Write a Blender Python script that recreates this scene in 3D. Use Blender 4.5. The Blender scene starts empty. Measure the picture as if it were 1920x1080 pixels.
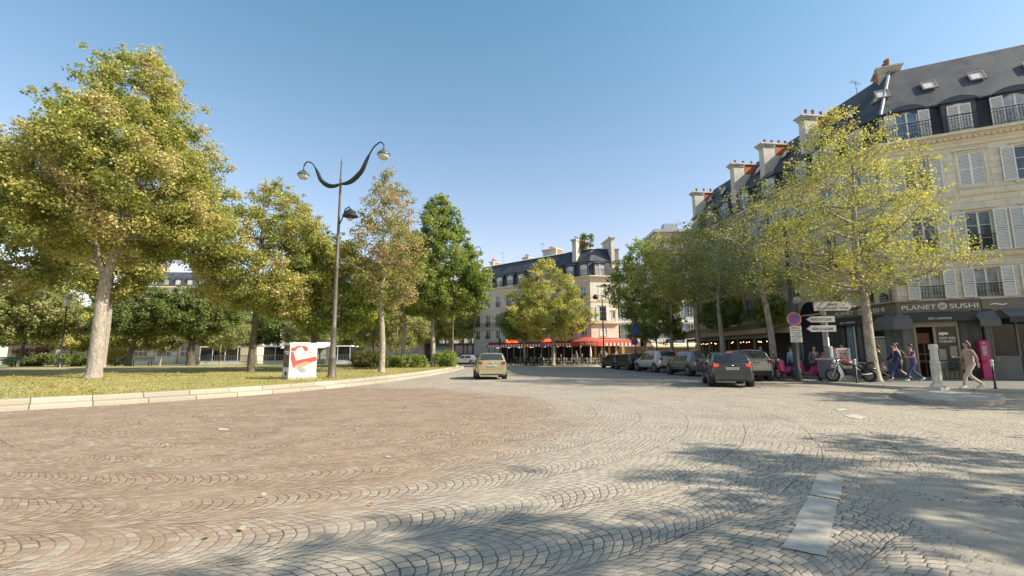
import bpy, math, random
import numpy as np
from mathutils import Vector, Matrix
PI = math.pi
SC = bpy.context.scene
COL = SC.collection
# ------------------------------------------------------------------ camera, sky, sun, exposure
CAM_F, CAM_H = 890.0, 1.45
TH = math.atan(125/890); ROLL = math.radians(0.35)
cd = bpy.data.cameras.new('camera'); cam = bpy.data.objects.new('camera', cd); COL.objects.link(cam)
cd.sensor_width = 36; cd.lens = CAM_F/1920*36; cd.clip_end = 3000; cd.clip_start = 0.05
cam.matrix_world = Matrix.Translation((0, 0, CAM_H)) @ Matrix.Rotation(PI/2+TH, 4, 'X') @ Matrix.Rotation(-ROLL, 4, 'Z')
SC.camera = cam
SC.render.resolution_x = 1920; SC.render.resolution_y = 1080
SUN_AZ = Vector((0.962, -0.272, 0)); SUN_EL = math.radians(38)
w = bpy.data.worlds.new('World'); SC.world = w; w.use_nodes = True
nt = w.node_tree; nt.nodes.clear()
sky = nt.nodes.new('ShaderNodeTexSky'); sky.sky_type = 'NISHITA'; sky.sun_disc = False
sky.sun_elevation = SUN_EL; sky.sun_rotation = math.atan2(SUN_AZ.x, SUN_AZ.y)
sky.air_density = 1.0; sky.dust_density = 0.8; sky.ozone_density = 2.2
bg = nt.nodes.new('ShaderNodeBackground'); bg.inputs[1].default_value = 0.15
wo = nt.nodes.new('ShaderNodeOutputWorld')
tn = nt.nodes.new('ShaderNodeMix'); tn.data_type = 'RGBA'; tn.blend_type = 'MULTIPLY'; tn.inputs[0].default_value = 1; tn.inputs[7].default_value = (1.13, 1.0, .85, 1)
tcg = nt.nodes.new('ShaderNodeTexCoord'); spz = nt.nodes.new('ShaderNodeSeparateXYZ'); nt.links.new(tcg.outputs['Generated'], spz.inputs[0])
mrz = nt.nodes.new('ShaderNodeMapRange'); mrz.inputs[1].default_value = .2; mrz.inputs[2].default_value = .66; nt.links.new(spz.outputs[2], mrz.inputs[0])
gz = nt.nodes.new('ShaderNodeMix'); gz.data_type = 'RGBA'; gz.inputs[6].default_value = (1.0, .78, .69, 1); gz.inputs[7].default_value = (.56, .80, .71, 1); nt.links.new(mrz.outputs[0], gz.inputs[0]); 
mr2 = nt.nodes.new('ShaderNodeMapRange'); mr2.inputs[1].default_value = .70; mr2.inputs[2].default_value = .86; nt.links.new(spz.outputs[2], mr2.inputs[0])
g2 = nt.nodes.new('ShaderNodeMix'); g2.data_type = 'RGBA'; g2.inputs[7].default_value = (1.0, .84, .66, 1); nt.links.new(mr2.outputs[0], g2.inputs[0]); nt.links.new(gz.outputs[2], g2.inputs[6]); nt.links.new(g2.outputs[2], tn.inputs[7])  # sky overhead, above the view, warmed on purpose to neutralise shadow tint
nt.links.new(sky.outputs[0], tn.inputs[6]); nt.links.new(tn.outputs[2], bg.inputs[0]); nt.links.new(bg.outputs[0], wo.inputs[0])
sd = bpy.data.lights.new('sun', 'SUN'); sd.energy = 4.0; sd.angle = math.radians(0.55); sd.color = (1.0, 0.90, 0.74)
so = bpy.data.objects.new('sun', sd); COL.objects.link(so)
sv = Vector((SUN_AZ.x*math.cos(SUN_EL), SUN_AZ.y*math.cos(SUN_EL), math.sin(SUN_EL)))
so.rotation_euler = sv.to_track_quat('Z', 'Y').to_euler(); so.location = (30, -20, 40)
SC.view_settings.view_transform = 'Standard'; SC.view_settings.look = 'None'
SC.view_settings.exposure = 1.08; SC.view_settings.gamma = 1.0
try:
    SC.cycles.max_bounces = 6; SC.cycles.transparent_max_bounces = 6
except Exception: pass

def ray(px, py):
    x = (px-960)/CAM_F; y = -(py-540)/CAM_F; c, s = math.cos(ROLL), math.sin(ROLL)
    xl = x*c+y*s; yl = -x*s+y*c
    return xl, math.cos(TH)-yl*math.sin(TH), math.sin(TH)+yl*math.cos(TH)
def G(px, py, z=0.0):           # ground point seen at a place of the photograph
    X, Y, Z = ray(px, py); t = (z-CAM_H)/Z
    return X*t, Y*t
def PX(px, Y, py=680):            # x of a standing thing at distance Y
    X, Yr, Z = ray(px, py); return X/Yr*Y

# ------------------------------------------------------------------ materials
def new_mat(name):
    m = bpy.data.materials.new(name); m.use_nodes = True
    t = m.node_tree; b = t.nodes['Principled BSDF']; return m, t, b
class N:
    """tiny helper to write node maths"""
    def __init__(s, t): s.t = t
    def node(s, k, **kw):
        n = s.t.nodes.new(k)
        for a, v in kw.items(): setattr(n, a, v)
        return n
    def put(s, sock, v):
        if isinstance(v, bpy.types.NodeSocket): s.t.links.new(v, sock)
        else: sock.default_value = v
    def m(s, op, a, b=None, c=None, clamp=False):
        n = s.node('ShaderNodeMath', operation=op); n.use_clamp = clamp
        for i, v in enumerate((a, b, c)):
            if v is not None: s.put(n.inputs[i], v)
        return n.outputs[0]
    def mix(s, f, a, b, bt='MIX'):
        n = s.node('ShaderNodeMix', data_type='RGBA', blend_type=bt)
        s.put(n.inputs[0], f); s.put(n.inputs[6], a); s.put(n.inputs[7], b); return n.outputs[2]
    def noise(s, vec, scale, detail=3, rough=0.55, dist=0.0):
        n = s.node('ShaderNodeTexNoise')
        if vec is not None: s.t.links.new(vec, n.inputs['Vector'])
        n.inputs['Scale'].default_value = scale; n.inputs['Detail'].default_value = detail
        n.inputs['Roughness'].default_value = rough; n.inputs['Distortion'].default_value = dist
        return n.outputs[0]
    def ramp(s, v, lo, hi, a=0.0, b=1.0, kind='LINEAR'):
        n = s.node('ShaderNodeMapRange', interpolation_type=kind)
        s.put(n.inputs[0], v)
        for i, x in enumerate((lo, hi, a, b)): s.put(n.inputs[i+1], x)
        return n.outputs[0]
    def xyz(s, v):
        n = s.node('ShaderNodeSeparateXYZ'); s.t.links.new(v, n.inputs[0]); return n.outputs
    def comb(s, x, y, z):
        n = s.node('ShaderNodeCombineXYZ')
        for i, v in enumerate((x, y, z)): s.put(n.inputs[i], v)
        return n.outputs[0]
    def pos(s): return s.node('ShaderNodeNewGeometry').outputs['Position']
    def obj(s): return s.node('ShaderNodeTexCoord').outputs['Object']
    def uv(s): return s.node('ShaderNodeTexCoord').outputs['UV']
    def bump(s, h, bsdf, strength=0.4, dist=0.01):
        n = s.node('ShaderNodeBump'); n.inputs['Strength'].default_value = strength; n.inputs['Distance'].default_value = dist
        s.t.links.new(h, n.inputs['Height']); s.t.links.new(n.outputs[0], bsdf.inputs['Normal'])
    def rnd(s, vec):
        n = s.node('ShaderNodeTexWhiteNoise', noise_dimensions='3D'); s.t.links.new(vec, n.inputs['Vector']); return n.outputs
def C(r, g, b): return (r, g, b, 1.0)
MATS = {}
def basic(name, col, rough=0.6, metal=0.0, var=0.15, scale=6.0, bump=0.0, coat=0.0, emit=None, spec=None):
    if name in MATS: return MATS[name]
    m, t, b = new_mat(name); n = N(t)
    if var > 0:
        f = n.noise(n.obj(), scale, 5, 0.6)
        f = n.ramp(f, 0.3, 0.7)
        t.links.new(n.mix(f, C(*[c*(1-var) for c in col]), C(*[min(1, c*(1+var)) for c in col])), b.inputs['Base Color'])
    else: b.inputs['Base Color'].default_value = C(*col)
    b.inputs['Roughness'].default_value = rough; b.inputs['Metallic'].default_value = metal
    if spec is not None: b.inputs['Specular IOR Level'].default_value = spec
    if coat: b.inputs['Coat Weight'].default_value = coat; b.inputs['Coat Roughness'].default_value = 0.08
    if emit: b.inputs['Emission Color'].default_value = C(*emit[0]); b.inputs['Emission Strength'].default_value = emit[1]
    if bump: n.bump(n.noise(n.obj(), scale*6, 4), b, bump, 0.01)
    MATS[name] = m; return m
def stone(name, c1, c2, bw=0.9, bh=0.34, mortar=0.6, grime=0.3):
    m, t, b = new_mat(name); n = N(t); uv = n.uv()
    br = n.node('ShaderNodeTexBrick'); t.links.new(uv, br.inputs['Vector'])
    br.inputs['Scale'].default_value = 1; br.inputs['Brick Width'].default_value = bw; br.inputs['Row Height'].default_value = bh
    br.inputs['Mortar Size'].default_value = 0.012; br.inputs['Mortar Smooth'].default_value = 0.3
    br.inputs['Color1'].default_value = C(*c1); br.inputs['Color2'].default_value = C(*c2)
    br.inputs['Mortar'].default_value = C(*[x*mortar for x in c1])
    p = n.pos()
    st = n.noise(p, 0.6, 6, 0.65); st = n.ramp(st, 0.35, 0.75, 0, grime)
    col = n.mix(st, br.outputs[0], C(c1[0]*.5, c1[1]*.48, c1[2]*.45))
    mp = n.node('ShaderNodeMapping'); mp.inputs['Scale'].default_value = (3.2, 3.2, .22); t.links.new(p, mp.inputs[0])
    col = n.mix(n.ramp(n.noise(mp.outputs[0], 1.0, 5, .7), .52, .75, 0, grime*.8), col, C(c1[0]*.55, c1[1]*.53, c1[2]*.5))
    st2 = n.ramp(n.noise(p, 14, 3), .3, .7, .88, 1.1)
    col = n.mix(1.0, col, n.comb(st2, st2, st2), 'MULTIPLY')
    t.links.new(col, b.inputs['Base Color']); b.inputs['Roughness'].default_value = 0.85
    h = n.m('ADD', n.m('MULTIPLY', br.outputs[1], -1.0), n.m('MULTIPLY', n.noise(p, 30, 3), .3))
    n.bump(h, b, 0.5, 0.012)
    MATS[name] = m; return m
def slate_mat(name, c1, c2, rough=0.45):
    m, t, b = new_mat(name); n = N(t)
    br = n.node('ShaderNodeTexBrick'); t.links.new(n.uv(), br.inputs['Vector'])
    br.inputs['Scale'].default_value = 1; br.inputs['Brick Width'].default_value = .26; br.inputs['Row Height'].default_value = .17
    br.inputs['Mortar Size'].default_value = 0.008
    br.inputs['Color1'].default_value = C(*c1); br.inputs['Color2'].default_value = C(*c2); br.inputs['Mortar'].default_value = C(*[x*.45 for x in c1])
    f = n.ramp(n.noise(n.pos(), .8, 5), .35, .7, 0, .4)
    t.links.new(n.mix(f, br.outputs[0], C(.16, .16, .15)), b.inputs['Base Color'])
    b.inputs['Roughness'].default_value = rough; n.bump(n.m('MULTIPLY', br.outputs[1], -1.0), b, .5, .01)
    MATS[name] = m; return m
def leaf_mat(name='leaf', tr=0.46):
    m, t, b = new_mat(name); n = N(t)
    a = n.node('ShaderNodeAttribute', attribute_name='tint').outputs[0]
    t.links.new(a, b.inputs['Base Color']); b.inputs['Roughness'].default_value = .5; b.inputs['Specular IOR Level'].default_value = .35
    tl = n.node('ShaderNodeBsdfTranslucent'); t.links.new(n.mix(1.0, a, C(1.0, .95, .55), 'MULTIPLY'), tl.inputs[0])
    mx = n.node('ShaderNodeMixShader'); mx.inputs[0].default_value = tr
    t.links.new(b.outputs[0], mx.inputs[1]); t.links.new(tl.outputs[0], mx.inputs[2])
    t.links.new(mx.outputs[0], t.nodes['Material Output'].inputs[0]); MATS[name] = m; return m
def bark_mat(name, c1, c2, scale=5):
    m, t, b = new_mat(name); n = N(t); p = n.obj()
    mp = n.node('ShaderNodeMapping'); mp.inputs['Scale'].default_value = (1, 1, .45); t.links.new(p, mp.inputs[0])
    f = n.ramp(n.noise(mp.outputs[0], scale, 6, .7, .4), .35, .65)
    v = n.node('ShaderNodeTexVoronoi'); v.inputs['Scale'].default_value = scale*2.2; t.links.new(mp.outputs[0], v.inputs['Vector'])
    col = n.mix(f, C(*c1), C(*c2)); col = n.mix(n.ramp(v.outputs[0], .1, .5, .35, 0), col, C(c1[0]*.5, c1[1]*.5, c1[2]*.5))
    t.links.new(col, b.inputs['Base Color']); b.inputs['Roughness'].default_value = .9
    n.bump(n.m('ADD', n.noise(mp.outputs[0], scale*5, 5), v.outputs[0]), b, .7, .03); MATS[name] = m; return m

LIME = stone('limestone', (.69, .615, .475), (.78, .70, .55), grime=.36)
LIME2 = stone('limestone_grey', (.60, .53, .42), (.66, .59, .47), grime=.3)
TRIM = basic('limestone_trim', (.68, .59, .43), .8, var=.12, scale=3, bump=.2)
WHITE_R = stone('white_render', (.72, .70, .65), (.74, .72, .67), 3, 2.9, .95, .15)
SLATE = slate_mat('slate', (.024, .030, .048), (.040, .047, .068), .65)
ZINC = basic('zinc', (.30, .32, .34), .45, .5, .15, 2)
DARKPAINT = basic('dark_shop_paint', (.060, .064, .055), .5, var=.25, scale=2)
GREYPAINT = basic('grey_shop_paint', (.15, .155, .14), .5, var=.15, scale=2)
SHUT = basic('shutter_paint', (.80, .775, .72), .55, var=.06)
WFRAME = basic('window_paint', (.70, .69, .66), .45, var=.05)
IRON = basic('black_iron', (.022, .023, .025), .45, .3, .2)
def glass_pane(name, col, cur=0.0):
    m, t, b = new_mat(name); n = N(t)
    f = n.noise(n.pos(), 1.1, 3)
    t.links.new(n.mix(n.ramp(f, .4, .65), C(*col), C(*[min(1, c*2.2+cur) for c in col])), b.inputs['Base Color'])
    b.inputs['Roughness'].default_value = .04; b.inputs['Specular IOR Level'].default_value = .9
    MATS[name] = m; return m
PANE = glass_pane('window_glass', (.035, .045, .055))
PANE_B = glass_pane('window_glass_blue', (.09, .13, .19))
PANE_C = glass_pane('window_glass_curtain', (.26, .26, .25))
SHOPGLASS = glass_pane('shop_glass', (.014, .016, .014), .0); SHOPGLASS.node_tree.nodes['Principled BSDF'].inputs['Specular IOR Level'].default_value = .35
BRICK = stone('chimney_brick', (.42, .13, .055), (.50, .17, .07), .22, .075, 1.2, .25)
RENDER = basic('chimney_render', (.52, .49, .42), .85, var=.2, scale=1.5, bump=.2)
POT = basic('terracotta_pot', (.30, .13, .08), .8, var=.3)
BLACK = basic('black_rubber', (.012, .012, .013), .7, var=.2)
CHROME = basic('bright_metal', (.55, .55, .56), .25, .9, .05)
LEAF = leaf_mat(); 
BARK = bark_mat('plane_bark', (.20, .165, .125), (.44, .39, .30), 6)
BARK_D = bark_mat('dark_bark', (.055, .045, .036), (.15, .125, .095), 7)
BARK_L = bark_mat('pale_spotted_bark', (.21, .175, .14), (.42, .37, .31), 9)

# ------------------------------------------------------------------ mesh building
class MB:
    def __init__(s): s.v = []; s.f = []; s.mi = []; s.uv = {}; s.M = None; s.sm = []
    def add(s, vs, fs, mi=0, smooth=False, uvs=None):
        o = len(s.v)
        if s.M is not None: vs = [tuple(s.M @ Vector(p)) for p in vs]
        s.v.extend([tuple(p) for p in vs])
        for k, f in enumerate(fs):
            if uvs is not None: s.uv[len(s.f)] = uvs[k]
            s.f.append([i+o for i in f]); s.mi.append(mi); s.sm.append(smooth)
        return s
    def box(s, x0, x1, y0, y1, z0, z1, mi=0):
        vs = [(x, y, z) for z in (z0, z1) for y in (y0, y1) for x in (x0, x1)]
        return s.add(vs, [(0, 2, 3, 1), (4, 5, 7, 6), (0, 1, 5, 4), (2, 6, 7, 3), (0, 4, 6, 2), (1, 3, 7, 5)], mi)
    def obox(s, c, d, L, wd, h, mi=0):      # box centred at c along direction d
        d = Vector(d).normalized(); up = Vector((0, 0, 1)) if abs(d.z) < .95 else Vector((0, 1, 0))
        a = d.cross(up).normalized(); b = a.cross(d)
        vs = [Vector(c)+d*(i*L/2)+a*(j*wd/2)+b*(k*h/2) for k in (-1, 1) for j in (-1, 1) for i in (-1, 1)]
        return s.add(vs, [(0, 2, 3, 1), (4, 5, 7, 6), (0, 1, 5, 4), (2, 6, 7, 3), (0, 4, 6, 2), (1, 3, 7, 5)], mi)
    def prism(s, poly, z0, z1, mi=0, axis='z'):
        n = len(poly)
        f = {'z': lambda a, b, c: (a, b, c), 'y': lambda a, b, c: (a, c, b), 'x': lambda a, b, c: (c, a, b)}[axis]
        vs = [f(a, b, z0) for a, b in poly]+[f(a, b, z1) for a, b in poly]
        fs = [tuple(range(n)), tuple(range(2*n-1, n-1, -1))]+[(i, n+i, n+(i+1) % n, (i+1) % n) for i in range(n)]
        return s.add(vs, fs, mi)
    def tube(s, pts, rad, n=6, mi=0, cap=True, smooth=True):
        pts = [Vector(p) for p in pts]
        if not hasattr(rad, '__len__'): rad = [rad]*len(pts)
        vs = []; prev = None
        for i, p in enumerate(pts):
            d = (pts[min(i+1, len(pts)-1)]-pts[max(i-1, 0)])
            d = d.normalized() if d.length > 1e-9 else Vector((0, 0, 1))
            if prev is None: a = d.cross(Vector((0, 0, 1)) if abs(d.z) < .9 else Vector((1, 0, 0))).normalized()
            else:
                a = prev-d*prev.dot(d)
                a = a.normalized() if a.length > 1e-6 else d.orthogonal().normalized()
            prev = a; b = d.cross(a)
            for k in range(n):
                t = 2*PI*k/n; vs.append(p+(a*math.cos(t)+b*math.sin(t))*rad[i])
        fs = [(i*n+k, i*n+(k+1) % n, (i+1)*n+(k+1) % n, (i+1)*n+k) for i in range(len(pts)-1) for k in range(n)]
        s.add(vs, fs, mi, smooth)
        if cap:
            o = len(s.v)-len(vs)
            s.f.append([o+k for k in range(n-1, -1, -1)]); s.mi.append(mi); s.sm.append(False)
            s.f.append([o+(len(pts)-1)*n+k for k in range(n)]); s.mi.append(mi); s.sm.append(False)
        return s
    def lathe(s, prof, n=16, c=(0, 0, 0), mi=0, smooth=True, ang=2*PI):
        vs = []; full = abs(ang-2*PI) < 1e-6; m = n if full else n+1
        for r, z in prof:
            for k in range(m):
                t = ang*k/n; vs.append((c[0]+r*math.cos(t), c[1]+r*math.sin(t), c[2]+z))
        fs = [(i*m+k, i*m+(k+1) % m, (i+1)*m+(k+1) % m, (i+1)*m+k) for i in range(len(prof)-1) for k in range(n if full else m-1)]
        s.add(vs, fs, mi, smooth)
        return s
    def ball(s, c, r, n=10, mi=0, sq=(1, 1, 1)):
        prof = []; vs = []; m = n; k2 = max(4, n//2)
        for i in range(k2+1):
            ph = -PI/2+PI*i/k2
            for k in range(m):
                t = 2*PI*k/m; vs.append((c[0]+r*sq[0]*math.cos(ph)*math.cos(t), c[1]+r*sq[1]*math.cos(ph)*math.sin(t), c[2]+r*sq[2]*math.sin(ph)))
        fs = [(i*m+k, i*m+(k+1) % m, (i+1)*m+(k+1) % m, (i+1)*m+k) for i in range(k2) for k in range(m)]
        return s.add(vs, fs, mi, True)
    def sweep(s, pts, prof, mi=0, caps=True, smooth=False, closed=False):
        """profile of (outward offset, z) carried along a ground polyline; outward = right of travel"""
        pts = [Vector((p[0], p[1])) for p in pts]; n = len(pts); vs = []; L = [0.0]
        for i in range(1, n): L.append(L[-1]+(pts[i]-pts[i-1]).length)
        for i in range(n):
            d0 = (pts[i]-pts[i-1]).normalized() if i > 0 else None
            d1 = (pts[i+1]-pts[i]).normalized() if i < n-1 else None
            if d0 is None: d0 = d1
            if d1 is None: d1 = d0
            n0 = Vector((d0.y, -d0.x)); n1 = Vector((d1.y, -d1.x)); mm = (n0+n1).normalized(); k = 1/max(.3, mm.dot(n0))
            for o, z in prof:
                q = pts[i]+mm*(o*k); vs.append((q.x, q.y, z))
        m = len(prof); PL = [0.0]
        for j in range(1, m): PL.append(PL[-1]+math.hypot(prof[j][0]-prof[j-1][0], prof[j][1]-prof[j-1][1]))
        fs = []; uvs = []
        for i in range(n-1):
            for j in range(m-1):
                fs.append((i*m+j, (i+1)*m+j, (i+1)*m+j+1, i*m+j+1))
                uvs.append([(L[i], PL[j]), (L[i+1], PL[j]), (L[i+1], PL[j+1]), (L[i], PL[j+1])])
        s.add(vs, fs, mi, smooth, uvs)
        if caps: s.add(vs[:m], [tuple(range(m))], mi); s.add(vs[-m:], [tuple(range(m-1, -1, -1))], mi)
        return s
    def mesh(s, name, mats):
        me = bpy.data.meshes.new(name); me.from_pydata(s.v, [], s.f)
        for m in (mats if isinstance(mats, (list, tuple)) else [mats]): me.materials.append(m)
        me.polygons.foreach_set('material_index', s.mi); me.polygons.foreach_set('use_smooth', s.sm)
        uvl = me.uv_layers.new(name='UVMap'); data = np.zeros(len(me.loops)*2, 'f')
        for i, p in enumerate(me.polygons):
            ls = p.loop_start
            if i in s.uv:
                for k, (a, b) in enumerate(s.uv[i]): data[2*(ls+k)] = a; data[2*(ls+k)+1] = b
            else:
                nx, ny, nz = p.normal
                for k in range(p.loop_total):
                    x, y, z = s.v[s.f[i][k]]
                    if abs(nz) > .8: a, b = x, y
                    else:
                        q = math.hypot(nx, ny) or 1; a = (-ny*x+nx*y)/q; b = z/max(.3, math.sqrt(max(0, 1-nz*nz)))
                    data[2*(ls+k)] = a; data[2*(ls+k)+1] = b
        uvl.data.foreach_set('uv', data)
        me.update(); return me
    def obj(s, name, mats, parent=None, mat=None):
        return link(name, s.mesh(name, mats), parent, mat)
def link(name, data, parent=None, mat=None):
    o = bpy.data.objects.new(name, data); COL.objects.link(o)
    if parent is not None: o.parent = parent
    if mat is not None: o.matrix_basis = mat
    return o
def thing(name, label, cat, loc=(0, 0, 0), rz=0.0, group=None):
    o = link(name, None); o.location = loc; o.rotation_euler = (0, 0, rz); o.empty_display_size = .3
    return tag(o, label, cat, group)
def tag(o, label, cat, group=None):
    o['label'] = label; o['category'] = cat
    if group: o['group'] = group
    return o
def setting(o, kind='structure'): o['kind'] = kind; return o
def copy_tree(o, loc=None, rz=None, label=None, parent=None, scale=None):
    c = o.copy(); COL.objects.link(c)
    if parent is not None: c.parent = parent
    for ch in list(o.children): copy_tree(ch, parent=c)
    if loc is not None: c.location = loc
    if rz is not None: c.rotation_euler = (0, 0, rz)
    if scale is not None: c.scale = (scale,)*3 if not hasattr(scale, '__len__') else scale
    if label: c['label'] = label
    return c
def text_mesh(name, s, size, mat, parent, M, ext=0.01, width=None, align='CENTER', bold=0.0, name2=None):
    cu = bpy.data.curves.new(name, 'FONT'); cu.body = s; cu.size = size; cu.extrude = ext; cu.align_x = align; cu.offset = bold
    tmp = bpy.data.objects.new('tmp', cu); COL.objects.link(tmp)
    me = bpy.data.meshes.new_from_object(tmp.evaluated_get(bpy.context.evaluated_depsgraph_get()))
    COL.objects.unlink(tmp); bpy.data.objects.remove(tmp)
    xs = [v.co.x for v in me.vertices]
    if width and xs:
        k = width/(max(xs)-min(xs)); cx = (max(xs)+min(xs))/2 if align == 'CENTER' else min(xs)
        for v in me.vertices: v.co.x = (v.co.x-cx)*k
    me.materials.clear(); me.materials.append(mat)
    return link(name, me, parent, M @ Matrix.Rotation(PI/2, 4, 'X'))
T_ = Matrix.Translation
def RZ(a): return Matrix.Rotation(a, 4, 'Z')
# ------------------------------------------------------------------ ground
def cobble_mat():
    m, t, b = new_mat('fan_cobbles'); n = N(t)
    p = n.pos(); px, py, pz = n.xyz(p)
    wob = n.node('ShaderNodeTexNoise'); t.links.new(p, wob.inputs['Vector']); wob.inputs['Scale'].default_value = 5.0; wob.inputs['Detail'].default_value = 2
    wx, wy, wz = n.xyz(wob.outputs[1])
    x = n.m('ADD', px, n.m('MULTIPLY', n.m('SUBTRACT', wx, .5), .06)); y = n.m('ADD', py, n.m('MULTIPLY', n.m('SUBTRACT', wy, .5), .06))
    lo = n.node('ShaderNodeTexNoise'); t.links.new(p, lo.inputs['Vector']); lo.inputs['Scale'].default_value = .55; lo.inputs['Detail'].default_value = 1
    l1, l2, l3 = n.xyz(lo.outputs[1]); x = n.m('ADD', x, n.m('MULTIPLY', n.m('SUBTRACT', l1, .5), .22)); y = n.m('ADD', y, n.m('MULTIPLY', n.m('SUBTRACT', l2, .5), .22))
    dx = n.m('SUBTRACT', x, -5.1); dy = n.m('SUBTRACT', y, 13.5)
    r = n.m('SQRT', n.m('ADD', n.m('MULTIPLY', dx, dx), n.m('MULTIPLY', dy, dy)))
    a = n.m('ARCTAN2', dx, n.m('MULTIPLY', dy, -1.0))
    W = 1.04; rw = n.m('DIVIDE', r, W); strip = n.m('FLOOR', rw); s = n.m('MULTIPLY', a, n.m('MULTIPLY', n.m('ADD', strip, .5), W)); u = n.m('SUBTRACT', n.m('FRACT', rw), .5)
    uu = n.m('MULTIPLY', n.m('MULTIPLY', u, u), 4*.40)
    tt = n.m('DIVIDE', n.m('ADD', s, uu), .100); tt = n.m('ADD', tt, n.m('MULTIPLY', n.rnd(n.comb(strip, 7.0, 1.0))[0], 1.0))
    row = n.m('FLOOR', tt); f1 = n.m('FRACT', tt)
    al = n.m('ADD', u, n.m('MULTIPLY', n.m('MULTIPLY', u, n.m('ABSOLUTE', u)), .35))
    vv = n.m('ADD', n.m('DIVIDE', n.m('MULTIPLY', al, W), .112), n.m('MULTIPLY', n.rnd(n.comb(strip, row, 3.0))[0], 1.0))
    col = n.m('FLOOR', vv); f2 = n.m('FRACT', vv)
    e1 = n.m('MINIMUM', f1, n.m('SUBTRACT', 1.0, f1)); e2 = n.m('MINIMUM', f2, n.m('SUBTRACT', 1.0, f2))
    e3 = n.m('MULTIPLY', n.m('SUBTRACT', .5, n.m('ABSOLUTE', u)), 9.0)
    e = n.m('MINIMUM', n.m('MINIMUM', e1, n.m('MULTIPLY', e2, 1.1)), e3)
    e = n.m('ADD', e, n.m('MULTIPLY', n.m('SUBTRACT', n.noise(p, 38, 3), .5), .12))
    rr = n.rnd(n.comb(strip, row, col)); rc = n.xyz(rr[1]); stain = n.ramp(n.noise(p, .28, 7, .7), .52, .68, 0, .32)
    # red sett field, decided stone by stone
    cx = n.m('MAXIMUM', n.m('ADD', px, 9.4), 0.0); cx2 = n.m('ADD', cx, n.m('MULTIPLY', n.m('MINIMUM', n.m('ADD', px, 9.4), 0.0), 0.0)); cy = n.m('SUBTRACT', py, n.m('ADD', 12.2, n.m('MULTIPLY', n.m('MINIMUM', n.m('ADD', px, 9.4), 0.0), .85)))
    dist = n.m('SQRT', n.m('ADD', n.m('MULTIPLY', cx2, cx2), n.m('MULTIPLY', cy, cy)))
    dist = n.m('ADD', dist, n.m('MULTIPLY', n.m('SUBTRACT', n.noise(p, .35, 3), .5), 3.0)); dist = n.m('ADD', dist, n.m('MULTIPLY', n.m('SUBTRACT', rc[0], .5), .9))
    red = n.ramp(dist, 9.8, 11.6, .97, 0.0)
    grey = n.mix(rc[1], C(.30, .26, .205), C(.42, .37, .30)); warm = n.mix(rc[1], C(.245, .168, .115), C(.355, .262, .188))
    warm = n.mix(n.m('GREATER_THAN', rc[2], .97), warm, C(.36, .32, .26))
    base = n.mix(red, grey, warm)
    base = n.mix(n.ramp(n.noise(p, .5, 5), .35, .7, 0, .35), base, n.mix(red, C(.46, .415, .345), C(.325, .225, .155)))
    gr = n.ramp(n.noise(p, 60, 3), .25, .75, .72, 1.22); base = n.mix(1.0, base, n.comb(gr, gr, gr), 'MULTIPLY')
    # worn asphalt half covering the setts beside the lane dash
    q1 = n.m('SUBTRACT', px, n.m('ADD', 2.25, n.m('MULTIPLY', n.m('SUBTRACT', py, 3.6), .60))); q2 = n.m('SUBTRACT', 6.5, py)
    q3 = n.m('ADD', n.m('MINIMUM', q1, q2), n.m('MULTIPLY', n.m('SUBTRACT', n.noise(p, .9, 5, .7), .5), 3.2))
    cover = n.ramp(q3, .35, 1.1)
    # sandy filling in most joints, open dark joints in places
    base = n.mix(stain, base, C(.13, .105, .08))
    jm = n.ramp(e, .02, .085, 1.0, 0.0, 'SMOOTHSTEP'); opened = n.ramp(n.noise(p, 1.1, 4), .40, .55)
    jx = n.ramp(px, -3.0, 1.5, .0, .35); opened = n.m('ADD', opened, jx, clamp=True)
    jc = n.mix(opened, C(.25, .20, .15), C(.055, .047, .038))
    wv = n.node('ShaderNodeVectorMath', operation='MULTIPLY_ADD'); t.links.new(wob.outputs[1], wv.inputs[0]); wv.inputs[1].default_value = (.5, .5, .5); t.links.new(p, wv.inputs[2])
    vo = n.node('ShaderNodeTexVoronoi', feature='DISTANCE_TO_EDGE'); vo.inputs['Scale'].default_value = .8; t.links.new(wv.outputs[0], vo.inputs['Vector'])
    vo2 = n.node('ShaderNodeTexVoronoi', feature='DISTANCE_TO_EDGE'); vo2.inputs['Scale'].default_value = 5.0; t.links.new(wv.outputs[0], vo2.inputs['Vector'])
    crk = n.m('MAXIMUM', n.m('MULTIPLY', n.ramp(vo.outputs[0], .003, .012, 1, 0), n.ramp(n.noise(p, .7, 2), .46, .54)), n.m('MULTIPLY', n.ramp(vo2.outputs[0], .01, .05, .9, 0), n.ramp(n.noise(p, 1.1, 3), .57, .63)))
    asc = n.mix(n.ramp(n.noise(p, 1.3, 6, .65), .3, .7), C(.29, .255, .20), C(.43, .385, .31)); asc = n.mix(1.0, asc, n.comb(gr, gr, gr), 'MULTIPLY'); asc = n.mix(crk, asc, C(.06, .05, .04))
    jm = n.m('MULTIPLY', jm, n.ramp(cover, 0, 1, 1, .10))
    base = n.mix(cover, base, asc); b_in = n.mix(jm, base, jc)
    t.links.new(b_in, b.inputs['Base Color'])
    b.inputs['Roughness'].default_value = .75; b.inputs['Specular IOR Level'].default_value = .35
    h = n.m('ADD', n.ramp(e, .0, .22, 0.0, 1.0, 'SMOOTHSTEP'), n.m('MULTIPLY', n.noise(p, 45, 3), .25)); h = n.m('ADD', h, n.m('MULTIPLY', rc[2], .25))
    h = n.m('ADD', n.m('MULTIPLY', h, n.ramp(cover, 0, 1, 1, .12)), n.m('MULTIPLY', n.m('MULTIPLY', crk, cover), -1.2))
    n.bump(h, b, .6, .006); return m
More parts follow.
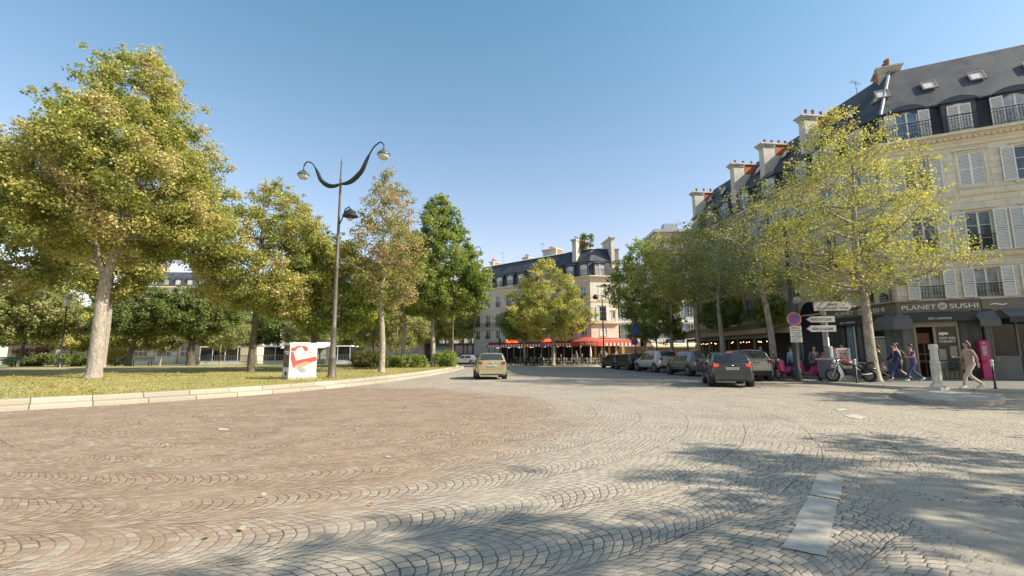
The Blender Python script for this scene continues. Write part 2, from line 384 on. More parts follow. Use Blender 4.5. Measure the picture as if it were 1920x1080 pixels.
def asphalt_mat(name, c, cracks=True):
    m, t, b = new_mat(name); n = N(t); p = n.pos()
    col = n.mix(n.ramp(n.noise(p, .7, 6), .3, .7), C(*[x*.82 for x in c]), C(*[x*1.15 for x in c]))
    g = n.ramp(n.noise(p, 160, 2), .3, .7, .8, 1.2); col = n.mix(1.0, col, n.comb(g, g, g), 'MULTIPLY')
    if cracks:
        wv = n.node('ShaderNodeTexNoise'); t.links.new(p, wv.inputs['Vector']); wv.inputs['Scale'].default_value = 2.2
        ad = n.node('ShaderNodeVectorMath', operation='MULTIPLY_ADD'); t.links.new(wv.outputs[1], ad.inputs[0]); ad.inputs[1].default_value = (.7, .7, .7); t.links.new(p, ad.inputs[2])
        v = n.node('ShaderNodeTexVoronoi', feature='DISTANCE_TO_EDGE'); v.inputs['Scale'].default_value = .75; t.links.new(ad.outputs[0], v.inputs['Vector'])
        k = n.m('MULTIPLY', n.ramp(v.outputs[0], .004, .016, 1, 0), n.ramp(n.noise(p, .55, 2), .50, .58))
        v2 = n.node('ShaderNodeTexVoronoi', feature='DISTANCE_TO_EDGE'); v2.inputs['Scale'].default_value = 4.0; t.links.new(ad.outputs[0], v2.inputs['Vector'])
        k2 = n.m('MULTIPLY', n.ramp(v2.outputs[0], .01, .05, 1, 0), n.ramp(n.noise(p, .8, 3), .58, .64))
        k = n.m('MAXIMUM', k, k2)
        col = n.mix(k, col, C(.05, .044, .038)); n.bump(n.m('SUBTRACT', n.noise(p, 120, 2), n.m('MULTIPLY', k, 1.5)), b, .5, .008)
    else: n.bump(n.noise(p, 120, 2), b, .4, .005)
    t.links.new(col, b.inputs['Base Color']); b.inputs['Roughness'].default_value = .85; return m
COB = cobble_mat()
ASPH = asphalt_mat('worn_asphalt', (.36, .315, .245)); PAVE = asphalt_mat('pavement_asphalt', (.17, .165, .155), False)
def kerb_mat():
    m, t, b = new_mat('granite_kerb'); n = N(t); uv = n.uv(); u, v, _ = n.xyz(uv); p = n.pos()
    k = n.m('DIVIDE', u, 1.35); idx = n.m('FLOOR', k); f = n.m('FRACT', k); e = n.m('MINIMUM', f, n.m('SUBTRACT', 1.0, f))
    r = n.rnd(n.comb(idx, 1.0, 2.0))[0]
    col = n.mix(r, C(.31, .275, .215), C(.44, .39, .31)); col = n.mix(n.ramp(n.noise(p, 2.5, 6), .4, .75, 0, .5), col, C(.32, .27, .2))
    g = n.ramp(n.noise(p, 70, 2), .3, .7, .85, 1.12); col = n.mix(1.0, col, n.comb(g, g, g), 'MULTIPLY')
    t.links.new(n.mix(n.ramp(e, .006, .014, 1, 0), col, C(.08, .065, .05)), b.inputs['Base Color']); b.inputs['Roughness'].default_value = .8
    n.bump(n.noise(p, 25, 4), b, .4, .01); MATS['granite_kerb'] = m; return m
KERB = kerb_mat()
def grass_mat():
    m, t, b = new_mat('grass_ground'); n = N(t); p = n.pos()
    col = n.mix(n.ramp(n.noise(p, .35, 5), .35, .65), C(.24, .25, .09), C(.40, .34, .15))
    col = n.mix(n.ramp(n.noise(p, 9, 4), .52, .66, 0, .55), col, C(.30, .22, .09))
    g = n.ramp(n.noise(p, 35, 3), .3, .7, .65, 1.3); col = n.mix(1.0, col, n.comb(g, g, g), 'MULTIPLY')
    t.links.new(col, b.inputs['Base Color']); b.inputs['Roughness'].default_value = .95; n.bump(n.noise(p, 30, 4), b, .8, .03); return m
GRASS = grass_mat()

g = MB(); g.add([(-700, -300, -.03), (700, -300, -.03), (700, 900, -.03), (-700, 900, -.03)], [(0, 1, 2, 3)])
setting(g.obj('ground', ASPH))
g = MB(); g.add([(-60, -14, 0), (40, -14, 0), (40, 58, 0), (-60, 58, 0)], [(0, 1, 2, 3)])
setting(g.obj('road', COB))
g = MB(); g.add([(-60, 58, 0), (40, 58, 0), (60, 120, 0), (-60, 120, 0)], [(0, 1, 2, 3)])
setting(g.obj('road', ASPH))
# worn asphalt patch beside the lane dash
rnd = random.Random(3)
edge = [G(1440, 1079), G(1478, 1010), G(1500, 960), G(1530, 905), G(1560, 888), G(1640, 893), G(1700, 905), G(1760, 893), G(1850, 900), G(1925, 910)]
pp = []
for (a, b_) in zip(edge[:-1], edge[1:]):
    for k in range(8):
        q = k/8; pp.append((a[0]+(b_[0]-a[0])*q+rnd.uniform(-.04, .04), a[1]+(b_[1]-a[1])*q+rnd.uniform(-.04, .04)))
# road markings
def worn_paint():
    m, t, b = new_mat('worn_white_paint'); n = N(t); p = n.pos()
    f = n.ramp(n.noise(p, 2.2, 6, .75), .44, .60, 0, .75); f = n.m('MAXIMUM', f, n.ramp(n.noise(p, 22, 4, .7), .56, .66, 0, .7))
    col = n.mix(f, C(.47, .435, .375), C(.33, .29, .235)); t.links.new(col, b.inputs['Base Color']); b.inputs['Roughness'].default_value = .8
    n.bump(n.noise(p, 60, 3), b, .5, .005); return m
def rough_quad(cs, n_=14, am=.005, sd_=1):
    r = random.Random(sd_); P = [G(*c) for c in cs]; out = []
    for a, b_ in zip(P, P[1:]+P[:1]):
        for k in range(n_): q = k/n_; out.append((a[0]+(b_[0]-a[0])*q+r.uniform(-am, am), a[1]+(b_[1]-a[1])*q+r.uniform(-am, am)))
    return out
MARK = worn_paint()
def quad_mark(cs, z=.008):
    q = rough_quad(cs, sd_=int(cs[0][0])); g = MB(); g.add([(x, y, z) for x, y in q], [tuple(range(len(q)-1, -1, -1))]); o = g.obj('road_marking', MARK); setting(o); return o
quad_mark([(1534, 883), (1582, 897), (1574, 938), (1518, 928)]); quad_mark([(1517, 931), (1572, 941), (1557, 1008), (1488, 994), (1494, 985), (1486, 984)])
quad_mark([(1487, 994), (1558, 1008), (1550, 1045), (1465, 1028)])
quad_mark([(408, 803), (428, 804), (430, 808), (410, 807)]); quad_mark([(722, 855), (732, 856), (733, 859), (723, 858)]); 
quad_mark([(1564, 768), (1580, 766), (1592, 769), (1574, 771)]); quad_mark([(1582, 780), (1600, 777), (1628, 783), (1612, 787)])
# park kerb
kp = [(-34, -6), (-27.5, .6), (-20, 7.3), (-13.92, 13.22), (-11.88, 15.22), (-9.6, 18.4), (-7.9, 22.2), (-7.0, 26), (-6.1, 32), (-5.5, 39), (-5.25, 47), (-5.5, 54), (-6.4, 60), (-9.5, 64.5), (-16, 67), (-45, 71), (-95, 75)]
def spline(pts, k=8):
    out = []; P = [np.array(p, float) for p in pts]
    for i in range(len(P)-1):
        p0 = P[max(i-1, 0)]; p1 = P[i]; p2 = P[i+1]; p3 = P[min(i+2, len(P)-1)]
        for j in range(k):
            t = j/k; out.append(tuple(.5*((2*p1)+(-p0+p2)*t+(2*p0-5*p1+4*p2-p3)*t*t+(-p0+3*p1-3*p2+p3)*t**3)))
    out.append(tuple(P[-1])); return out
KP = spline(kp)
g = MB(); g.sweep(KP, [(0, 0), (0, .10), (-.03, .13), (-.62, .15), (-.62, .25), (-.65, .28), (-.92, .29), (-.92, .0)])
setting(g.obj('kerb', KERB))
# lawn with a gentle rise
KPa = np.array(KP)
def lawn_z(x, y):
    d = np.min(np.hypot(KPa[:, 0]-x, KPa[:, 1]-y)); t = min(1, d/38); t = t*t*(3-2*t); return .27+.42*t
inner = MB(); 
offs = [(-.9, .27), (-2.5, .28), (-6, .31), (-12, .40), (-20, .52), (-30, .64), (-60, .69)]
def poly_inside(x, y):
    poly = LP; c = False; j = len(poly)-1
    for i in range(len(poly)):
        xi, yi = poly[i]; xj, yj = poly[j]
        if (yi > y) != (yj > y) and x < (xj-xi)*(y-yi)/(yj-yi)+xi: c = not c
        j = i
    return c
# lawn grid clipped to the kerb: rays from a centre point inside the park
cxy = np.array((-38.0, 34.0)); ring = []
off = []
for i in range(len(KP)):
    a = np.array(KP[max(i-1, 0)]); b_ = np.array(KP[min(i+1, len(KP)-1)]); d = (b_-a)/np.linalg.norm(b_-a)
    off.append(np.array(KP[i])+np.array((-d[1], d[0]))*.90)
LP = [tuple(o) for o in off]+[(-110, 70), (-110, -10)]
vs = []; fs = []; R = 26; m = len(off)
for i in range(m):
    for k in range(R):
        q = off[i]+(cxy-off[i])*(1-(1-k/(R-1))**1.0)
        vs.append((q[0], q[1], lawn_z(*q) if k else .275))
fs = [(i*R+k, (i+1)*R+k, (i+1)*R+k+1, i*R+k+1) for i in range(m-1) for k in range(R-1)]
b0 = len(vs); vs += [(cxy[0], cxy[1], .69), (-110, 75, .69), (-110, -10, .69), (-40, -6, .5)]
g = MB(); g.add(vs, fs, 0, True); g.add([(cxy[0], cxy[1], .69), (off[-1][0], off[-1][1], .3), (-140, 78, .6), (-140, -10, .6), (off[0][0], off[0][1], .275)], [(0, 1, 2), (0, 2, 3), (0, 3, 4)])
setting(g.obj('lawn', GRASS))
# right pavement (kerb line, from far to near) and cafe pavement
KR = spline([(11.2, 64), (11.9, 56), (12.6, 46), (13.4, 36), (14.0, 30), (14.35, 25), (14.6, 21.3), (15.3, 19.2), (17.0, 17.2), (20, 15.4), (28, 11.5), (40, 6)], 5)
g = MB(); g.sweep(KR, [(0, 0), (0, .11), (-.02, .125), (-.28, .13), (-.28, 0)]); setting(g.obj('kerb', KERB))
n_ = len(KR); inn = []
for i in range(n_):
    a = np.array(KR[max(i-1, 0)]); b_ = np.array(KR[min(i+1, n_-1)]); d = (b_-a)/np.linalg.norm(b_-a); inn.append(np.array(KR[i])-np.array((d[1], -d[0]))*.27)
g = MB(); g.add([(x, y, .124) for x, y in inn]+[(60, 6, .124), (60, 64, .124)], [tuple(range(n_+2))]); setting(g.obj('pavement', PAVE))
KC = [(-12, 84), (-6.5, 76), (.5, 66.5), (6, 60.5), (9, 59.2), (11.2, 59.6), (13.4, 61.5), (15, 66)]
KCs = spline(KC, 5); g = MB(); g.sweep(KCs, [(0, 0), (0, .13), (-.28, .135), (-.28, 0)]); setting(g.obj('kerb', KERB))
inn = []
for i in range(len(KCs)):
    a = np.array(KCs[max(i-1, 0)]); b_ = np.array(KCs[min(i+1, len(KCs)-1)]); d = (b_-a)/np.linalg.norm(b_-a); inn.append(np.array(KCs[i])-np.array((d[1], -d[0]))*.26)
PAVL = asphalt_mat('pavement_pale', (.34, .32, .28), False)
g = MB(); g.add([(x, y, .13) for x, y in inn]+[(15, 85, .13), (-12, 95, .13)], [tuple(range(len(inn)+2))]); setting(g.obj('pavement', PAVL))
g = MB(); g.add([(15, 75, .13), (42, 72, .13), (42, 110, .13), (15, 110, .13)], [(0, 1, 2, 3)]); setting(g.obj('pavement', PAVL))
g = MB(); g.add([(-140, 82, .13), (-14, 80, .13), (-14, 170, .13), (-140, 170, .13)], [(0, 1, 2, 3)]); setting(g.obj('pavement', PAVL))
# traffic island with kerb
isl = [G(1674, 736, .14), G(1690, 730, .14), G(1740, 729, .14), G(1800, 731.5, .14), G(1874, 741, .14), G(1882, 746, .14), G(1868, 750, .14), G(1800, 751, .14), G(1730, 747.5, .14)]
isl = spline(isl+[isl[0]], 5)[:-1]; cx_ = sum(p[0] for p in isl)/len(isl); cy_ = sum(p[1] for p in isl)/len(isl)
g = MB(); n_ = len(isl)
lv = [(1.0, 0), (1.0, .13), (.985, .15), (.80, .155), (.80, .150), (.0, .16)]
vs = [(cx_+(x-cx_)*k, cy_+(y-cy_)*k, z) for k, z in lv for x, y in isl]
fs = [(r*n_+i, r*n_+(i+1) % n_, (r+1)*n_+(i+1) % n_, (r+1)*n_+i) for r in range(len(lv)-1) for i in range(n_)]
g.add(vs, fs); setting(g.obj('traffic_island', basic('island_stone', (.36, .325, .27), .85, var=.3, scale=2, bump=.4)))

# ------------------------------------------------------------------ foliage
def np_mesh(name, co, nper, mat, tint=None):
    nv = len(co); nf = nv//nper; me = bpy.data.meshes.new(name)
    me.vertices.add(nv); me.vertices.foreach_set('co', co.astype('f').ravel()); me.loops.add(nv); me.polygons.add(nf)
    me.loops.foreach_set('vertex_index', np.arange(nv, dtype='i')); me.polygons.foreach_set('loop_start', np.arange(0, nv, nper, dtype='i'))
    me.update(calc_edges=True); me.materials.append(mat)
    if tint is not None:
        a = me.color_attributes.new('tint', 'FLOAT_COLOR', 'POINT'); a.data.foreach_set('color', tint.astype('f').ravel())
    return me
def leaves(name, cen, rad, per, size, pal, rg, flat=.75, jit=.17, hl=None):
    """leaf-shaped faces scattered round the twig ends"""
    nC = len(cen); cnt = np.maximum(4, (per*(rad/rad.mean())**2).astype(int)); idx = np.repeat(np.arange(nC), cnt); n = len(idx)
    d = rg.normal(size=(n, 3)); d /= np.linalg.norm(d, axis=1)[:, None]; rr = rg.random(n)**.7*1.2
    c = cen[idx]+d*(rr*rad[idx])[:, None]*np.array((1, 1, flat))
    nz = rg.normal(size=(n, 3))*.75+d*.55+np.array((0, 0, .75)); nz /= np.linalg.norm(nz, axis=1)[:, None]
    a = np.cross(nz, rg.normal(size=(n, 3))); a /= np.linalg.norm(a, axis=1)[:, None]; b = np.cross(nz, a)
    L = size*rg.uniform(.6, 1.25, n); L = L[:, None]
    v = np.stack([c-a*L*.5, c+b*L*.36-a*L*.06+nz*L*.07, c+a*L*.55, c-b*L*.36-a*L*.06+nz*L*.07], 1).reshape(-1, 3)
    pal = np.array(pal); ci = rg.integers(0, len(pal), nC)
    # neighbouring twigs share a colour: drift of the palette through the crown
    ph = cen[:, 0]*.9+cen[:, 1]*.7+cen[:, 2]*1.1; w_ = (np.sin(ph)+np.sin(ph*2.3+1))*.25+.5+rg.normal(size=nC)*.22
    w_ = np.clip(w_, 0, .999)*(len(pal)-1); i0 = w_.astype(int); f = (w_-i0)[:, None]; base = pal[i0]*(1-f)+pal[np.minimum(i0+1, len(pal)-1)]*f
    t = base[idx]*(1+rg.normal(size=(n, 1))*jit)*(1+rg.normal(size=(n, 3))*.06); t = np.clip(t, .005, .9)
    tint = np.concatenate([t, np.ones((n, 1))], 1); tint = np.repeat(tint, 4, 0)
    return np_mesh(name, v, 4, LEAF, tint)
PAL_OLIVE = [(.22, .26, .07), (.31, .34, .09), (.42, .43, .13), (.50, .48, .17), (.52, .45, .22)]
PAL_GREEN = [(.15, .21, .05), (.21, .28, .065), (.28, .35, .085), (.36, .40, .11)]
PAL_YEL = [(.28, .31, .10), (.38, .40, .12), (.50, .49, .14), (.62, .56, .16)]
PAL_RUST = [(.24, .27, .09), (.34, .34, .12), (.44, .39, .17), (.50, .37, .22)]
PAL_DARK = [(.13, .18, .055), (.18, .23, .07), (.25, .29, .10)]
PAL_PALE = [(.27, .30, .11), (.34, .36, .15), (.40, .39, .17)]
def crown_r(prof, h):
    for (a, ra), (b, rb) in zip(prof[:-1], prof[1:]):
        if h <= b: return ra+(rb-ra)*(h-a)/max(1e-6, b-a)
    return prof[-1][1]
def tree(label, x, y, H, th, prof, tr, ncl, per, size, pal, seed, group=None, z=None, clr=(.45, .85), lean=(0, 0), bark=None, forks=None, cbase=None, off=(0, 0), name='tree', limbs=12, inner=.25, flat=.75, crown2=None, top_lean=None):
    rg = np.random.default_rng(seed); rd = random.Random(seed)
    if z is None: z = lawn_z(x, y) if x < -5 else .12
    t = thing(name, label, 'tree', (x, y, z-.03), 0, group); bark = bark or BARK
    ncl = int(ncl*1.7); clr = (clr[0]*.8, clr[1]*.8); per = int(per*.62); size *= .85
    cb = cbase if cbase is not None else th
    lx, ly = lean; tl = top_lean or lean
    def axis(h):
        q = h/th
        if q <= 1: return Vector((lx*q+.05*math.sin(q*5+seed), ly*q, h))
        s_ = (h-th)/max(.1, H-th); return Vector((lx+tl[0]*s_+.1*math.sin(s_*6+seed), ly+tl[1]*s_, h))
    tk = MB(); hs = [0, .08, .25, .6]+[k/8*th for k in range(2, 9)]
    hs = sorted(set(h for h in hs if h <= th)); 
    rads = [tr*(1.35 if h < .05 else 1.15 if h < .15 else 1.03 if h < .5 else 1-.28*(h/th)) for h in hs]
    tk.tube([axis(h) for h in hs], rads, 12); tk.obj('trunk', bark, t)
    # clumps
    cs = []; rs = []
    hm = H-cb; ws = []
    tries = 0
    while len(cs) < ncl and tries < ncl*40:
        tries += 1
        h = rd.random(); r = crown_r(prof, h); rm = max(p[1] for p in prof)
        if rd.random() > (r/rm)**1.3+.04: continue
        an = rd.random()*2*PI; bumps = 1+.13*math.sin(3*an+h*9+seed)+.10*math.sin(5*an-h*14+seed*2)+rd.uniform(-.08, .10)
        q = math.sqrt(rd.uniform(inner, 1))*r*bumps
        ax = axis(cb+h*hm); c = (ax.x+off[0]+q*math.cos(an), ax.y+off[1]+q*math.sin(an), cb+h*hm+rd.uniform(-.25, .25)-.10*q*0)
        cs.append(c); rs.append(rd.uniform(*clr)*(.8+.3*(1-h)))
    cen = np.array(cs); rad = np.array(rs)
    # wispy sprays that break the outline
    ns = ncl//5; ii = rg.integers(0, len(cen), ns); cc = np.array([axis(c[2]) for c in cen[ii]]); dirv = cen[ii]-cc; dirv[:, 2] += .4; dirv /= np.linalg.norm(dirv, axis=1)[:, None]+1e-6
    cen2 = np.vstack([cen, cen[ii]+dirv*rg.uniform(.4, .95, (ns, 1))]); rad2 = np.concatenate([rad, rad[ii]*.55])
    o = link('crown', leaves('crown', cen2, rad2, per, size, pal, rg, flat), t)
    # limbs and twigs
    br = MB(); nodes = []
    def limb(p0, p1, r0, r1, n=6, sag=.18, sides=6):
        p0 = Vector(p0); p1 = Vector(p1); L = (p1-p0).length; mid = (p0+p1)/2+Vector((rd.uniform(-.06, .06)*L, rd.uniform(-.06, .06)*L, -sag*L*.4)); pts = []; rr_ = []
        for k in range(n+1):
            q = k/n; p = p0*(1-q)**2+mid*2*q*(1-q)+p1*q*q
            if 0 < k < n: p += Vector((rd.uniform(-1, 1), rd.uniform(-1, 1), rd.uniform(-1, 1)))*L*.012
            pts.append(p); rr_.append(r0+(r1-r0)*q**.8); nodes.append((p, rr_[-1]))
        br.tube(pts, rr_, sides, cap=False)
    top = axis(th); r_t = tr*.72
    if forks:
        ends = []
        for (dx, dy, dz, fr) in forks:
            e = top+Vector((dx, dy, dz)); limb(top-Vector((0, 0, .3)), e, r_t*fr, r_t*fr*.25, 8, .25, 9)
    else:
        hs2 = [th-.1+(H*.93-th)*k/10 for k in range(11)]
        pts = [axis(h) for h in hs2]; rr_ = [r_t*(1-k/10)**.9+.012 for k in range(11)]; br.tube(pts, rr_, 8); nodes += list(zip(pts, rr_))
    base_nodes = list(nodes)
    for k in range(limbs):
        c = Vector(cs[rd.randrange(len(cs))]); cand = [nd for nd in base_nodes if nd[0].z < c.z-.2*((c-nd[0]).to_2d().length)] or [min(base_nodes, key=lambda nd: nd[0].z)]
        nd = min(cand, key=lambda nd: (nd[0]-c).length); r0 = min(nd[1]*.75, r_t*.55); limb(nd[0], nd[0].lerp(c, .9), max(r0, .03), .018, 6, .2, 5)
    NP = np.array([list(nd[0]) for nd in nodes])
    for c in cs[::1 if ncl < 260 else 2]:
        c = Vector(c); dd = np.linalg.norm(NP-np.array(c), axis=1)+np.maximum(0, NP[:, 2]-c.z+.1)*1.5; j = int(dd.argmin()); p0 = nodes[j][0]
        if (c-p0).length < .25: continue
        md = p0.lerp(c, .5)+Vector((rd.uniform(-.12, .12), rd.uniform(-.12, .12), -.05*(c-p0).length)); r0 = min(nodes[j][1]*.8, .035)
        br.tube([p0, md, c], [r0, r0*.6, .008], 3, cap=False)
    br.obj('branches', bark, t)
    return t
# ------------------------------------------------------------------ buildings
CACHE = {}
def cached(key, fn):
    if key not in CACHE: CACHE[key] = fn()
    return CACHE[key]
def wall_mesh(L, z0, z1, ops, mat, reveal=.22, trim=True, x0=0.0):
    """ops: (x, zb, w, h) openings. Real holes with reveals; stone surrounds proud of the wall"""
    g = MB(); xs = sorted({x0, L}|{round(v, 4) for o in ops for v in (o[0]-o[2]/2, o[0]+o[2]/2)}); zs = sorted({z0, z1}|{round(v, 4) for o in ops for v in (o[1], o[1]+o[3])})
    def inside(x, z): return any(abs(x-o[0]) < o[2]/2-1e-4 and o[1]+1e-4 < z < o[1]+o[3]-1e-4 for o in ops)
    for a, b in zip(xs[:-1], xs[1:]):
        st = None
        for c, d in zip(zs[:-1], zs[1:]):
            if inside((a+b)/2, (c+d)/2): 
                if st is not None: g.add([(a, 0, st), (b, 0, st), (b, 0, c), (a, 0, c)], [(0, 1, 2, 3)]); st = None
            elif st is None: st = c
        if st is not None: g.add([(a, 0, st), (b, 0, st), (b, 0, z1), (a, 0, z1)], [(0, 1, 2, 3)])
    for x, zb, w_, h in ops:
        a, b, c, d = x-w_/2, x+w_/2, zb, zb+h; r = reveal
        g.add([(a, 0, c), (a, r, c), (a, r, d), (a, 0, d)], [(0, 1, 2, 3)]); g.add([(b, 0, c), (b, 0, d), (b, r, d), (b, r, c)], [(0, 1, 2, 3)])
        g.add([(a, 0, d), (a, r, d), (b, r, d), (b, 0, d)], [(0, 1, 2, 3)]); g.add([(a, 0, c), (b, 0, c), (b, r, c), (a, r, c)], [(0, 1, 2, 3)])
        if trim:
            for q in ((a-.10, a-.002, c-.02, d+.10), (b+.002, b+.10, c-.02, d+.10), (a-.001, b+.001, d+.002, d+.10)): g.box(q[0], q[1], -.035, .01, q[2], q[3], 1)
            g.box(a-.18, b+.18, -.11, .01, d+.12, d+.20, 1); g.box(a-.16, b+.16, -.09, .01, c-.13, c-.03, 1)
    return g.mesh('wall', [mat, TRIM if mat in (LIME, LIME2) else WFRAME])
def win_mesh(w_, h, style='tall'):
    def f():
        g = MB(); b = .055; y0, y1 = .12, .17
        g.box(-w_/2, -w_/2+b, y0, y1, 0, h); g.box(w_/2-b, w_/2, y0, y1, 0, h); g.box(-w_/2+b, w_/2-b, y0, y1, h-b, h); g.box(-w_/2+b, w_/2-b, y0, y1, 0, b*1.4)
        g.box(-.045, .045, y0-.012, y1, b*1.4, h-b)
        for s in (-1, 1):
            xa, xb = (.045, w_/2-b) if s > 0 else (-w_/2+b, -.045)
            for q in ((.33, .66) if h > 1.5 else (.5,)): g.box(xa, xb, y0+.01, y1-.01, h*q-.014, h*q+.014)
        return g.mesh('window', WFRAME)
    return cached(('win', round(w_, 2), round(h, 2)), f)
def pane_mesh(w_, h, m):
    def f():
        g = MB(); y = .15; a = w_/2-.056
        for s in (-1, 1):
            k = .004*s
            xa, xb = (-a, -.046) if s < 0 else (.046, a)
            g.add([(xa, y+k, .078), (xb, y-k, .078), (xb, y-k, h-.056), (xa, y+k, h-.056)], [(0, 1, 2, 3)])
        return g.mesh('pane', m)
    return cached(('pane', round(w_, 2), round(h, 2), m.name), f)
def shutter_mesh(w_, h, m=None):
    m = m or SHUT
    def f():
        g = MB(); b = .045
        g.box(-w_/2, -w_/2+b, -.02, .02, 0, h); g.box(w_/2-b, w_/2, -.02, .02, 0, h)
        for z in (0, h*.5-b/2, h-b): g.box(-w_/2+b, w_/2-b, -.018, .018, z, z+b)
        n = int(h/.075)
        for k in range(n):
            z = b+(h-2*b)*(k+.5)/n
            if abs(z-h*.5) < .04: continue
            g.add([(-w_/2+b, -.016, z-.028), (w_/2-b, -.016, z-.028), (w_/2-b, .012, z+.022), (-w_/2+b, .012, z+.022)], [(0, 1, 2, 3)])
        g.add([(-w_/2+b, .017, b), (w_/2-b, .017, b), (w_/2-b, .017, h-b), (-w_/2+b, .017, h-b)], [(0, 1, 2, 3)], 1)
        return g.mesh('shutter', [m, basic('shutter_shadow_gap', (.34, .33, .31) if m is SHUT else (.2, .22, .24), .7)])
    return cached(('sh', round(w_, 2), round(h, 2), m.name), f)
def rail_mesh(w_, h=.9, d=.12, orn=True):
    def f():
        g = MB(); 
        g.box(-w_/2, w_/2, -d-.02, -d+.02, h-.035, h); g.box(-w_/2, w_/2, -d-.012, -d+.012, .05, .075); g.box(-w_/2, w_/2, -d-.01, -d+.01, h-.18, h-.165)
        n = max(3, int(w_/.11))
        for k in range(n+1):
            x = -w_/2+w_*k/n; g.box(x-.008, x+.008, -d-.008, -d+.008, .0, h-.03)
            if orn and k < n:
                xc = x+w_/n/2
                for q in range(6):
                    t0 = q*PI/3; t1 = (q+1)*PI/3; r = w_/n*.42
                    g.tube([(xc+r*math.cos(t0), -d, h*.42+r*1.5*math.sin(t0)), (xc+r*math.cos(t1), -d, h*.42+r*1.5*math.sin(t1))], .007, 3, cap=False)
        for s in (-1, 1):
            if d > .05: g.box(s*w_/2-.01, s*w_/2+.01, -d, .0, h-.03, h-.005)
        return g.mesh('balcony_railing', IRON)
    return cached(('rail', round(w_, 2), round(h, 2), round(d, 2)), f)
def window(B, T, x, z, w_, h, st='', pane=None, sm=None):
    pane = pane or PANE
    o = link('window', win_mesh(w_, h), B, T @ T_((x, 0, z)))
    link('pane', pane_mesh(w_, h, pane), o)
    if 'o' in st:
        sw = w_*.5
        for s in (-1, 1):
            if ('l' in st and s > 0) or ('k' in st and s < 0): continue
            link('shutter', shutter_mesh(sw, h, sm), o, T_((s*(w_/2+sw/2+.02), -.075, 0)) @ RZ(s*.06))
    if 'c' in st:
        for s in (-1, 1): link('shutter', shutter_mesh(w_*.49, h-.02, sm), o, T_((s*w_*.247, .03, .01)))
    if 'r' in st: link('balcony_railing', rail_mesh(w_+.1, min(.85, h*.45), .09), o)
    return o
def dormer(B, T, x, z, w_, h, st, pane=None, back=.30, sm=None):
    def f():
        g = MB(); a = w_/2+.22; hh = h+.16
        g.box(-a, -w_/2-.03, back, back+1.6, -.05, hh); g.box(w_/2+.03, a, back, back+1.6, -.05, hh); g.box(-w_/2-.03, w_/2+.03, back+.12, back+.16, -.05, hh)
        n = 12; arc = [(-a-.1+(2*a+.2)*k/n, hh+.24*math.sin(PI*k/n)**.8 if 0 < k < n else hh) for k in range(n+1)]
        g.prism([(-a-.1, hh-.07)]+arc+[(a+.1, hh-.07)], back-.14, back+1.7, 0, 'y')
        arc2 = [(-w_/2+w_*k/n, h-.16+.15*math.sin(PI*k/n)) for k in range(n+1)]
        g.prism([(-w_/2-.03, hh-.08), (-w_/2-.03, h-.16)]+arc2+[(w_/2+.03, h-.16), (w_/2+.03, hh-.08)], back-.02, back+.1, 0, 'y')
        return g.mesh('dormer', [basic('dormer_lead', (.060, .066, .082), .45, .1, .2, 2)])
    d = link('dormer', cached(('dor', w_, h, back), f), B, T @ T_((x, 0, z)))
    o = link('window', win_mesh(w_, h), d, T_((0, back-.12, 0)))
    link('pane', pane_mesh(w_, h, pane or PANE_B), d, T_((0, back-.12, 0)))
    sw = w_*.5
    if 'o' in st:
        for s in (-1, 1):
            if ('l' in st and s > 0) or ('k' in st and s < 0): continue
            link('shutter', shutter_mesh(sw, h-.08, sm), d, T_((s*(w_/2+sw/2+.0), back-.10, .03)) @ RZ(s*.10))
    if 'c' in st:
        for s in (-1, 1): link('shutter', shutter_mesh(w_*.49, h-.1, sm), d, T_((s*w_*.247, back-.04, .02)))
    return d
def skylight(B, T, x, off, z, slope, w_=.8, h=.95, opened=0):
    def f():
        g = MB(); b = .09
        for q in ((-w_/2, -w_/2+b, 0, h), (w_/2-b, w_/2, 0, h), (-w_/2+b, w_/2-b, 0, b), (-w_/2+b, w_/2-b, h-b, h)): g.box(q[0], q[1], -.07, .0, q[2], q[3])
        return g.mesh('skylight', basic('skylight_frame', (.20, .17, .13), .6))
    def p():
        g = MB(); g.add([(-w_/2+.09, -.03, .09), (w_/2-.09, -.03, .09), (w_/2-.09, -.03, h-.09), (-w_/2+.09, -.03, h-.09)], [(0, 1, 2, 3)]); return g.mesh('pane', basic('skylight_blind', (.62, .64, .64), .25, var=.08))
    M = T @ T_((x, off, z)) @ Matrix.Rotation(-slope, 4, 'X')
    s = link('skylight', cached(('sky', w_, h), f), B, M); link('pane', cached(('skyp', w_, h), p), s)
def chimney(B, T, x, y0, y1, z0, z1, wd=.55, pots=7, brick_from=.9, cream=RENDER):
    g = MB(); g.box(-wd/2, wd/2, y0, y0+brick_from, z0, z1); g.box(-wd/2, wd/2, y0+brick_from+.002, y1, z0, z1-.95)
    for k, e in enumerate((.05, .10, .16)): g.box(-wd/2-e, wd/2+e, y0-e*1.6, y0+brick_from, z1-.30+k*.11, z1-.30+(k+1)*.11-.002)
    g.box(-wd/2-.12, wd/2+.12, y0+brick_from+.001, y1+.12, z1-.08, z1+.03)
    c = g.obj('chimney', cream, B, T @ T_((x, 0, 0)))
    g = MB(); g.box(-wd/2-.01, wd/2+.01, y0+brick_from+.003, y1+.01, z1-.948, z1-.082); g.obj('brick_stack', BRICK, c)
    rd = random.Random(int(x*10)+7); pm = cached('pot', lambda: MB().lathe([(.0, 0), (.13, 0), (.13, .05), (.10, .08), (.09, .36), (.115, .38), (.115, .44), (.07, .44), (.07, .1)], 10).mesh('chimney_pot', POT))
    for k in range(pots):
        o = link('chimney_pot', pm, c, T_((rd.uniform(-.06, .06), y0+brick_from*.4+(y1-y0-.6)*k/max(1, pots-1), z1+.03))); o.scale = (1, 1, rd.uniform(.7, 1.35))
    return c
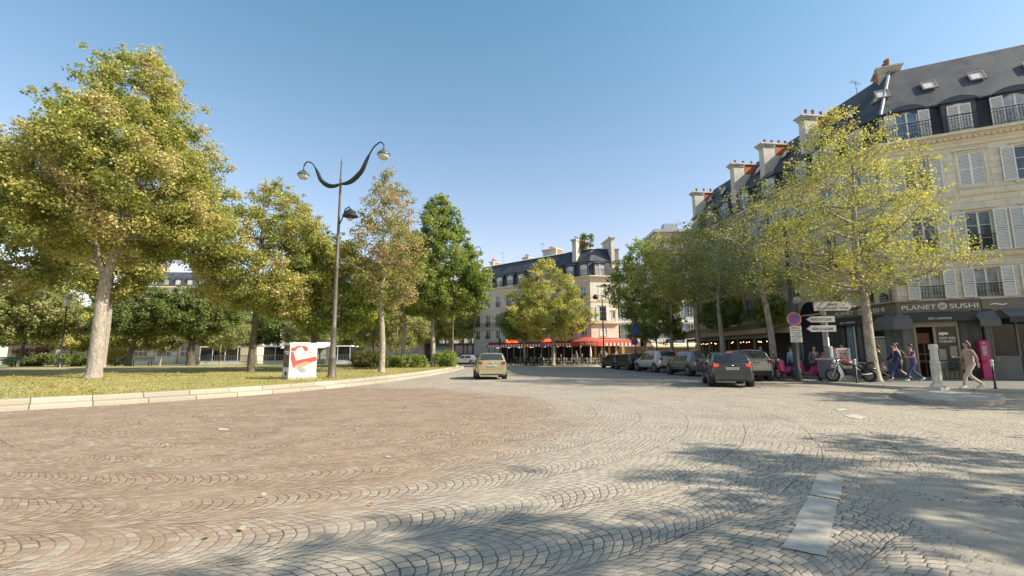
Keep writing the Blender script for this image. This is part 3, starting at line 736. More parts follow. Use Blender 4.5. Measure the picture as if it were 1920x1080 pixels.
def antenna(label, x, y, z, h=1.6, rz=0, n=6):
    g = MB(); g.tube([(0, 0, 0), (0, 0, h)], .02, 5); g.tube([(-.5, 0, h-.1), (.6, 0, h-.1)], .014, 4)
    for k in range(n): q = -.45+k*1.0/n; g.tube([(q, -.22+.02*k, h-.1), (q, .22-.02*k, h-.1)], .01, 4)
    o = g.obj('antenna', IRON); o.location = (x, y, z); o.rotation_euler = (0, 0, rz); return tag(o, label, 'antenna', None)
def seg_frame(p, q):
    p = Vector(p); q = Vector(q); d = q-p; return d.length, T_((p.x, p.y, 0)) @ RZ(math.atan2(d.y, d.x))
def roof_sweep(B, pts, zc, zb, zr, setb=.45, brk=.75, rd_=3.1, depth=9.0, mat=SLATE, railing=True, top=ZINC):
    """cornice, balcony slab, steep slate face, upper slope to the ridge and the slope behind"""
    g = MB(); g.sweep(pts, [(0, zc-.72), (.05, zc-.70), (.05, zc-.58), (.12, zc-.50), (.12, zc-.40), (.30, zc-.20), (.42, zc-.16), (.42, zc-.02), (-setb-.1, zc)])
    # small blocks under the cornice
    for a, b in zip(pts[:-1], pts[1:]):
        L, T = seg_frame(a, b); n = int(L/.24); keep = g.M; g.M = T
        for k in range(n): x = (k+.5)*L/n; g.box(x-.055, x+.055, -.30, -.118, zc-.395, zc-.285)
        g.M = keep
    g.obj('cornice', TRIM, B)
    g = MB(); g.sweep(pts, [(-setb, zc-.01), (-brk, zb-.12), (-brk+.16, zb-.10), (-brk+.16, zb), (-brk-.05, zb+.03)]); g.obj('mansard', mat, B)
    g = MB(); g.sweep(pts, [(-brk-.05, zb+.031), (-rd_, zr), (-rd_-.25, zr+.06), (-rd_-.5, zr)], 0, False); g.obj('roof', mat, B)
    g = MB(); g.sweep(pts, [(-rd_-.5, zr), (-depth, zb), (-depth, .2)], 0, True); g.obj('rear_wall', RENDER, B)
    if railing:
        g = MB()
        for a, b in zip(pts[:-1], pts[1:]):
            L, T = seg_frame(a, b); g.M = T; y = -.34; e0 = .34*.3
            g.box(-.0, L, y-.02, y+.02, zc+.88, zc+.915); g.box(0, L, y-.012, y+.012, zc+.09, zc+.115); g.box(0, L, y-.01, y+.01, zc+.70, zc+.715)
            n = int(L/.12)
            for k in range(n+1): x = L*k/n; g.box(x-.008, x+.008, y-.008, y+.008, zc, zc+.88)
            for k in range(int(L/.48)):
                x = (k+.5)*.48
                for q in range(6):
                    t0 = q*PI/3; t1 = (q+1)*PI/3; g.tube([(x+.13*math.cos(t0), y, zc+.4+.2*math.sin(t0)), (x+.13*math.cos(t1), y, zc+.4+.2*math.sin(t1))], .009, 3, cap=False)
            g.M = None
        g.obj('balcony_railing', IRON, B)
def string_course(B, pts, z, out=.10, h=.18, mat=None):
    g = MB(); g.sweep(pts, [(0, z-h), (out*.6, z-h*.8), (out, z-h*.3), (out, z), (0, z+.02)]); g.obj('string_course', mat or TRIM, B)

# ---- corner building on the right -------------------------------------------------
DA = Vector((.9009, -.4339)); K = Vector((20.775, 25.46)); DB = Vector((-.1227, .9924))
A_END = K+DA*17.0; B_END = K+DB*8.0; R2_END = K+DB*14.7; R3_END = K+DB*22.0
rb = thing('apartment_building', 'cream stone corner building with grey shutters above the sushi restaurant', 'building', (K.x, K.y, 0))
INV = T_((-K.x, -K.y, 0))
def loc(T): return INV @ T
LA, TA = seg_frame(K, A_END); LB, TB = seg_frame(B_END, K)
bx = [1.5+2.25*k for k in range(7)]; bb = [LB-6.4, LB-4.1, LB-1.8]
F1, F2, F3 = (4.22, 1.5), (6.58, 2.1), (10.08, 1.8)
opsA = [(x, F1[0], .98, F1[1]) for x in bx]+[(x, F2[0], 1.05, F2[1]) for x in bx]+[(x, F3[0], 1.05, F3[1]) for x in bx]
opsB = [(x, F1[0], .8, F1[1]) for x in bb[1:]]+[(x, F2[0], 1.0, F2[1]) for x in bb]+[(x, F3[0], 1.0, F3[1]) for x in bb]
rpts = [(v.x-K.x, v.y-K.y) for v in (B_END, K, A_END)]
wa = link('wall', wall_mesh(LA, 3.55, 12.4, opsA, LIME), rb, loc(TA)); wb = link('wall', wall_mesh(LB, 3.55, 12.4, opsB, LIME), rb, loc(TB))
rd = random.Random(5)
for i, x in enumerate(bx):
    p1 = [PANE, PANE, PANE_C][rd.randrange(3)]
    window(rb, loc(TA), x, F1[0], .98, F1[1], 'or', PANE_C if i < 2 else p1)
    window(rb, loc(TA), x, F2[0], 1.05, F2[1], 'or', PANE)
    window(rb, loc(TA), x, F3[0], 1.05, F3[1], 'c' if i == 1 else 'or' if i == 0 else 'o', PANE_B if i == 0 else PANE)
    dormer(rb, loc(TA), x-.06, 13.02, 1.0, 1.78, 'c' if i in (1, 5) else 'o', PANE_C if i == 2 else PANE_B)
for i, x in enumerate(bb):
    if i: window(rb, loc(TB), x, F1[0], .8, F1[1], 'r', PANE)
    window(rb, loc(TB), x, F2[0], 1.0, F2[1], 'r' if i else 'or', PANE); window(rb, loc(TB), x, F3[0], 1.0, F3[1], 'or' if i == 2 else 'r', PANE_B)
    dormer(rb, loc(TB), x, 13.02, 1.0, 1.78, 'o' if i == 1 else 'c' if i == 2 else '', PANE_C)
roof_sweep(rb, rpts, 13.0, 15.08, 18.75)
string_course(rb, rpts, 6.42, .22, .22); string_course(rb, rpts, 9.62, .09, .14); string_course(rb, rpts, 4.0, .06, .1)
# continuous sill mouldings under the third floor closed window
sl = math.atan2(2.3, 3.64)
for x in (.9, 3.1, 5.2, 7.5): skylight(rb, loc(TA), x, 1.62, 16.5, sl, .72, .8)
for x in (2.2, 4.6, 6.6): skylight(rb, loc(TB), x, 1.62, 16.5, sl, .72, .8)
chimney(rb, loc(TA), 1.7, 3.2, 4.4, 15.5, 19.15, 1.1, 4, .1)
chimney(rb, loc(TB), LB-6.2, .55, 4.2, 12.9, 18.0, .6, 6, 1.0)
g = MB(); g.tube([(.25, -.10, .3), (.25, -.10, 12.3)], .05, 8); g.tube([(LB-.28, -.09, 4.2), (LB-.28, -.09, 12.3)], .045, 8); g.obj('drainpipe', MATS['zinc'], rb, loc(TB))
# hip capping in zinc on the corner
g = MB(); g.M = INV
hp = [K+((DA+DB)*-1).normalized()*0 for _ in (0,)]
nA = Vector((DA.y, -DA.x)); nB = Vector(((K-B_END).normalized().y, -(K-B_END).normalized().x)); mm = (nA+nB).normalized(); kk = 1/mm.dot(nA)
def hp(o, z): q = K+mm*(o*kk); return (q.x, q.y, z)
g.tube([hp(-.44, 13.0), hp(-.74, 15.0), hp(-.80, 15.15), hp(-3.1, 18.8)], .09, 6); g.obj('hip_capping', ZINC, rb)

# ---- ground floor shops -----------------------------------------------------------
TXTW = basic('sign_letter_white', (.75, .74, .70), .5, var=0); TXTD = basic('sign_letter_dark', (.05, .05, .055), .5, var=0)
FASC = basic('bronze_fascia', (.17, .148, .12), .5, .1, .2, 2)
AWN = basic('grey_awning_fabric', (.13, .13, .14), .8, var=.12, scale=2); AWN_D = basic('dark_awning_fabric', (.05, .05, .055), .8, var=.12)
TAN = basic('tan_awning_fabric', (.36, .27, .18), .85, var=.15, scale=2); ORANGE = basic('orange_awning_fabric', (.48, .22, .035), .85, var=.12)
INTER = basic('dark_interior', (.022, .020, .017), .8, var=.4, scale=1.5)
FRT = basic('tan_door_frame', (.34, .30, .20), .5, var=.15)
def mm_(n, T, mats, f, parent=None):
    g = MB(); f(g); return g.obj(n, mats, parent or rb, loc(T))
# fascia band wrapping the corner
tfa = B_END.lerp(K, (LB-4.9)/LB)
fp = [(tfa.x-K.x, tfa.y-K.y), (0, 0), ((K+DA*3.28).x-K.x, (K+DA*3.28).y-K.y)]
g = MB(); g.sweep(fp, [(.0, 3.52), (.22, 3.52), (.22, 3.58), (.20, 3.60), (.20, 4.02), (.26, 4.05), (.26, 4.12), (0, 4.16)]); fa = g.obj('fascia', FASC, rb)
text_mesh('sign_lettering', 'PLANET', .34, TXTW, rb, loc(TA) @ T_((.80, -.215, 3.67)), .02, 1.42)
text_mesh('sign_lettering', 'SUSHI', .34, TXTW, rb, loc(TA) @ T_((2.62, -.215, 3.67)), .02, 1.10)
text_mesh('sign_lettering', 'PLANET', .34, TXTW, rb, loc(TB) @ T_((LB-3.35, -.215, 3.67)), .02, 1.35)
text_mesh('sign_lettering', 'SUSHI', .34, TXTW, rb, loc(TB) @ T_((LB-1.2, -.215, 3.67)), .02, 1.15)
def logo(T):
    g = MB(); g.M = Matrix.Rotation(PI/2, 4, 'X'); g.lathe([(0, .05), (.17, .045), (.20, .02), (.20, 0)], 28)
    o = g.obj('sign_emblem', basic('emblem_pale_pink', (.62, .50, .50), .4, var=0), rb, T)
    g = MB(); g.M = Matrix.Rotation(PI/2, 4, 'X')
    g.add([(-.12, -.03, .058), (-.02, -.09, .058), (.10, -.02, .058), (.15, .04, .058), (.02, .03, .058), (-.08, .05, .058)], [(0, 1, 2, 3, 4, 5)]); g.add([(.02, .05, .058), (.12, .07, .058), (.05, .12, .058)], [(0, 1, 2)])
    g.obj('emblem_mark', basic('emblem_grey', (.25, .22, .22), .5, var=0), o)
logo(loc(TA) @ T_((1.76, -.21, 3.80))); logo(loc(TB) @ T_((LB-2.2, -.21, 3.80)))
# straight rolled awning with lettering and the hood at the corner
mm_('awning', TA, AWN_D, lambda g: (g.box(.12, 3.05, -.42, -.0, 3.32, 3.47), g.prism([(-.44, 3.30), (-.46, 3.02), (-.44, 3.00), (-.08, 3.40), (0, 3.40), (0, 3.46), (-.44, 3.46)], .14, 3.03, 0, 'x')))
text_mesh('sign_lettering', 'PRÊT À EMPORTER', .15, TXTW, rb, loc(TA) @ T_((1.55, -.475, 3.11)), .006, .95)
mm_('awning', TB, AWN_D, lambda g: g.prism([(0, 3.46), (-.46, 3.46), (-.46, 3.05), (0, 3.3)], LB-4.6, LB-.6, 0, 'x'))
text_mesh('sign_lettering', 'PRÊT À EMPORTER', .15, TXTW, rb, loc(TB) @ T_((LB-2.9, -.475, 3.15)), .006, 1.1)
hp0 = K+DB*.75; hp1 = K+DA*.30
g = MB(); g.sweep([(hp0.x-K.x, hp0.y-K.y), (0, 0), (hp1.x-K.x, hp1.y-K.y)], [(.0, 3.56), (.25, 3.50), (.72, 3.22), (.95, 3.02), (.96, 2.62), (.94, 2.62), (.93, 3.0), (0, 3.3)]); g.obj('awning', AWN, rb)
# panelling of the shop, door, window
def panels(g, x0, x1, z1=3.5, n=None, y=-.06):
    n = n or max(1, int((x1-x0)/.42)); g.box(x0, x1, y, .10, .12, z1, 0); wd = (x1-x0)/n
    for k in range(n):
        a = x0+k*wd+.05; b = x0+(k+1)*wd-.05
        for q in ((a, a+.03, .55, z1-.3), (b-.03, b, .55, z1-.3), (a+.031, b-.031, .55, .58), (a+.031, b-.031, z1-.33, z1-.3)): g.box(q[0], q[1], y-.025, y-.001, q[2], q[3], 0)
    g.box(x0, x1, y-.05, y-.002, .12, .36, 0)
mm_('shopfront', TA, GREYPAINT, lambda g: panels(g, 0, .52)); mm_('shopfront', TA, DARKPAINT, lambda g: panels(g, 2.36, 3.22))
mm_('shopfront', TB, GREYPAINT, lambda g: (panels(g, LB-.95, LB), panels(g, LB-2.75, LB-2.45)))
mm_('shopfront', TB, DARKPAINT, lambda g: panels(g, LB-4.9, LB-3.6))
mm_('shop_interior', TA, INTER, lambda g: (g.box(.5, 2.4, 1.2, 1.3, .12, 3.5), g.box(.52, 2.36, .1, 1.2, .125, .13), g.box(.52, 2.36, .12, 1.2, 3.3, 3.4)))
mm_('door_frame', TA, FRT, lambda g: (g.box(.54, .62, -.03, .05, .12, 3.0), g.box(1.32, 1.42, -.03, .05, .12, 2.75), g.box(2.26, 2.34, -.03, .05, .12, 3.0), g.box(.62, 2.26, -.03, .05, 2.76, 3.0), g.box(1.42, 2.26, -.02, .05, .12, 1.0), g.box(.54, 2.34, -.02, .05, 3.0, 3.36)))
d = mm_('door', TA, basic('red_brown_counter', (.15, .055, .03), .5, var=.3), lambda g: (g.box(.66, .70, .3, .34, .13, 2.7), g.box(.70, 1.24, .34, .38, 1.9, 2.45), g.box(.70, 1.28, .5, .9, .9, 1.02), g.box(.72, 1.25, .5, .9, 1.3, 1.4), g.box(.95, 1.0, .3, .34, .13, 1.9)))
mm_('window', TA, SHOPGLASS, lambda g: g.box(1.42, 2.26, .01, .02, 1.0, 2.76))
text_mesh('window_lettering', 'CLICK AND', .15, TXTW, rb, loc(TA) @ T_((1.86, -.002, 2.12)), .002, .66, bold=.004)
text_mesh('window_lettering', 'COLLECT', .17, TXTW, rb, loc(TA) @ T_((1.86, -.002, 1.94)), .002, .66, bold=.004)
mm_('window_sticker', TA, TXTW, lambda g: (g.prism([(1.56, 2.32), (1.92, 2.34), (1.95, 2.40), (1.90, 2.46), (1.58, 2.47), (1.54, 2.40)], .004, .006, 0, 'y'), g.prism([(1.68, 2.26), (1.74, 2.32), (1.66, 2.32)], .004, .006, 0, 'y')))
mm_('menu_poster', TA, basic('menu_paper', (.35, .33, .27), .7, var=.4, scale=9), lambda g: (g.box(1.92, 2.2, .004, .008, 1.15, 1.75), g.box(1.46, 1.76, .004, .008, 1.05, 1.6)))
# side street face: door, wide windows, posters
mm_('shop_interior', TB, INTER, lambda g: (g.box(LB-3.6, LB-.9, 1.2, 1.3, .12, 3.5), g.box(LB-3.6, LB-.9, .1, 1.2, 3.3, 3.4)))
mm_('window', TB, SHOPGLASS, lambda g: g.box(LB-3.55, LB-1.0, .06, .07, .5, 3.0))
mm_('window_frame', TB, WFRAME, lambda g: (g.box(LB-2.2, LB-2.08, -.02, .05, .4, 3.0), g.box(LB-1.75, LB-1.7, -.02, .05, 2.2, 3.0), g.box(LB-3.05, LB-2.95, -.01, .05, .4, 3.0), g.box(LB-2.2, LB-1.0, -.01, .04, 2.25, 2.33)))
mm_('shop_panel', TB, basic('pale_blue_panel', (.20, .25, .28), .5, var=.2), lambda g: g.box(LB-3.55, LB-3.1, -.01, .04, .4, 3.0))
mm_('shop_panel', TB, basic('cream_panel', (.40, .37, .31), .6, var=.2), lambda g: g.box(LB-2.0, LB-1.0, -.005, .04, .4, 2.2))
# porte cochere arch with dark doors and cream pillar
ax = LB-6.35
def arch(g, r=.95, zs=3.9):
    n = 14; pts = [(ax+r*math.cos(PI*k/n), zs+r*math.sin(PI*k/n)) for k in range(n+1)]
    g.prism([(ax+r, .13)]+pts+[(ax-r, .13)], -.03, -.01, 0, 'y')
    for k in range(n):
        a, b = pts[k], pts[k+1]; g.prism([a, b, (ax+(b[0]-ax)*1.12, zs+(b[1]-zs)*1.12), (ax+(a[0]-ax)*1.12, zs+(a[1]-zs)*1.12)], -.10, .0, 1, 'y')
mm_('carriage_door', TB, [basic('midnight_blue_paint', (.018, .022, .035), .4, var=.2), TRIM], arch)
mm_('pillar', TB, [TRIM], lambda g: (g.box(LB-5.35, LB-4.95, -.12, .02, .13, 3.6), g.box(LB-5.4, LB-4.9, -.16, .02, 3.3, 3.5)))
mm_('wall', TB, [LIME], lambda g: (g.box(0, LB-4.9, .0, .2, .12, 3.55)))
# neighbouring shop on the right: awnings, glazed front
mm_('fascia', TA, FASC, lambda g: g.box(3.32, 17.0, -.2, .0, 3.56, 4.10))
text_mesh('sign_lettering', '~', .7, TXTW, rb, loc(TA) @ T_((3.95, -.215, 3.62)), .01, .62)
def awn(g, x0, x1, zt=3.62, zo=3.02, out=1.25, val=.28): g.prism([(-.02, zt), (-out, zo), (-out-.01, zo-val), (-out+.02, zo-val), (-out+.03, zo-.02), (-.02, zt-.08)], x0, x1, 0, 'x')
mm_('awning', TA, AWN, lambda g: awn(g, 2.95, 3.72, 3.60, 3.0, .85, .30))
mm_('awning', TA, AWN, lambda g: (awn(g, 3.95, 9.4, 3.64, 3.18, 1.0, .0), g.box(3.95, 9.4, -1.03, -.99, 3.14, 3.18, 0)))
mm_('awning_valance', TA, AWN_D, lambda g: g.box(3.97, 9.38, -1.02, -1.0, 2.84, 3.139))
text_mesh('sign_lettering', 'PC', .26, TXTW, rb, loc(TA) @ T_((4.98, -1.03, 2.90)), .006, .34, bold=.01)
mm_('shopfront', TA, GREYPAINT, lambda g: (panels(g, 3.34, 3.62, 3.5, 1), g.box(3.62, 4.55, -.03, .1, .12, 1.25), g.box(4.5, 4.58, -.04, .1, 1.25, 3.3), g.box(3.62, 9.4, -.03, .1, 3.1, 3.5), g.box(5.4, 5.5, -.04, .1, .12, 3.1), g.box(6.6, 6.7, -.04, .1, .12, 3.1)))
mm_('window', TA, SHOPGLASS, lambda g: (g.box(3.62, 4.5, .02, .03, 1.25, 3.1), g.box(4.58, 5.4, .03, .04, .14, 3.1), g.box(5.5, 6.6, .03, .04, .14, 3.1), g.box(6.7, 9.4, .03, .04, .14, 3.1)))
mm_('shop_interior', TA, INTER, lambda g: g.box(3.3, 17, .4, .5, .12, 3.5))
mm_('menu_poster', TA, basic('wood_menu', (.30, .20, .10), .6, var=.4, scale=5), lambda g: (g.box(4.7, 5.2, .0, .02, 1.2, 1.75), g.box(3.64, 3.78, -.05, -.031, .95, 1.2)))
# street name plates
PLATE = basic('street_plate_blue', (.02, .05, .09), .4, var=.1); PLATEG = basic('street_plate_green', (.03, .10, .06), .4, var=.1)
def plate(T, x, z, w_, h, l1, l2):
    o = mm_('street_plate', T, [PLATE, PLATEG], lambda g: (g.box(x-w_/2, x+w_/2, -.06, -.01, z, z+h), g.prism([(x+w_*.42*math.cos(PI*k/8), z+h+w_*.26*math.sin(PI*k/8)) for k in range(9)], -.06, -.01, 1, 'y')))
    text_mesh('plate_lettering', l1, h*.34, TXTW, rb, loc(T) @ T_((x, -.065, z+h*.52)), .002, w_*.7); text_mesh('plate_lettering', l2, h*.3, TXTW, rb, loc(T) @ T_((x, -.065, z+h*.14)), .002, w_*.8)
plate(TB, LB-.75, 4.25, .5, .34, 'RUE', 'DES'); plate(TA, .32, 5.05, .5, .30, 'PLACE', '8e')

# ---- next buildings along the side street --------------------------------------------
def street_building(label, p, q, seed, closed_end=True, nb=None, zc=13.0, zb=15.08, zr=18.4, mat=LIME, f1=True, chim=(), stackspec=(.55, 4.2), ground=None):
    p = Vector(p); q = Vector(q); B = thing('apartment_building', label, 'building', (p.x, p.y, 0)); inv = T_((-p.x, -p.y, 0)); L, T = seg_frame(p, q); T = inv @ T
    rd = random.Random(seed); nb = nb or int(L/2.25); sp = L/nb; xs = [(k+.5)*sp for k in range(nb)]
    fl = [(4.3, 1.45), (6.62, 2.05), (10.0, 1.8)]
    ops = [(x, z, 1.0, h) for x in xs for z, h in fl]
    link('wall', wall_mesh(L, 3.5, zc-.6, ops, mat), B, T)
    g = MB(); g.box(0, L, .0, .25, .1, 3.5); g.obj('wall', mat, B, T)
    for x in xs:
        for k, (z, h) in enumerate(fl): window(B, T, x, z, 1.0, h, rd.choice(['or', 'r', 'o', 'r']), rd.choice([PANE, PANE_B, PANE_C]))
        dormer(B, T, x, zc+.02, 1.0, 1.78, rd.choice(['', 'o', 'c']), rd.choice([PANE_B, PANE_C]))
    pts = [(0, 0), ((q-p).x, (q-p).y)]
    roof_sweep(B, pts, zc, zb, zr); string_course(B, pts, 9.6, .09, .14, TRIM)
    g = MB(); g.sweep(pts, [(0, 6.0), (.1, 6.05), (.55, 6.2), (.6, 6.25), (.6, 6.4), (0, 6.42)]); g.obj('balcony_slab', TRIM, B)
    g = MB(); g.M = T; y = -.56; g.box(0, L, y-.02, y+.02, 7.28, 7.31); n = int(L/.12)
    for k in range(n+1): g.box(L*k/n-.008, L*k/n+.008, y-.008, y+.008, 6.4, 7.28)
    g.obj('balcony_railing', IRON, B)
    for k in range(nb): skylight(B, T, (k+.5)*sp, 1.62, 16.5, sl, .7, .9)
    for x, z1, pots in chim: chimney(B, T, x, stackspec[0], stackspec[1], zc-.1, z1, .6, pots, 1.0)
    return B, T, L
B2, T2, L2 = street_building('cream stone building above the tan awning, between the brick-topped chimney stacks', R2_END, B_END-DB*.0+Vector((0, .012)), 4, chim=((4.0, 18.0, 6),))
B3, T3, L3 = street_building('farthest cream stone building of the right hand street, its corner facing the white house', R3_END, R2_END+Vector((0, .012)), 9, chim=((7.25, 18.0, 5), (.4, 17.8, 5)))
# gable end of the last building
g = MB(); q = R3_END; g.add([(0, 0, .1), (9, 1.1, .1), (9, 1.1, 14.8), (3.1, .4, 18.3), (.75, .1, 15), (0, 0, 12.9)], [(0, 1, 2, 3, 4, 5)]); g.obj('gable_wall', RENDER, B3)
# restaurant front under the tan awning (part of building B2/B3)
GLOW = basic('warm_lamp', (1, .55, .2), .5, var=0, emit=((1, .5, .18), 3.0))
def rest(B, T, x0, x1, side=False):
    g = MB(); g.prism([(-.02, 3.70), (-1.9, 3.20), (-1.95, 3.16), (-1.95, 2.86), (-1.90, 2.86), (-1.88, 3.08), (-.02, 3.55)], x0, x1, 0, 'x'); g.obj('awning', TAN, B, T)
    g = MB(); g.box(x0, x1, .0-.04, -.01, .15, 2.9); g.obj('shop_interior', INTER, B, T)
    g = MB(); g.box(x0, x1, -1.5, -1.3, 2.55, 2.8)
    n = int((x1-x0)/1.6)
    for k in range(n+1): x = x0+.06+(x1-x0-.12)*k/n; g.box(x-.05, x+.05, -1.48, -1.36, .13, 2.55)
    g.obj('terrace_frame', GREYPAINT, B, T)
    g = MB(); rdd = random.Random(2)
    for k in range(int((x1-x0)*2.2)): g.ball((x0+.3+k*.42, -.9+rdd.uniform(-.2, .2), 2.32+rdd.uniform(-.05, .05)), .035, 6)
    g.obj('lamp_string', GLOW, B, T)
rest(B2, T2, .02, L2-.3); rest(B3, T3, 1.2, L3)
g = MB(); g.prism([(-.05, 3.9), (-2.6, 3.0), (-2.6, 2.7), (-.05, 3.0)], .6, 1.15, 0, 'x'); g.obj('awning', ORANGE, B3, T3)
g = MB()
for k in range(9): g.box(1.6+k*.55, 1.66+k*.55, -.12, -.05, .13, 2.5)
g.box(1.5, 6.2, -.12, -.05, 1.2, 1.26); g.obj('window_frame', basic('brass_frame', (.35, .30, .22), .4), B3, T3)
# ---- cafe building at the end of the square -----------------------------------------
CK = Vector((10.95, 66.0)); CL = CK+Vector((-.75, .66)).normalized()*23.5; CR = CK+Vector((1, .13)).normalized()*3.95
cb = thing('apartment_building', 'long stone corner building with slate mansard roof above the red cafe awnings', 'building', (CK.x, CK.y, 0)); invc = T_((-CK.x, -CK.y, 0))
LL, TL = seg_frame(CL, CK); LR, TR = seg_frame(CK, CR); TL = invc @ TL; TR = invc @ TR
fl = [(4.0, 1.4, .95), (6.05, 2.0, .95), (9.15, 1.75, .95)]
nb = 10; xs = [(k+.5)*LL/nb for k in range(nb)]; rd = random.Random(8)
link('wall', wall_mesh(LL, 3.2, 11.9, [(x, z, w_, h) for x in xs for z, h, w_ in fl], LIME2), cb, TL)  # greyer stone than the sunlit end: this face's shade is put into its colour
link('wall', wall_mesh(LR, 3.2, 11.9, [(1.75, z, .95, h) for z, h, w_ in fl]+[(3.35, 5.9, .4, 1.5), (3.35, 9.2, .4, 1.4)], LIME), cb, TR)
g = MB(); g.box(0, LL, 0, .3, .12, 3.2); g.obj('wall', LIME2, cb, TL); g = MB(); g.box(0.01, LR, 0, .3, .12, 3.2); g.obj('wall', LIME, cb, TR)
for i, x in enumerate(xs):
    for k, (z, h, w_) in enumerate(fl): window(cb, TL, x, z, w_, h, 'o' if (i*3+k) % 7 == 6 else 'r', rd.choice([PANE, PANE, PANE_B]))
    dormer(cb, TL, x, 12.45, 1.15, 1.75, '', PANE_C)
for k, (z, h, w_) in enumerate(fl): window(cb, TR, 1.75, z, w_, h, ['c', 'or', 'c'][k], PANE)
dormer(cb, TR, 1.6, 12.45, 1.3, 1.75, '', PANE_C)
cpts = [(CL.x-CK.x, CL.y-CK.y), (0, 0), (CR.x-CK.x, CR.y-CK.y)]
roof_sweep(cb, cpts, 12.43, 14.75, 16.85, .45, .75, 2.4, 8.0, SLATE)
ZR = slate_mat('zinc_slate', (.30, .31, .33), (.36, .37, .39), .3)
g = MB(); g.sweep(cpts[1:], [(-.79, 14.80), (-2.42, 16.87)], 0, False); 
string_course(cb, cpts, 5.75, .35, .22); string_course(cb, cpts, 3.75, .1, .15); string_course(cb, cpts, 8.8, .08, .12)
g = MB(); g.M = TL; y = -.33; g.box(0, LL, y-.02, y+.02, 6.6, 6.64); n = int(LL/.14)
for k in range(n+1): g.box(LL*k/n-.009, LL*k/n+.009, y-.009, y+.009, 5.77, 6.6)
g.obj('balcony_railing', IRON, cb)
g = MB(); g.sweep(cpts, [(-2.2, 16.80), (-2.45, 16.98), (-2.7, 16.9)], 0, False); g.obj('ridge_capping', basic('bright_zinc', (.68, .69, .70), .35, .3), cb)
slc = math.atan2(1.6, 2.05)
for x in (1.6, 4.0, 6.2, 8.6, 11.2, 14.2, 17.0, 19.4, 22.3): skylight(cb, TL, x, 1.35, 15.35, slc, .75, .85)
skylight(cb, TR, 2.6, 1.3, 15.3, slc, .7, .8)
chimney(cb, TL, LL-3.1, .9, 4.0, 14.3, 18.3, .7, 5, .9); chimney(cb, TR, 3.75, .6, 4.5, 12.3, 18.2, .5, 4, 3.8)
chimney(cb, TL, LL-9.5, 3.4, 5.0, 15.5, 18.2, 2.6, 9, .3); chimney(cb, TL, 1.2, 3.4, 5.0, 15.0, 17.9, .8, 5, .3); chimney(cb, TL, 9.0, 3.4, 5.0, 15.0, 17.6, 1.2, 4, .4)
# cafe on the ground floor
RED = basic('red_awning_fabric', (.45, .055, .035), .8, var=.15, scale=2); STRIPE = basic('white_stripe_fabric', (.72, .68, .62), .8, var=.08); NEON = basic('red_neon', (.8, .05, .02), .5, var=0, emit=((1, .10, .03), 1.6))
def cafe_awning(g, L, x0, x1):
    g.prism([(-.02, 3.45), (-3.3, 2.95), (-3.3, 2.90), (-.02, 3.35)], x0, x1, 0, 'x')
    n = int((x1-x0)/.26)
    for k in range(n):
        a = x0+(x1-x0)*k/n; b = x0+(x1-x0)*(k+1)/n; g.box(a, b, -3.32, -3.29, 2.52, 2.93, 1 if k % 2 else 0)
g = MB(); cafe_awning(g, LL, 6.5, LL+.6); g.obj('awning', [RED, STRIPE], cb, TL)
g = MB(); cafe_awning(g, LR, -.4, LR+1.2); g.obj('awning', [RED, STRIPE], cb, TR)
g = MB(); g.box(6.5, LL-.02, -.05, -.01, .14, 3.0); g.obj('cafe_front', INTER, cb, TL); g = MB(); g.box(.05, LR, -.05, -.01, .14, 3.0); g.obj('cafe_front', INTER, cb, TR)
g = MB()
for k in range(14): x = 6.7+k*1.3; g.box(x-.05, x+.05, -3.1, -3.0, .14, 2.9)
g.obj('terrace_post', GREYPAINT, cb, TL)
g = MB()
for k in range(5): g.box(.3+k*1.0, .62+k*1.0, -.12, -.055, .14, 2.7)
g.obj('cafe_panel', basic('ochre_panel', (.48, .30, .09), .5, var=.2), cb, TR)
g = MB()
for k in range(22): g.ball((7+k*.75, -1.5-(k % 3)*.6, 2.5), .09, 6, 0, (1, 1, .5))
g.obj('cafe_lamp', basic('pale_lamp', (.8, .8, .75), .4, var=0, emit=((1, .9, .7), .8)), cb, TL)
def half_dome(g, r, z0, h, n=10):
    for i in range(n):
        t0 = PI+PI*i/n; t1 = PI+PI*(i+1)/n
        p = [(r*math.cos(t)*k, r*.75*math.sin(t)*k, z0+h*(1-k**2)) for k in (1, .72, .36, 0) for t in (t0, t1)]
        g.add(p, [(0, 1, 3, 2), (2, 3, 5, 4), (4, 5, 7, 6)], 0, True); g.add([p[0], p[1], (p[1][0], p[1][1], z0-.62), (p[0][0], p[0][1], z0-.62)], [(0, 1, 2, 3)])
da = INV if 0 else None
g = MB(); half_dome(g, 2.3, 3.1, .62); dm = g.obj('dome_awning', basic('coral_awning_fabric', (.40, .075, .055), .8, var=.1), cb, TR @ T_((-1.2, -2.6, 0)) @ RZ(-.35))
text_mesh('sign_lettering', 'Le Dôme', .42, TXTW, cb, TR @ T_((-1.9, -4.66, 2.68)) @ RZ(-.35), .01, 1.9)
text_mesh('neon_sign', 'ROYAL', .62, NEON, cb, TL @ T_((11.6, -3.1, 3.25)), .04, 2.3, bold=.02)
text_mesh('neon_sign', 'CAFE', .5, NEON, cb, TL @ T_((18.2, -3.1, 3.25)), .04, 2.0, bold=.02)
g = MB(); g.box(6.5, LL-.5, -2.95, -2.85, 3.0, 3.35); g.obj('neon_board', basic('maroon_board', (.12, .02, .015), .5), cb, TL)
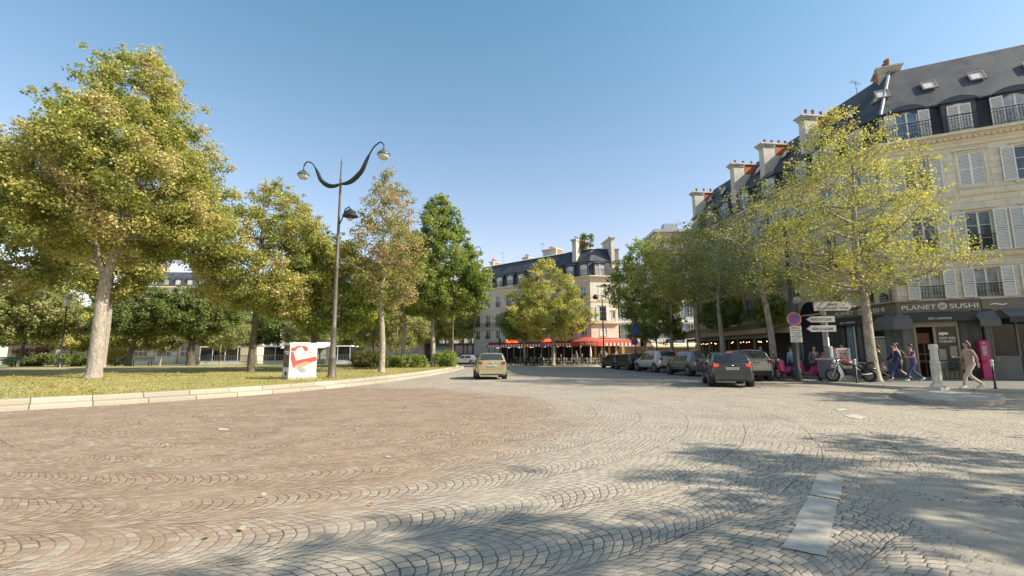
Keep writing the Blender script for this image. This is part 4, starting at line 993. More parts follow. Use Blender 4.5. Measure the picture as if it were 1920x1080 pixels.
# ---- white rendered building in the side street --------------------------------------
WL = Vector((16.2, 78.0)); WR = Vector((33.5, 76.0))
wb_ = thing('apartment_building', 'white rendered building with blue-grey shutters behind the far street trees', 'building', (WL.x, WL.y, 0)); LW, TW = seg_frame(WL, WR); TW = T_((-WL.x, -WL.y, 0)) @ TW
BSH = basic('blue_grey_shutter', (.20, .25, .29), .5, var=.1)
xs = [1.1+k*1.92 for k in range(9)]; fl = [(3.9, 2.3), (7.3, 2.2), (10.4, 2.0)]
link('wall', wall_mesh(LW, 3.4, 13.4, [(x, z, .85, h) for x in xs for z, h in fl], WHITE_R, .2, False), wb_, TW)
g = MB(); g.box(0, LW, 0, .3, .12, 3.4); g.obj('wall', WHITE_R, wb_, TW)
for x in xs:
    for z, h in fl: window(wb_, TW, x, z, .85, h, 'o', PANE, BSH)
wp = [(0, 0), ((WR-WL).x, (WR-WL).y)]
g = MB(); g.sweep(wp, [(0, 13.2), (.4, 13.4), (.4, 13.6), (-.6, 13.7), (-3, 16.2), (-8, 16.2), (-8, .2)]); g.obj('roof', ZINC, wb_)
for z in (3.5, 6.6, 9.9): string_course(wb_, wp, z, .28, .3, WHITE_R)
g = MB(); g.prism([(-.02, 3.2), (-2.2, 2.7), (-2.2, 2.45), (-2.16, 2.45), (-.02, 3.0)], 6.3, 15.0, 0, 'x'); g.obj('awning', basic('cream_awning_fabric', (.72, .62, .42), .8, var=.08), wb_, TW)
g = MB(); g.box(.5, 16, -.05, -.01, .14, 2.6); g.obj('shop_interior', basic('brown_shopfront', (.16, .10, .05), .6, var=.5, scale=1), wb_, TW)
g = MB(); g.box(8.4, 11.2, -1.6, -1.3, 3.15, 3.75); g.obj('shop_sign', basic('navy_sign', (.03, .05, .18), .5), wb_, TW)
g = MB(); g.box(8.9, 10.8, -1.62, -1.601, 3.4, 3.47); g.obj('sign_lettering', TXTW, wb_, TW)
g = MB(); g.box(15.1, 16.3, -1.9, -1.6, 3.9, 4.9); g.obj('pharmacy_sign', basic('dark_green_sign', (.01, .10, .07), .5), wb_, TW)
g = MB(); g.prism([(-.02, 3.4), (-3.2, 2.9), (-3.2, 2.2), (-.02, 2.2)], 4.6, 5.0, 0, 'x'); g.obj('awning', ORANGE, wb_, TW)
for x, z in ((.3, 19.2), (8, 19.6), (12.5, 19)): 
    g = MB(); g.box(x, x+1.6, 2.0, 5.5, 13, z); g.box(x-.1, x+1.7, 1.9, 5.6, z, z+.15); g.obj('chimney', basic('brown_render', (.27, .215, .16), .9, var=.25, scale=.8), wb_, TW)
# ---- tall building beyond the street trees (party walls above the roofs) -------------
tb = thing('apartment_building', 'tall brown-walled building rising behind the white house', 'building', (30, 98, 0))
g = MB(); g.box(.5, 12, 0, 10, 0, 27); g.obj('wall', MATS['brown_render'], tb); g = MB(); g.box(.2, 12.3, -.3, 10.3, 27, 27.6); g.box(3, 6, 2, 4, 27.6, 29.4); g.obj('roof', ZINC, tb)
for k in range(5):
    for j in range(6): window(tb, T_((1.6+k*2.2, -.16, 4+j*3.7)), 0, 0, 1.1, 2.0, '', PANE)
# ---- buildings beyond the park --------------------------------------------------------
def far_building(label, x, y, w_, rz, zc, nb, nf, mat, seed, roof=4.5):
    B = thing('apartment_building', label, 'building', (x, y, 0), rz); rd = random.Random(seed); xs = [(k+.5)*w_/nb for k in range(nb)]; fh = (zc-4)/nf
    link('wall', wall_mesh(w_, 0.1, zc, [(a, 4+j*fh, 1.15, fh*.66) for a in xs for j in range(nf)], mat, .25), B)
    for a in xs:
        for j in range(nf): window(B, Matrix(), a, 4+j*fh, 1.15, fh*.66, 'r' if rd.random() < .5 else '', rd.choice([PANE, PANE_B, PANE_C]))
        g = None
        dormer(B, Matrix(), a, zc+.3, 1.1, 1.7, '', PANE_C, .45)
    p = [(0, 0), (w_, 0)]
    g = MB(); g.sweep(p, [(0, zc-.4), (.5, zc-.1), (.5, zc+.15), (-.4, zc+.2)]); g.sweep(p, [(0, 3.4), (.3, 3.6), (.3, 3.8), (0, 3.85)]); g.obj('cornice', TRIM, B)
    g = MB(); g.sweep(p, [(-.35, zc+.2), (-.9, zc+2.6), (-4, zc+roof), (-9, zc+roof), (-12, 0.1)]); g.obj('roof', SLATE, B)
    for k in range(3): chimney(B, Matrix(), w_*(k+.5)/3+.7, 3.5, 6.5, zc+1, zc+roof+2.0, .8, 6, .4)
    return B
# buildings beyond the park
far_building('pale building with dormers seen between the park lamp post and the slender tree', -38, 92, 22, -.15, 15.5, 8, 4, LIME, 11)
far_building('grey stone building with a mansard roof far behind the left park trees', -98, 118, 34, .12, 19, 12, 5, LIME2, 12)
far_building('cream building half hidden behind the middle park trees', -64, 116, 24, 0, 14, 9, 4, LIME, 14)
far_building('distant stone building closing the street left of the cafe building', -22, 122, 20, -.05, 16, 8, 4, LIME2, 15)
# arcaded stone hall and low pavilion
hl = thing('stone_hall', 'low pale stone hall with big arched windows behind the park lawn', 'building', (-88, 84, .2), .05)
g = MB(); Lh = 36; g.box(0, Lh, 0, 8, 0, 5.4); g.box(-.2, Lh+.2, -.25, 8.2, 5.4, 5.8)
for k in range(10): g.box(k*4-.35, k*4+.35, -.25, 0, 0, 5.39)
g.obj('wall', LIME, hl)
g = MB(); g.prism([(-.5, 5.8), (4, 8.2), (8.5, 5.8)], -.3, Lh+.3, 0, 'x'); g.obj('roof', SLATE, hl)
for k in range(9):
    def f():
        g = MB(); g.prism([(1.2, 1.3)]+[(1.2*math.cos(PI*q/12), 3.1+1.2*math.sin(PI*q/12)) for q in range(13)]+[(-1.2, 1.3)], -.03, -.01, 0, 'y'); return g.mesh('window', PANE)
    o = link('window', cached('archw', f), hl, T_((2+k*4, 0, 0)))
    def f2():
        g = MB()
        for x in (-1.2, -.4, .4, 1.2): g.box(x-.04, x+.04, -.06, -.031, 1.3, 3.1)
        for z in (1.3, 2.2, 3.1): g.box(-1.2, 1.2, -.065, -.035, z-.04, z+.04)
        for q in range(12): g.tube([(1.22*math.cos(PI*q/12), -.05, 3.1+1.22*math.sin(PI*q/12)), (1.22*math.cos(PI*(q+1)/12), -.05, 3.1+1.22*math.sin(PI*(q+1)/12))], .06, 4, cap=False)
        return g.mesh('window_frame', WFRAME)
    link('window_frame', cached('archf', f2), o)
pv = thing('glass_pavilion', 'long low glass pavilion with a white flat roof edge behind the park', 'pavilion', (-50, 76.5, .15), .03)
g = MB(); g.box(0, 24, 0, 4, 2.75, 2.95); g.obj('roof', WFRAME, pv); g = MB(); g.box(.1, 23.9, .1, 3.9, .6, 2.75); g.obj('glazing', SHOPGLASS, pv); g = MB(); g.box(.1, 23.9, .05, 3.95, 0, .6)
for k in range(13): g.box(k*1.98, k*1.98+.09, .02, .1, .6, 2.75)
g.obj('low_wall', basic('pale_panel', (.50, .50, .47), .6), pv)
sh = thing('garden_shed', 'small cream slatted shed between two park tree trunks', 'shed', (-37.5, 66, .45), .02)
g = MB()
for k in range(9): g.box(0, 2.3, 0, 1.8, k*.26, k*.26+.235)
g.box(.02, 2.28, .02, 1.78, 0, 2.34); g.obj('slat_wall', basic('cream_slats', (.60, .55, .44), .7, var=.1), sh); g = MB(); g.box(-.06, 2.36, -.06, 1.86, 2.35, 2.45); g.obj('roof', ZINC, sh)
ks = thing('market_kiosk', 'dark kiosk with a white slanting canopy left of the poster box', 'kiosk', (-31.3, 66.5, .1), .05)
g = MB(); g.box(0, 5.2, 0, 2.4, 0, 2.6); g.obj('body', DARKPAINT, ks); g = MB(); g.prism([(2.4, 3.3), (-1.4, 2.5), (-1.4, 2.38), (2.4, 3.15)], -.3, 5.5, 0, 'x'); g.obj('canopy', STRIPE, ks)
g = MB()
for k in range(6): g.box(.1+k*.9, .8+k*.9, -.06, -.01, .9, 2.2)
g.obj('shelf_display', basic('newspaper_display', (.35, .33, .30), .7, var=.6, scale=3), ks)
bs = thing('bus_shelter', 'dark green glazed shelter between the park end and the cafe building', 'bus shelter', (-12.2, 74, .13), .03)
g = MB(); g.box(0, 6.2, 0, 2.6, 2.75, 3.05); g.box(-.1, 6.3, -.1, 2.7, 3.0, 3.12); g.obj('roof', basic('dark_green_metal', (.02, .045, .035), .4), bs)
g = MB()
for k in range(5): g.box(k*1.5, k*1.5+.12, 0, .12, 0, 2.75)
g.box(0, 6.1, 0, .1, 0, .5); g.obj('frame', MATS['dark_green_metal'], bs); g = MB(); g.box(.1, 6.1, .05, .07, .5, 2.75); g.box(.1, 6.1, 2.4, 2.45, .1, 2.75); g.obj('glazing', PANE, bs)
# small park fence
fnc = thing('park_fence', 'low grey metal fence along the back edge of the park lawn', 'fence', (-60, 66, .6))
g = MB()
for k in range(0, 200): g.box(k*.24, k*.24+.03, -.015, .015, 0, 1.0)
g.box(0, 48, -.02, .02, .95, 1.0); g.box(0, 48, -.02, .02, .12, .16); g.obj('railing', basic('grey_fence_metal', (.16, .18, .18), .5), fnc)

# ------------------------------------------------------------------ trees
P_ = lambda px, Y: PX(px, Y)
BIG = [(0, 2.0), (.08, 4.2), (.22, 5.3), (.40, 4.7), (.58, 3.5), (.78, 2.1), (.92, 1.2), (1, .3)]
tree('large autumn tree with a thick speckled trunk forking low at the left of the lawn', -21.7, 24.9, 18.4, 5.6, BIG, .36, 430, 330, .165, PAL_OLIVE, 1, clr=(.5, .95), lean=(.15, 0), bark=BARK_L, cbase=6.5, off=(.3, 0), limbs=26,
     forks=[(-2.6, .3, 5.2, .8), (2.3, -.6, 6.2, .85), (.6, 1.0, 9.5, .7), (-.6, -1.5, 4.0, .5)], top_lean=(.4, 0))
tree('broad autumn tree cut off by the left edge of the photo', -32.5, 29, 15.5, 5.0, BIG, .4, 170, 170, .24, PAL_OLIVE, 2, clr=(.6, 1.0), bark=BARK_L, limbs=18)
RND = [(0, 1.8), (.12, 3.9), (.32, 4.8), (.55, 4.3), (.8, 2.6), (1, .6)]
tree('yellow green round tree in the middle of the lawn left of the poster box', P_(472, 33), 33, 13.2, 5.2, RND, .24, 320, 200, .175, PAL_OLIVE, 4, clr=(.45, .85), bark=BARK_D, cbase=4.1, limbs=20, off=(.9, 0), inner=.35)
tree('dark spreading tree behind the poster box', P_(585, 37), 37, 10.6, 4.0, RND, .25, 220, 150, .22, PAL_GREEN, 5, clr=(.5, .85), bark=BARK_D, cbase=3.2, off=(1.3, 0), limbs=16)
SLIM = [(0, .9), (.15, 2.3), (.4, 2.7), (.65, 2.0), (.85, 1.1), (1, .25)]
tree('tall slender sparse tree right of the double street lamp', -9.15, 33.7, 14.7, 5.2, SLIM, .22, 230, 75, .17, PAL_RUST, 6, clr=(.35, .75), bark=BARK, cbase=4.6, limbs=22, lean=(-.15, 0), inner=.08, off=(.4, 0))
DENSE = [(0, 2.2), (.1, 4.6), (.25, 5.0), (.5, 3.6), (.75, 2.2), (1, .35)]
tree('dense pointed green tree at the right end of the lawn', -7.9, 47.4, 17.6, 6.0, DENSE, .25, 380, 190, .24, PAL_GREEN, 7, clr=(.5, .9), bark=BARK, cbase=5.2, limbs=20, off=(.5, 0))
tree('brownish tree between the slender tree and the dense green tree', -10.6, 46.5, 14.5, 5.8, SLIM, .2, 150, 130, .22, PAL_RUST, 17, clr=(.5, .9), cbase=6, limbs=14)
LOW = [(0, 1.6), (.15, 3.6), (.5, 4.2), (.8, 2.8), (1, .9)]
tree('low dark tree with a V shaped fork in the middle of the park', P_(357, 52), 52, 8.6, 2.9, LOW, .42, 200, 150, .26, PAL_DARK, 8, clr=(.5, .9), bark=BARK_D, cbase=3.4, limbs=14, forks=[(-2.2, 0, 3.4, .8), (2.4, .2, 3.2, .85), (.2, .8, 3.6, .5)])
tree('low dark tree beside the park bench', P_(240, 50), 50, 8.4, 3.4, LOW, .30, 170, 150, .26, PAL_DARK, 9, clr=(.5, .9), bark=BARK_D, cbase=3.2, limbs=12, lean=(.5, 0))
tree('green tree with a thin leaning trunk at the far left of the park', P_(32, 48), 48, 8.6, 3.0, LOW, .17, 220, 150, .26, PAL_PALE, 10, clr=(.5, .9), bark=BARK_D, cbase=2.9, limbs=12, lean=(.5, 0))
tree('second trunk tree close behind the big forked tree', P_(192, 40), 40, 12, 6.0, SLIM if 0 else [(0, 1.2), (.3, 3.2), (.6, 3.0), (1, .6)], .30, 130, 130, .26, PAL_OLIVE, 11, clr=(.6, 1.0), bark=BARK_L, cbase=6, limbs=12)
far_p = [('small pale tree by the park lamp', 130, 58, 7.5, PAL_YEL, 2.1), ('pale green tree left of the V forked tree', 300, 60, 8.2, PAL_PALE, 2.2), ('small tree with a pale thin trunk right of the cream shed', 412, 62, 8.6, PAL_PALE, 2.4),
         ('small yellow green tree behind the second trunk', 215, 60, 7, PAL_YEL, 1.9), ('pale feathery tree behind the slender tree', 700, 56, 9.6, PAL_PALE, 2.2), ('pale tree beside the far lamp mast', 745, 60, 9.2, PAL_PALE, 2.6)]
for i, (lb, px, Y, H, pal, r) in enumerate(far_p):
    tree(lb, P_(px, Y), Y, H, 2.9, [(0, r*.6), (.2, r*1.3), (.5, r*1.4), (.8, r*.9), (1, .3)], .13, 90, 120, .26, pal, 30+i, clr=(.45, .8), bark=BARK, cbase=2.2, limbs=8)
# rows of trees beyond the park: copies of three, each a thing of its own
protoA = tree('round green tree in the row beyond the park, first from the left', P_(-20, 78), 78, 11, 3.4, RND, .26, 150, 120, .34, PAL_GREEN, 40, 'row of trees beyond the park', clr=(.7, 1.1), bark=BARK_D, z=.3)
protoB = tree('pale green tree in the row beyond the park, second from the left', P_(70, 82), 82, 10, 3.2, RND, .24, 150, 120, .34, PAL_PALE, 41, 'row of trees beyond the park', clr=(.7, 1.1), bark=BARK, z=.3)
ordn = ['third', 'fourth', 'fifth', 'sixth', 'seventh', 'eighth', 'ninth', 'tenth', 'eleventh', 'twelfth']
rd = random.Random(12)
for i, (px, Y, s) in enumerate([(150, 80, .8), (225, 84, .95), (290, 86, .8), (395, 84, 1.0), (450, 80, .85), (520, 82, 1.05), (585, 78, .95), (655, 88, .7)]):
    c = copy_tree(protoA if i % 2 else protoB, (P_(px, Y), Y, .3), rd.random()*6, '%s tree in the row beyond the park, %s from the left' % ('round green' if i % 2 else 'pale green', ordn[i]), scale=s)
protoC = tree('yellow green plane tree in the far street, nearest to the cafe building', P_(868, 84), 84, 13, 4.6, RND, .22, 160, 130, .34, PAL_YEL, 42, 'plane trees of the far left street', clr=(.7, 1.1), z=.1)
for i, (px, Y, s) in enumerate([(835, 90, 1.0), (795, 84, .8), (760, 92, .95), (842, 104, 1.1)]):
    copy_tree(protoC, (P_(px, Y), Y, .1), rd.random()*6, 'yellow green plane tree in the far street, %s from the cafe building' % ['second', 'third', 'fourth', 'fifth'][i], scale=s)
# centre and right hand plane trees
tree('yellow green plane tree standing in front of the red cafe terrace', P_(1037, 60), 60, 13.3, 4.6, [(0, 2.0), (.12, 4.4), (.3, 5.0), (.55, 4.2), (.8, 2.6), (1, .7)], .26, 260, 130, .25, PAL_YEL, 50, clr=(.5, .95), cbase=3.4, limbs=18, z=.13, off=(-.5, 0), inner=.15)
tree('smaller plane tree left of the one in front of the cafe terrace', P_(983, 62.5), 62.5, 8.2, 4.0, SLIM, .18, 110, 110, .25, PAL_GREEN, 51, clr=(.5, .9), cbase=3.4, limbs=10, z=.13, off=(-.6, 0))
R1 = [(0, 1.6), (.10, 3.7), (.25, 4.2), (.42, 3.9), (.6, 3.1), (.8, 2.0), (1, .5)]
tree('tall yellow plane tree leaning left in front of the sushi restaurant corner', 16.65, 22.1, 13.4, 4.4, R1, .23, 300, 70, .125, PAL_YEL, 60, clr=(.35, .75), cbase=4.0, limbs=26, lean=(-.15, .1), z=.12, inner=.08, top_lean=(.2, 0), off=(-.55, 0))
SP = [(0, 1.3), (.15, 3.0), (.4, 3.6), (.7, 3.1), (1, .8)]
tree('plane tree right behind the dark hatchback, second of the right pavement', 15.9, 29.0, 12.0, 4.4, SP, .21, 130, 46, .15, PAL_PALE+PAL_YEL[:3], 61, 'plane trees along the right pavement', clr=(.4, .8), cbase=4.9, limbs=22, lean=(-.35, 0), z=.12, inner=.08)
tree('plane tree behind the silver car roof, third of the right pavement', 15.5, 35.4, 12.4, 4.4, SP, .2, 130, 40, .19, PAL_PALE+PAL_YEL[:3], 62, 'plane trees along the right pavement', clr=(.4, .8), cbase=5.4, limbs=20, z=.12, inner=.08)
tree('plane tree behind the grey parked car, fourth of the right pavement', P_(1312, 40), 40, 12.4, 4.4, SP, .2, 130, 42, .20, PAL_YEL, 63, 'plane trees along the right pavement', clr=(.45, .85), cbase=5.6, limbs=18, z=.12, inner=.1)
tree('plane tree behind the white parked car, fifth of the right pavement', P_(1262, 45), 45, 13.0, 4.4, SP, .19, 140, 50, .22, PAL_YEL, 64, 'plane trees along the right pavement', clr=(.45, .85), cbase=5.8, limbs=16, z=.12)
tree('dense green tree at the far end of the parked cars', P_(1212, 52), 52, 14.2, 4.6, [(0, 1.4), (.15, 3.2), (.45, 3.8), (.75, 2.6), (1, .5)], .2, 180, 100, .25, PAL_GREEN+PAL_YEL[1:2], 65, clr=(.5, .9), cbase=5.0, limbs=14, z=.12)
tree('low bushy tree with a thin stem between the green tree and the white house', P_(1232, 47), 47, 6.2, 2.4, SLIM, .09, 70, 110, .22, PAL_GREEN, 66, clr=(.4, .7), cbase=2.6, limbs=8, z=.12)
# street trees just outside the picture whose crowns shade the foreground paving
tree('plane tree standing right of the camera, seen only by its shadow', 12.6, -1.3, 12.5, 4.5, R1, .25, 80, 90, .22, PAL_YEL, 70, 'plane trees outside the picture on the right', clr=(.4, .8), limbs=20, z=.0, inner=.1)
tree('plane tree right of the traffic island, seen only by its shadow', 25.0, 11.4, 11.5, 4.5, SP, .22, 200, 85, .19, PAL_YEL, 71, 'plane trees outside the picture on the right', clr=(.4, .8), limbs=16, z=.12)
tree('plane tree behind the camera on the right, seen only by its shadow', 16.8, 1.6, 12.5, 4.5, R1, .22, 70, 90, .22, PAL_YEL, 72, 'plane trees outside the picture on the right', clr=(.4, .8), limbs=16, z=.12, inner=.1)

# shrubs, hedges, flowers
def shrub(label, x, y, w_, d_, h, pal, seed, n=60, per=120, size=.12, cat='shrub', z=None, name='shrub'):
    rg = np.random.default_rng(seed); z = lawn_z(x, y) if z is None else z
    c = rg.uniform(-1, 1, (n, 3)); c = c/np.maximum(1, np.linalg.norm(c, axis=1))[:, None]; c[:, 0] *= w_/2; c[:, 1] *= d_/2; c[:, 2] = (c[:, 2]*.5+.5)*h*.85+.1
    t = thing(name, label, cat, (x, y, z)); r = rg.uniform(.15, .3, n)*min(1.5, h)
    link('foliage', leaves('foliage', c, r, per, size, pal, rg, .9), t)
    g = MB()
    for k in range(10): p = c[k]; g.tube([(p[0]*.4, p[1]*.4, 0), tuple(p)], [.02, .008], 4, cap=False)
    g.obj('stems', BARK_D, t); return t
shrub('rounded shrub with a dark red patch between the lamp post and the slender tree', P_(692, 41), 41, 3.0, 2, 1.7, [(.10, .03, .02), (.09, .10, .02), (.14, .15, .03), (.10, .12, .03)], 80)
shrub('low green bush right of the slender tree trunk', P_(765, 46), 46, 4.2, 2, 1.2, PAL_GREEN, 81, 80)
shrub('low green bush right of the dense tree trunk', P_(835, 47.5), 47.5, 2.2, 1.6, 1.5, PAL_GREEN, 82)
shrub('dark ground hedge below the park lantern', P_(95, 56), 56, 12, 2, 1.5, PAL_DARK, 83, 120, 110, .2)
shrub('pink flowering bush at the left of the park', P_(55, 58), 58, 4.2, 1.8, 2.6, [(.30, .12, .10), (.42, .18, .16), (.12, .13, .04)], 84, 60, 110, .2)
shrub('yellow green bush beside the second trunk', P_(215, 54), 54, 2.2, 1.5, 2.2, PAL_YEL, 85, 50)
cg = shrub('mass of climbing greenery growing over the tan awning', 16.6, 37.6, 1.6, 6.5, 2.3, PAL_DARK+PAL_GREEN[:2], 86, 130, 170, .16, 'climbing plant', 3.45, 'climbing_plant')
shrub('greenery hanging above the tan awning next to the carriage door', 18.2, 33.6, 1.2, 3.2, 2.0, PAL_GREEN, 87, 60, 140, .15, 'climbing plant', 3.5, 'climbing_plant')
shrub('bright yellow green potted bush behind the white parked car', P_(1300, 41), 41, 1.0, .8, 1.7, PAL_YEL, 88, 30, 90, .12, z=.12)
shrub('roof garden fir growing on top of the cafe building', 11.3, 69.5, 1.8, 1.8, 3.0, PAL_DARK, 89, 30, 70, .2, z=16.7, name='rooftop_shrub')
# grass blades and fallen leaves on the lawn
rg = np.random.default_rng(5); n = 90000; ii = rg.integers(8, len(off)-24, n); tt = rg.random(n)**1.6*.6
oa = np.array(off); base = oa[ii]+(oa[np.minimum(ii+1, len(off)-1)]-oa[ii])*rg.random((n, 1)); bp = base+(cxy-base)*tt[:, None]
def lzv(P):
    out = np.empty(len(P))
    for s in range(0, len(P), 4000):
        q = P[s:s+4000]; d = np.min(np.hypot(KPa[None, :, 0]-q[:, 0, None], KPa[None, :, 1]-q[:, 1, None]), 1); t = np.clip(d/38, 0, 1); out[s:s+4000] = .27+.42*t*t*(3-2*t)
    return out
zz = lzv(bp); a = rg.random(n)*6.28; wv = .014; h = rg.uniform(.015, .05, n)
dx = np.cos(a)*wv; dy = np.sin(a)*wv; lx_ = rg.normal(size=n)*.03; ly_ = rg.normal(size=n)*.03
v = np.stack([np.stack([bp[:, 0]-dx, bp[:, 1]-dy, zz], 1), np.stack([bp[:, 0]+dx, bp[:, 1]+dy, zz], 1), np.stack([bp[:, 0]+lx_, bp[:, 1]+ly_, zz+h], 1)], 1).reshape(-1, 3)
gp = np.array([(.30, .33, .09), (.42, .41, .13), (.56, .48, .20)]); tc = gp[rg.integers(0, 3, n)]*(1+rg.normal(size=(n, 1))*.15)
tint = np.repeat(np.concatenate([tc, np.ones((n, 1))], 1), 3, 0)
o = link('grass', np_mesh('grass', v, 3, LEAF, tint)); tag(o, 'short grass blades growing all over the park lawn', 'grass'); o['kind'] = 'stuff'
def fallen(name, label, pts, zs, size, pal, rg):
    n = len(pts); a = rg.random(n)*6.28; L = size*rg.uniform(.6, 1.3, n); ca, sa = np.cos(a)*L, np.sin(a)*L; t1 = rg.normal(size=n)*.25*L; t2 = rg.normal(size=n)*.25*L
    z = zs+.012+np.abs(t1)+np.abs(t2)*.5
    v = np.stack([np.stack([pts[:, 0]-ca*.5, pts[:, 1]-sa*.5, z-t1*.5], 1), np.stack([pts[:, 0]+sa*.35, pts[:, 1]-ca*.35, z-t2*.4], 1), np.stack([pts[:, 0]+ca*.5, pts[:, 1]+sa*.5, z+t1*.5], 1), np.stack([pts[:, 0]-sa*.35, pts[:, 1]+ca*.35, z+t2*.4], 1)], 1).reshape(-1, 3)
    pal = np.array(pal); tc = pal[rg.integers(0, len(pal), n)]*(1+rg.normal(size=(n, 1))*.2); tint = np.repeat(np.concatenate([np.clip(tc, .01, .9), np.ones((n, 1))], 1), 4, 0)
    o = link(name, np_mesh(name, v, 4, LEAF, tint)); tag(o, label, 'fallen leaves'); o['kind'] = 'stuff'; return o
n = 9000; ii = rg.integers(8, len(off)-24, n); base = oa[ii]+(oa[np.minimum(ii+1, len(off)-1)]-oa[ii])*rg.random((n, 1)); bp = base+(cxy-base)*(rg.random(n)**1.3*.6)[:, None]
fallen('fallen_leaves', 'yellow and brown autumn leaves scattered over the park lawn', bp, lzv(bp)+.03, .085, [(.40, .27, .06), (.45, .33, .10), (.28, .15, .05), (.5, .42, .18)], rg)
n = 260; pts = np.stack([rg.uniform(-12, 14, n), rg.uniform(4, 26, n)], 1); pts = pts[(pts[:, 0] > -9+(pts[:, 1]-14)*.15)]
fallen('fallen_leaves', 'few dry leaves scattered over the cobbled road', pts, np.zeros(len(pts)), .07, [(.35, .26, .12), (.30, .18, .08), (.5, .45, .3)], rg)
# ------------------------------------------------------------------ street furniture
LAMPM = basic('dark_green_lamp_paint', (.030, .038, .036), .4, .3, .2); LGLASS = basic('lamp_globe_glass', (.45, .50, .46), .12, 0, .05, spec=.8); POLE_G = basic('aged_pole_paint', (.12, .105, .085), .55, .2, .3, 3)
def double_lamp(label, x, y, rz, H=11.6, z=0, third=True, arm=3.1, lift=1.55):
    t = thing('street_lamp', label, 'street lamp', (x, y, z), rz)
    g = MB(); g.lathe([(.26, 0), (.26, .12), (.21, .2), (.19, 1.0), (.22, 1.05), (.165, 1.15), (.13, 2.6), (.15, 2.65), (.12, 2.75), (.095, 6.0), (.11, 6.05), (.085, 6.15), (.06, H-.4), (.075, H-.35), (.05, H-.2), (.04, H+.6), (.055, H+.65), (.0, H+1.05)], 14)
    g.obj('pole', POLE_G, t)
    for s in (-1, 1):
        g = MB(); pts = []; rr = []
        n = 26
        for k in range(n+1):
            q = k/n
            if q < .45: u = q/.45; X = s*(arm*.52*u); Z = H-.55+.0+.35*(u**2.2)+.15*u-.15*math.sin(u*PI)
            elif q < .8: u = (q-.45)/.35; X = s*(arm*(.52+.34*u)); Z = H-.05+(lift-.25)*math.sin(u*PI/2*.95)**1.0
            else: u = (q-.8)/.2; X = s*(arm*(.86+.14*u)); Z = H-.05+(lift-.25)+.12*math.sin(u*PI)-.16*u
            pts.append((X, 0, Z)); rr.append(.11*math.sin(PI*min(1, q/.62))**.6*.9+.035 if q < .62 else .038)
        g.tube(pts, rr, 8); ex, ez = pts[-1][0], pts[-1][2]
        g.tube([(ex, 0, ez), (ex, 0, ez-.28)], .03, 6); g.obj('arm', LAMPM, t)
        g = MB(); g.lathe([(.04, .02), (.10, 0), (.12, -.06), (.24, -.12), (.33, -.24), (.35, -.32), (.33, -.33), (.0, -.30)], 18); h = g.obj('lamp_head', basic('lamp_cap_green', (.10, .13, .12), .35, .3, .1), t, T_((ex, 0, ez-.26)))
        g = MB(); g.lathe([(.31, -.335), (.28, -.45), (.18, -.54), (.0, -.58)], 18); g.obj('globe', LGLASS, h)
    if third:
        g = MB(); pts = [(.06, 0, H-2.9), (.25, 0, H-2.6), (.45, 0, H-2.1), (.72, 0, H-2.0), (.85, 0, H-2.15)]; g.tube(pts, .035, 6); g.obj('arm', LAMPM, t)
        g = MB(); g.lathe([(.04, 0), (.10, -.05), (.28, -.18), (.33, -.36), (.42, -.40), (.42, -.45), (.20, -.42), (.18, -.55), (.10, -.62), (0, -.62)], 16); h = g.obj('lamp_head', LAMPM, t, T_((.85, 0, H-2.12))); g = MB(); g.ball((0, 0, -.56), .15, 10); g.obj('globe', LGLASS, h)
    return t
double_lamp('tall double armed street lamp standing at the kerb beside the poster box', -9.6, 25.6, math.radians(-27), 11.3, .27)
double_lamp('double armed street lamp with its lower part hidden behind the dense green tree', P_(848, 53), 53, 0, 12.1, .28, False)
def lantern(label, x, y, z, H=4.2, rz=0, name='park_lantern', globe=False):
    t = thing(name, label, 'lamp', (x, y, z), rz); g = MB()
    g.lathe([(.24, 0), (.24, .15), (.16, .25), (.13, .8), (.17, .85), (.09, .95), (.07, 1.6), (.05, H-.5), (.08, H-.45), (.04, H-.3), (.04, H)], 12); g.tube([(-.3, 0, H-.6), (.3, 0, H-.6)], .02, 5); g.obj('post', LAMPM, t)
    if globe: g = MB(); g.ball((0, 0, H+.3), .33, 14); g.obj('globe', LGLASS, t); g = MB(); g.lathe([(.36, .45), (.25, .62), (.1, .72), (.04, .85), (0, .9)], 12, (0, 0, H)); g.obj('cap', LAMPM, t)
    else:
        g = MB(); g.lathe([(.14, 0), (.26, .50)], 6, (0, 0, H)); g.obj('globe', basic('lantern_frosted_glass', (.62, .62, .56), .3), t)
        g = MB(); g.lathe([(.30, .50), (.31, .54), (.18, .72), (.06, .80), (.05, .9), (0, .95)], 6, (0, 0, H)); g.lathe([(.05, -.05), (.15, 0)], 6, (0, 0, H)); g.obj('cap', basic('lantern_cap', (.42, .44, .42), .4), t)
    return t
lantern('park lantern with a pale hexagonal head in front of the left hedge', P_(112, 40), 40, .5, 5.3)
lantern('slim park lantern half hidden behind the slender tree', P_(700, 50), 50, .45, 4.2)
lantern('white globe lamp beside the no parking sign', P_(1504, 29), 29, .12, 4.3, 0, 'globe_lamp', True)
g = MB(); t = thing('lamp_post', 'tall plain lamp post rising through the plane trees behind the no parking sign', 'street lamp', (14.35, 24.3, .12)); g.lathe([(.20, 0), (.20, .5), (.15, .6), (.12, 2.5), (.10, 5), (.08, 7.6), (.12, 7.65), (.05, 7.9), (0, 8.2)], 12); g.obj('pole', LAMPM, t)
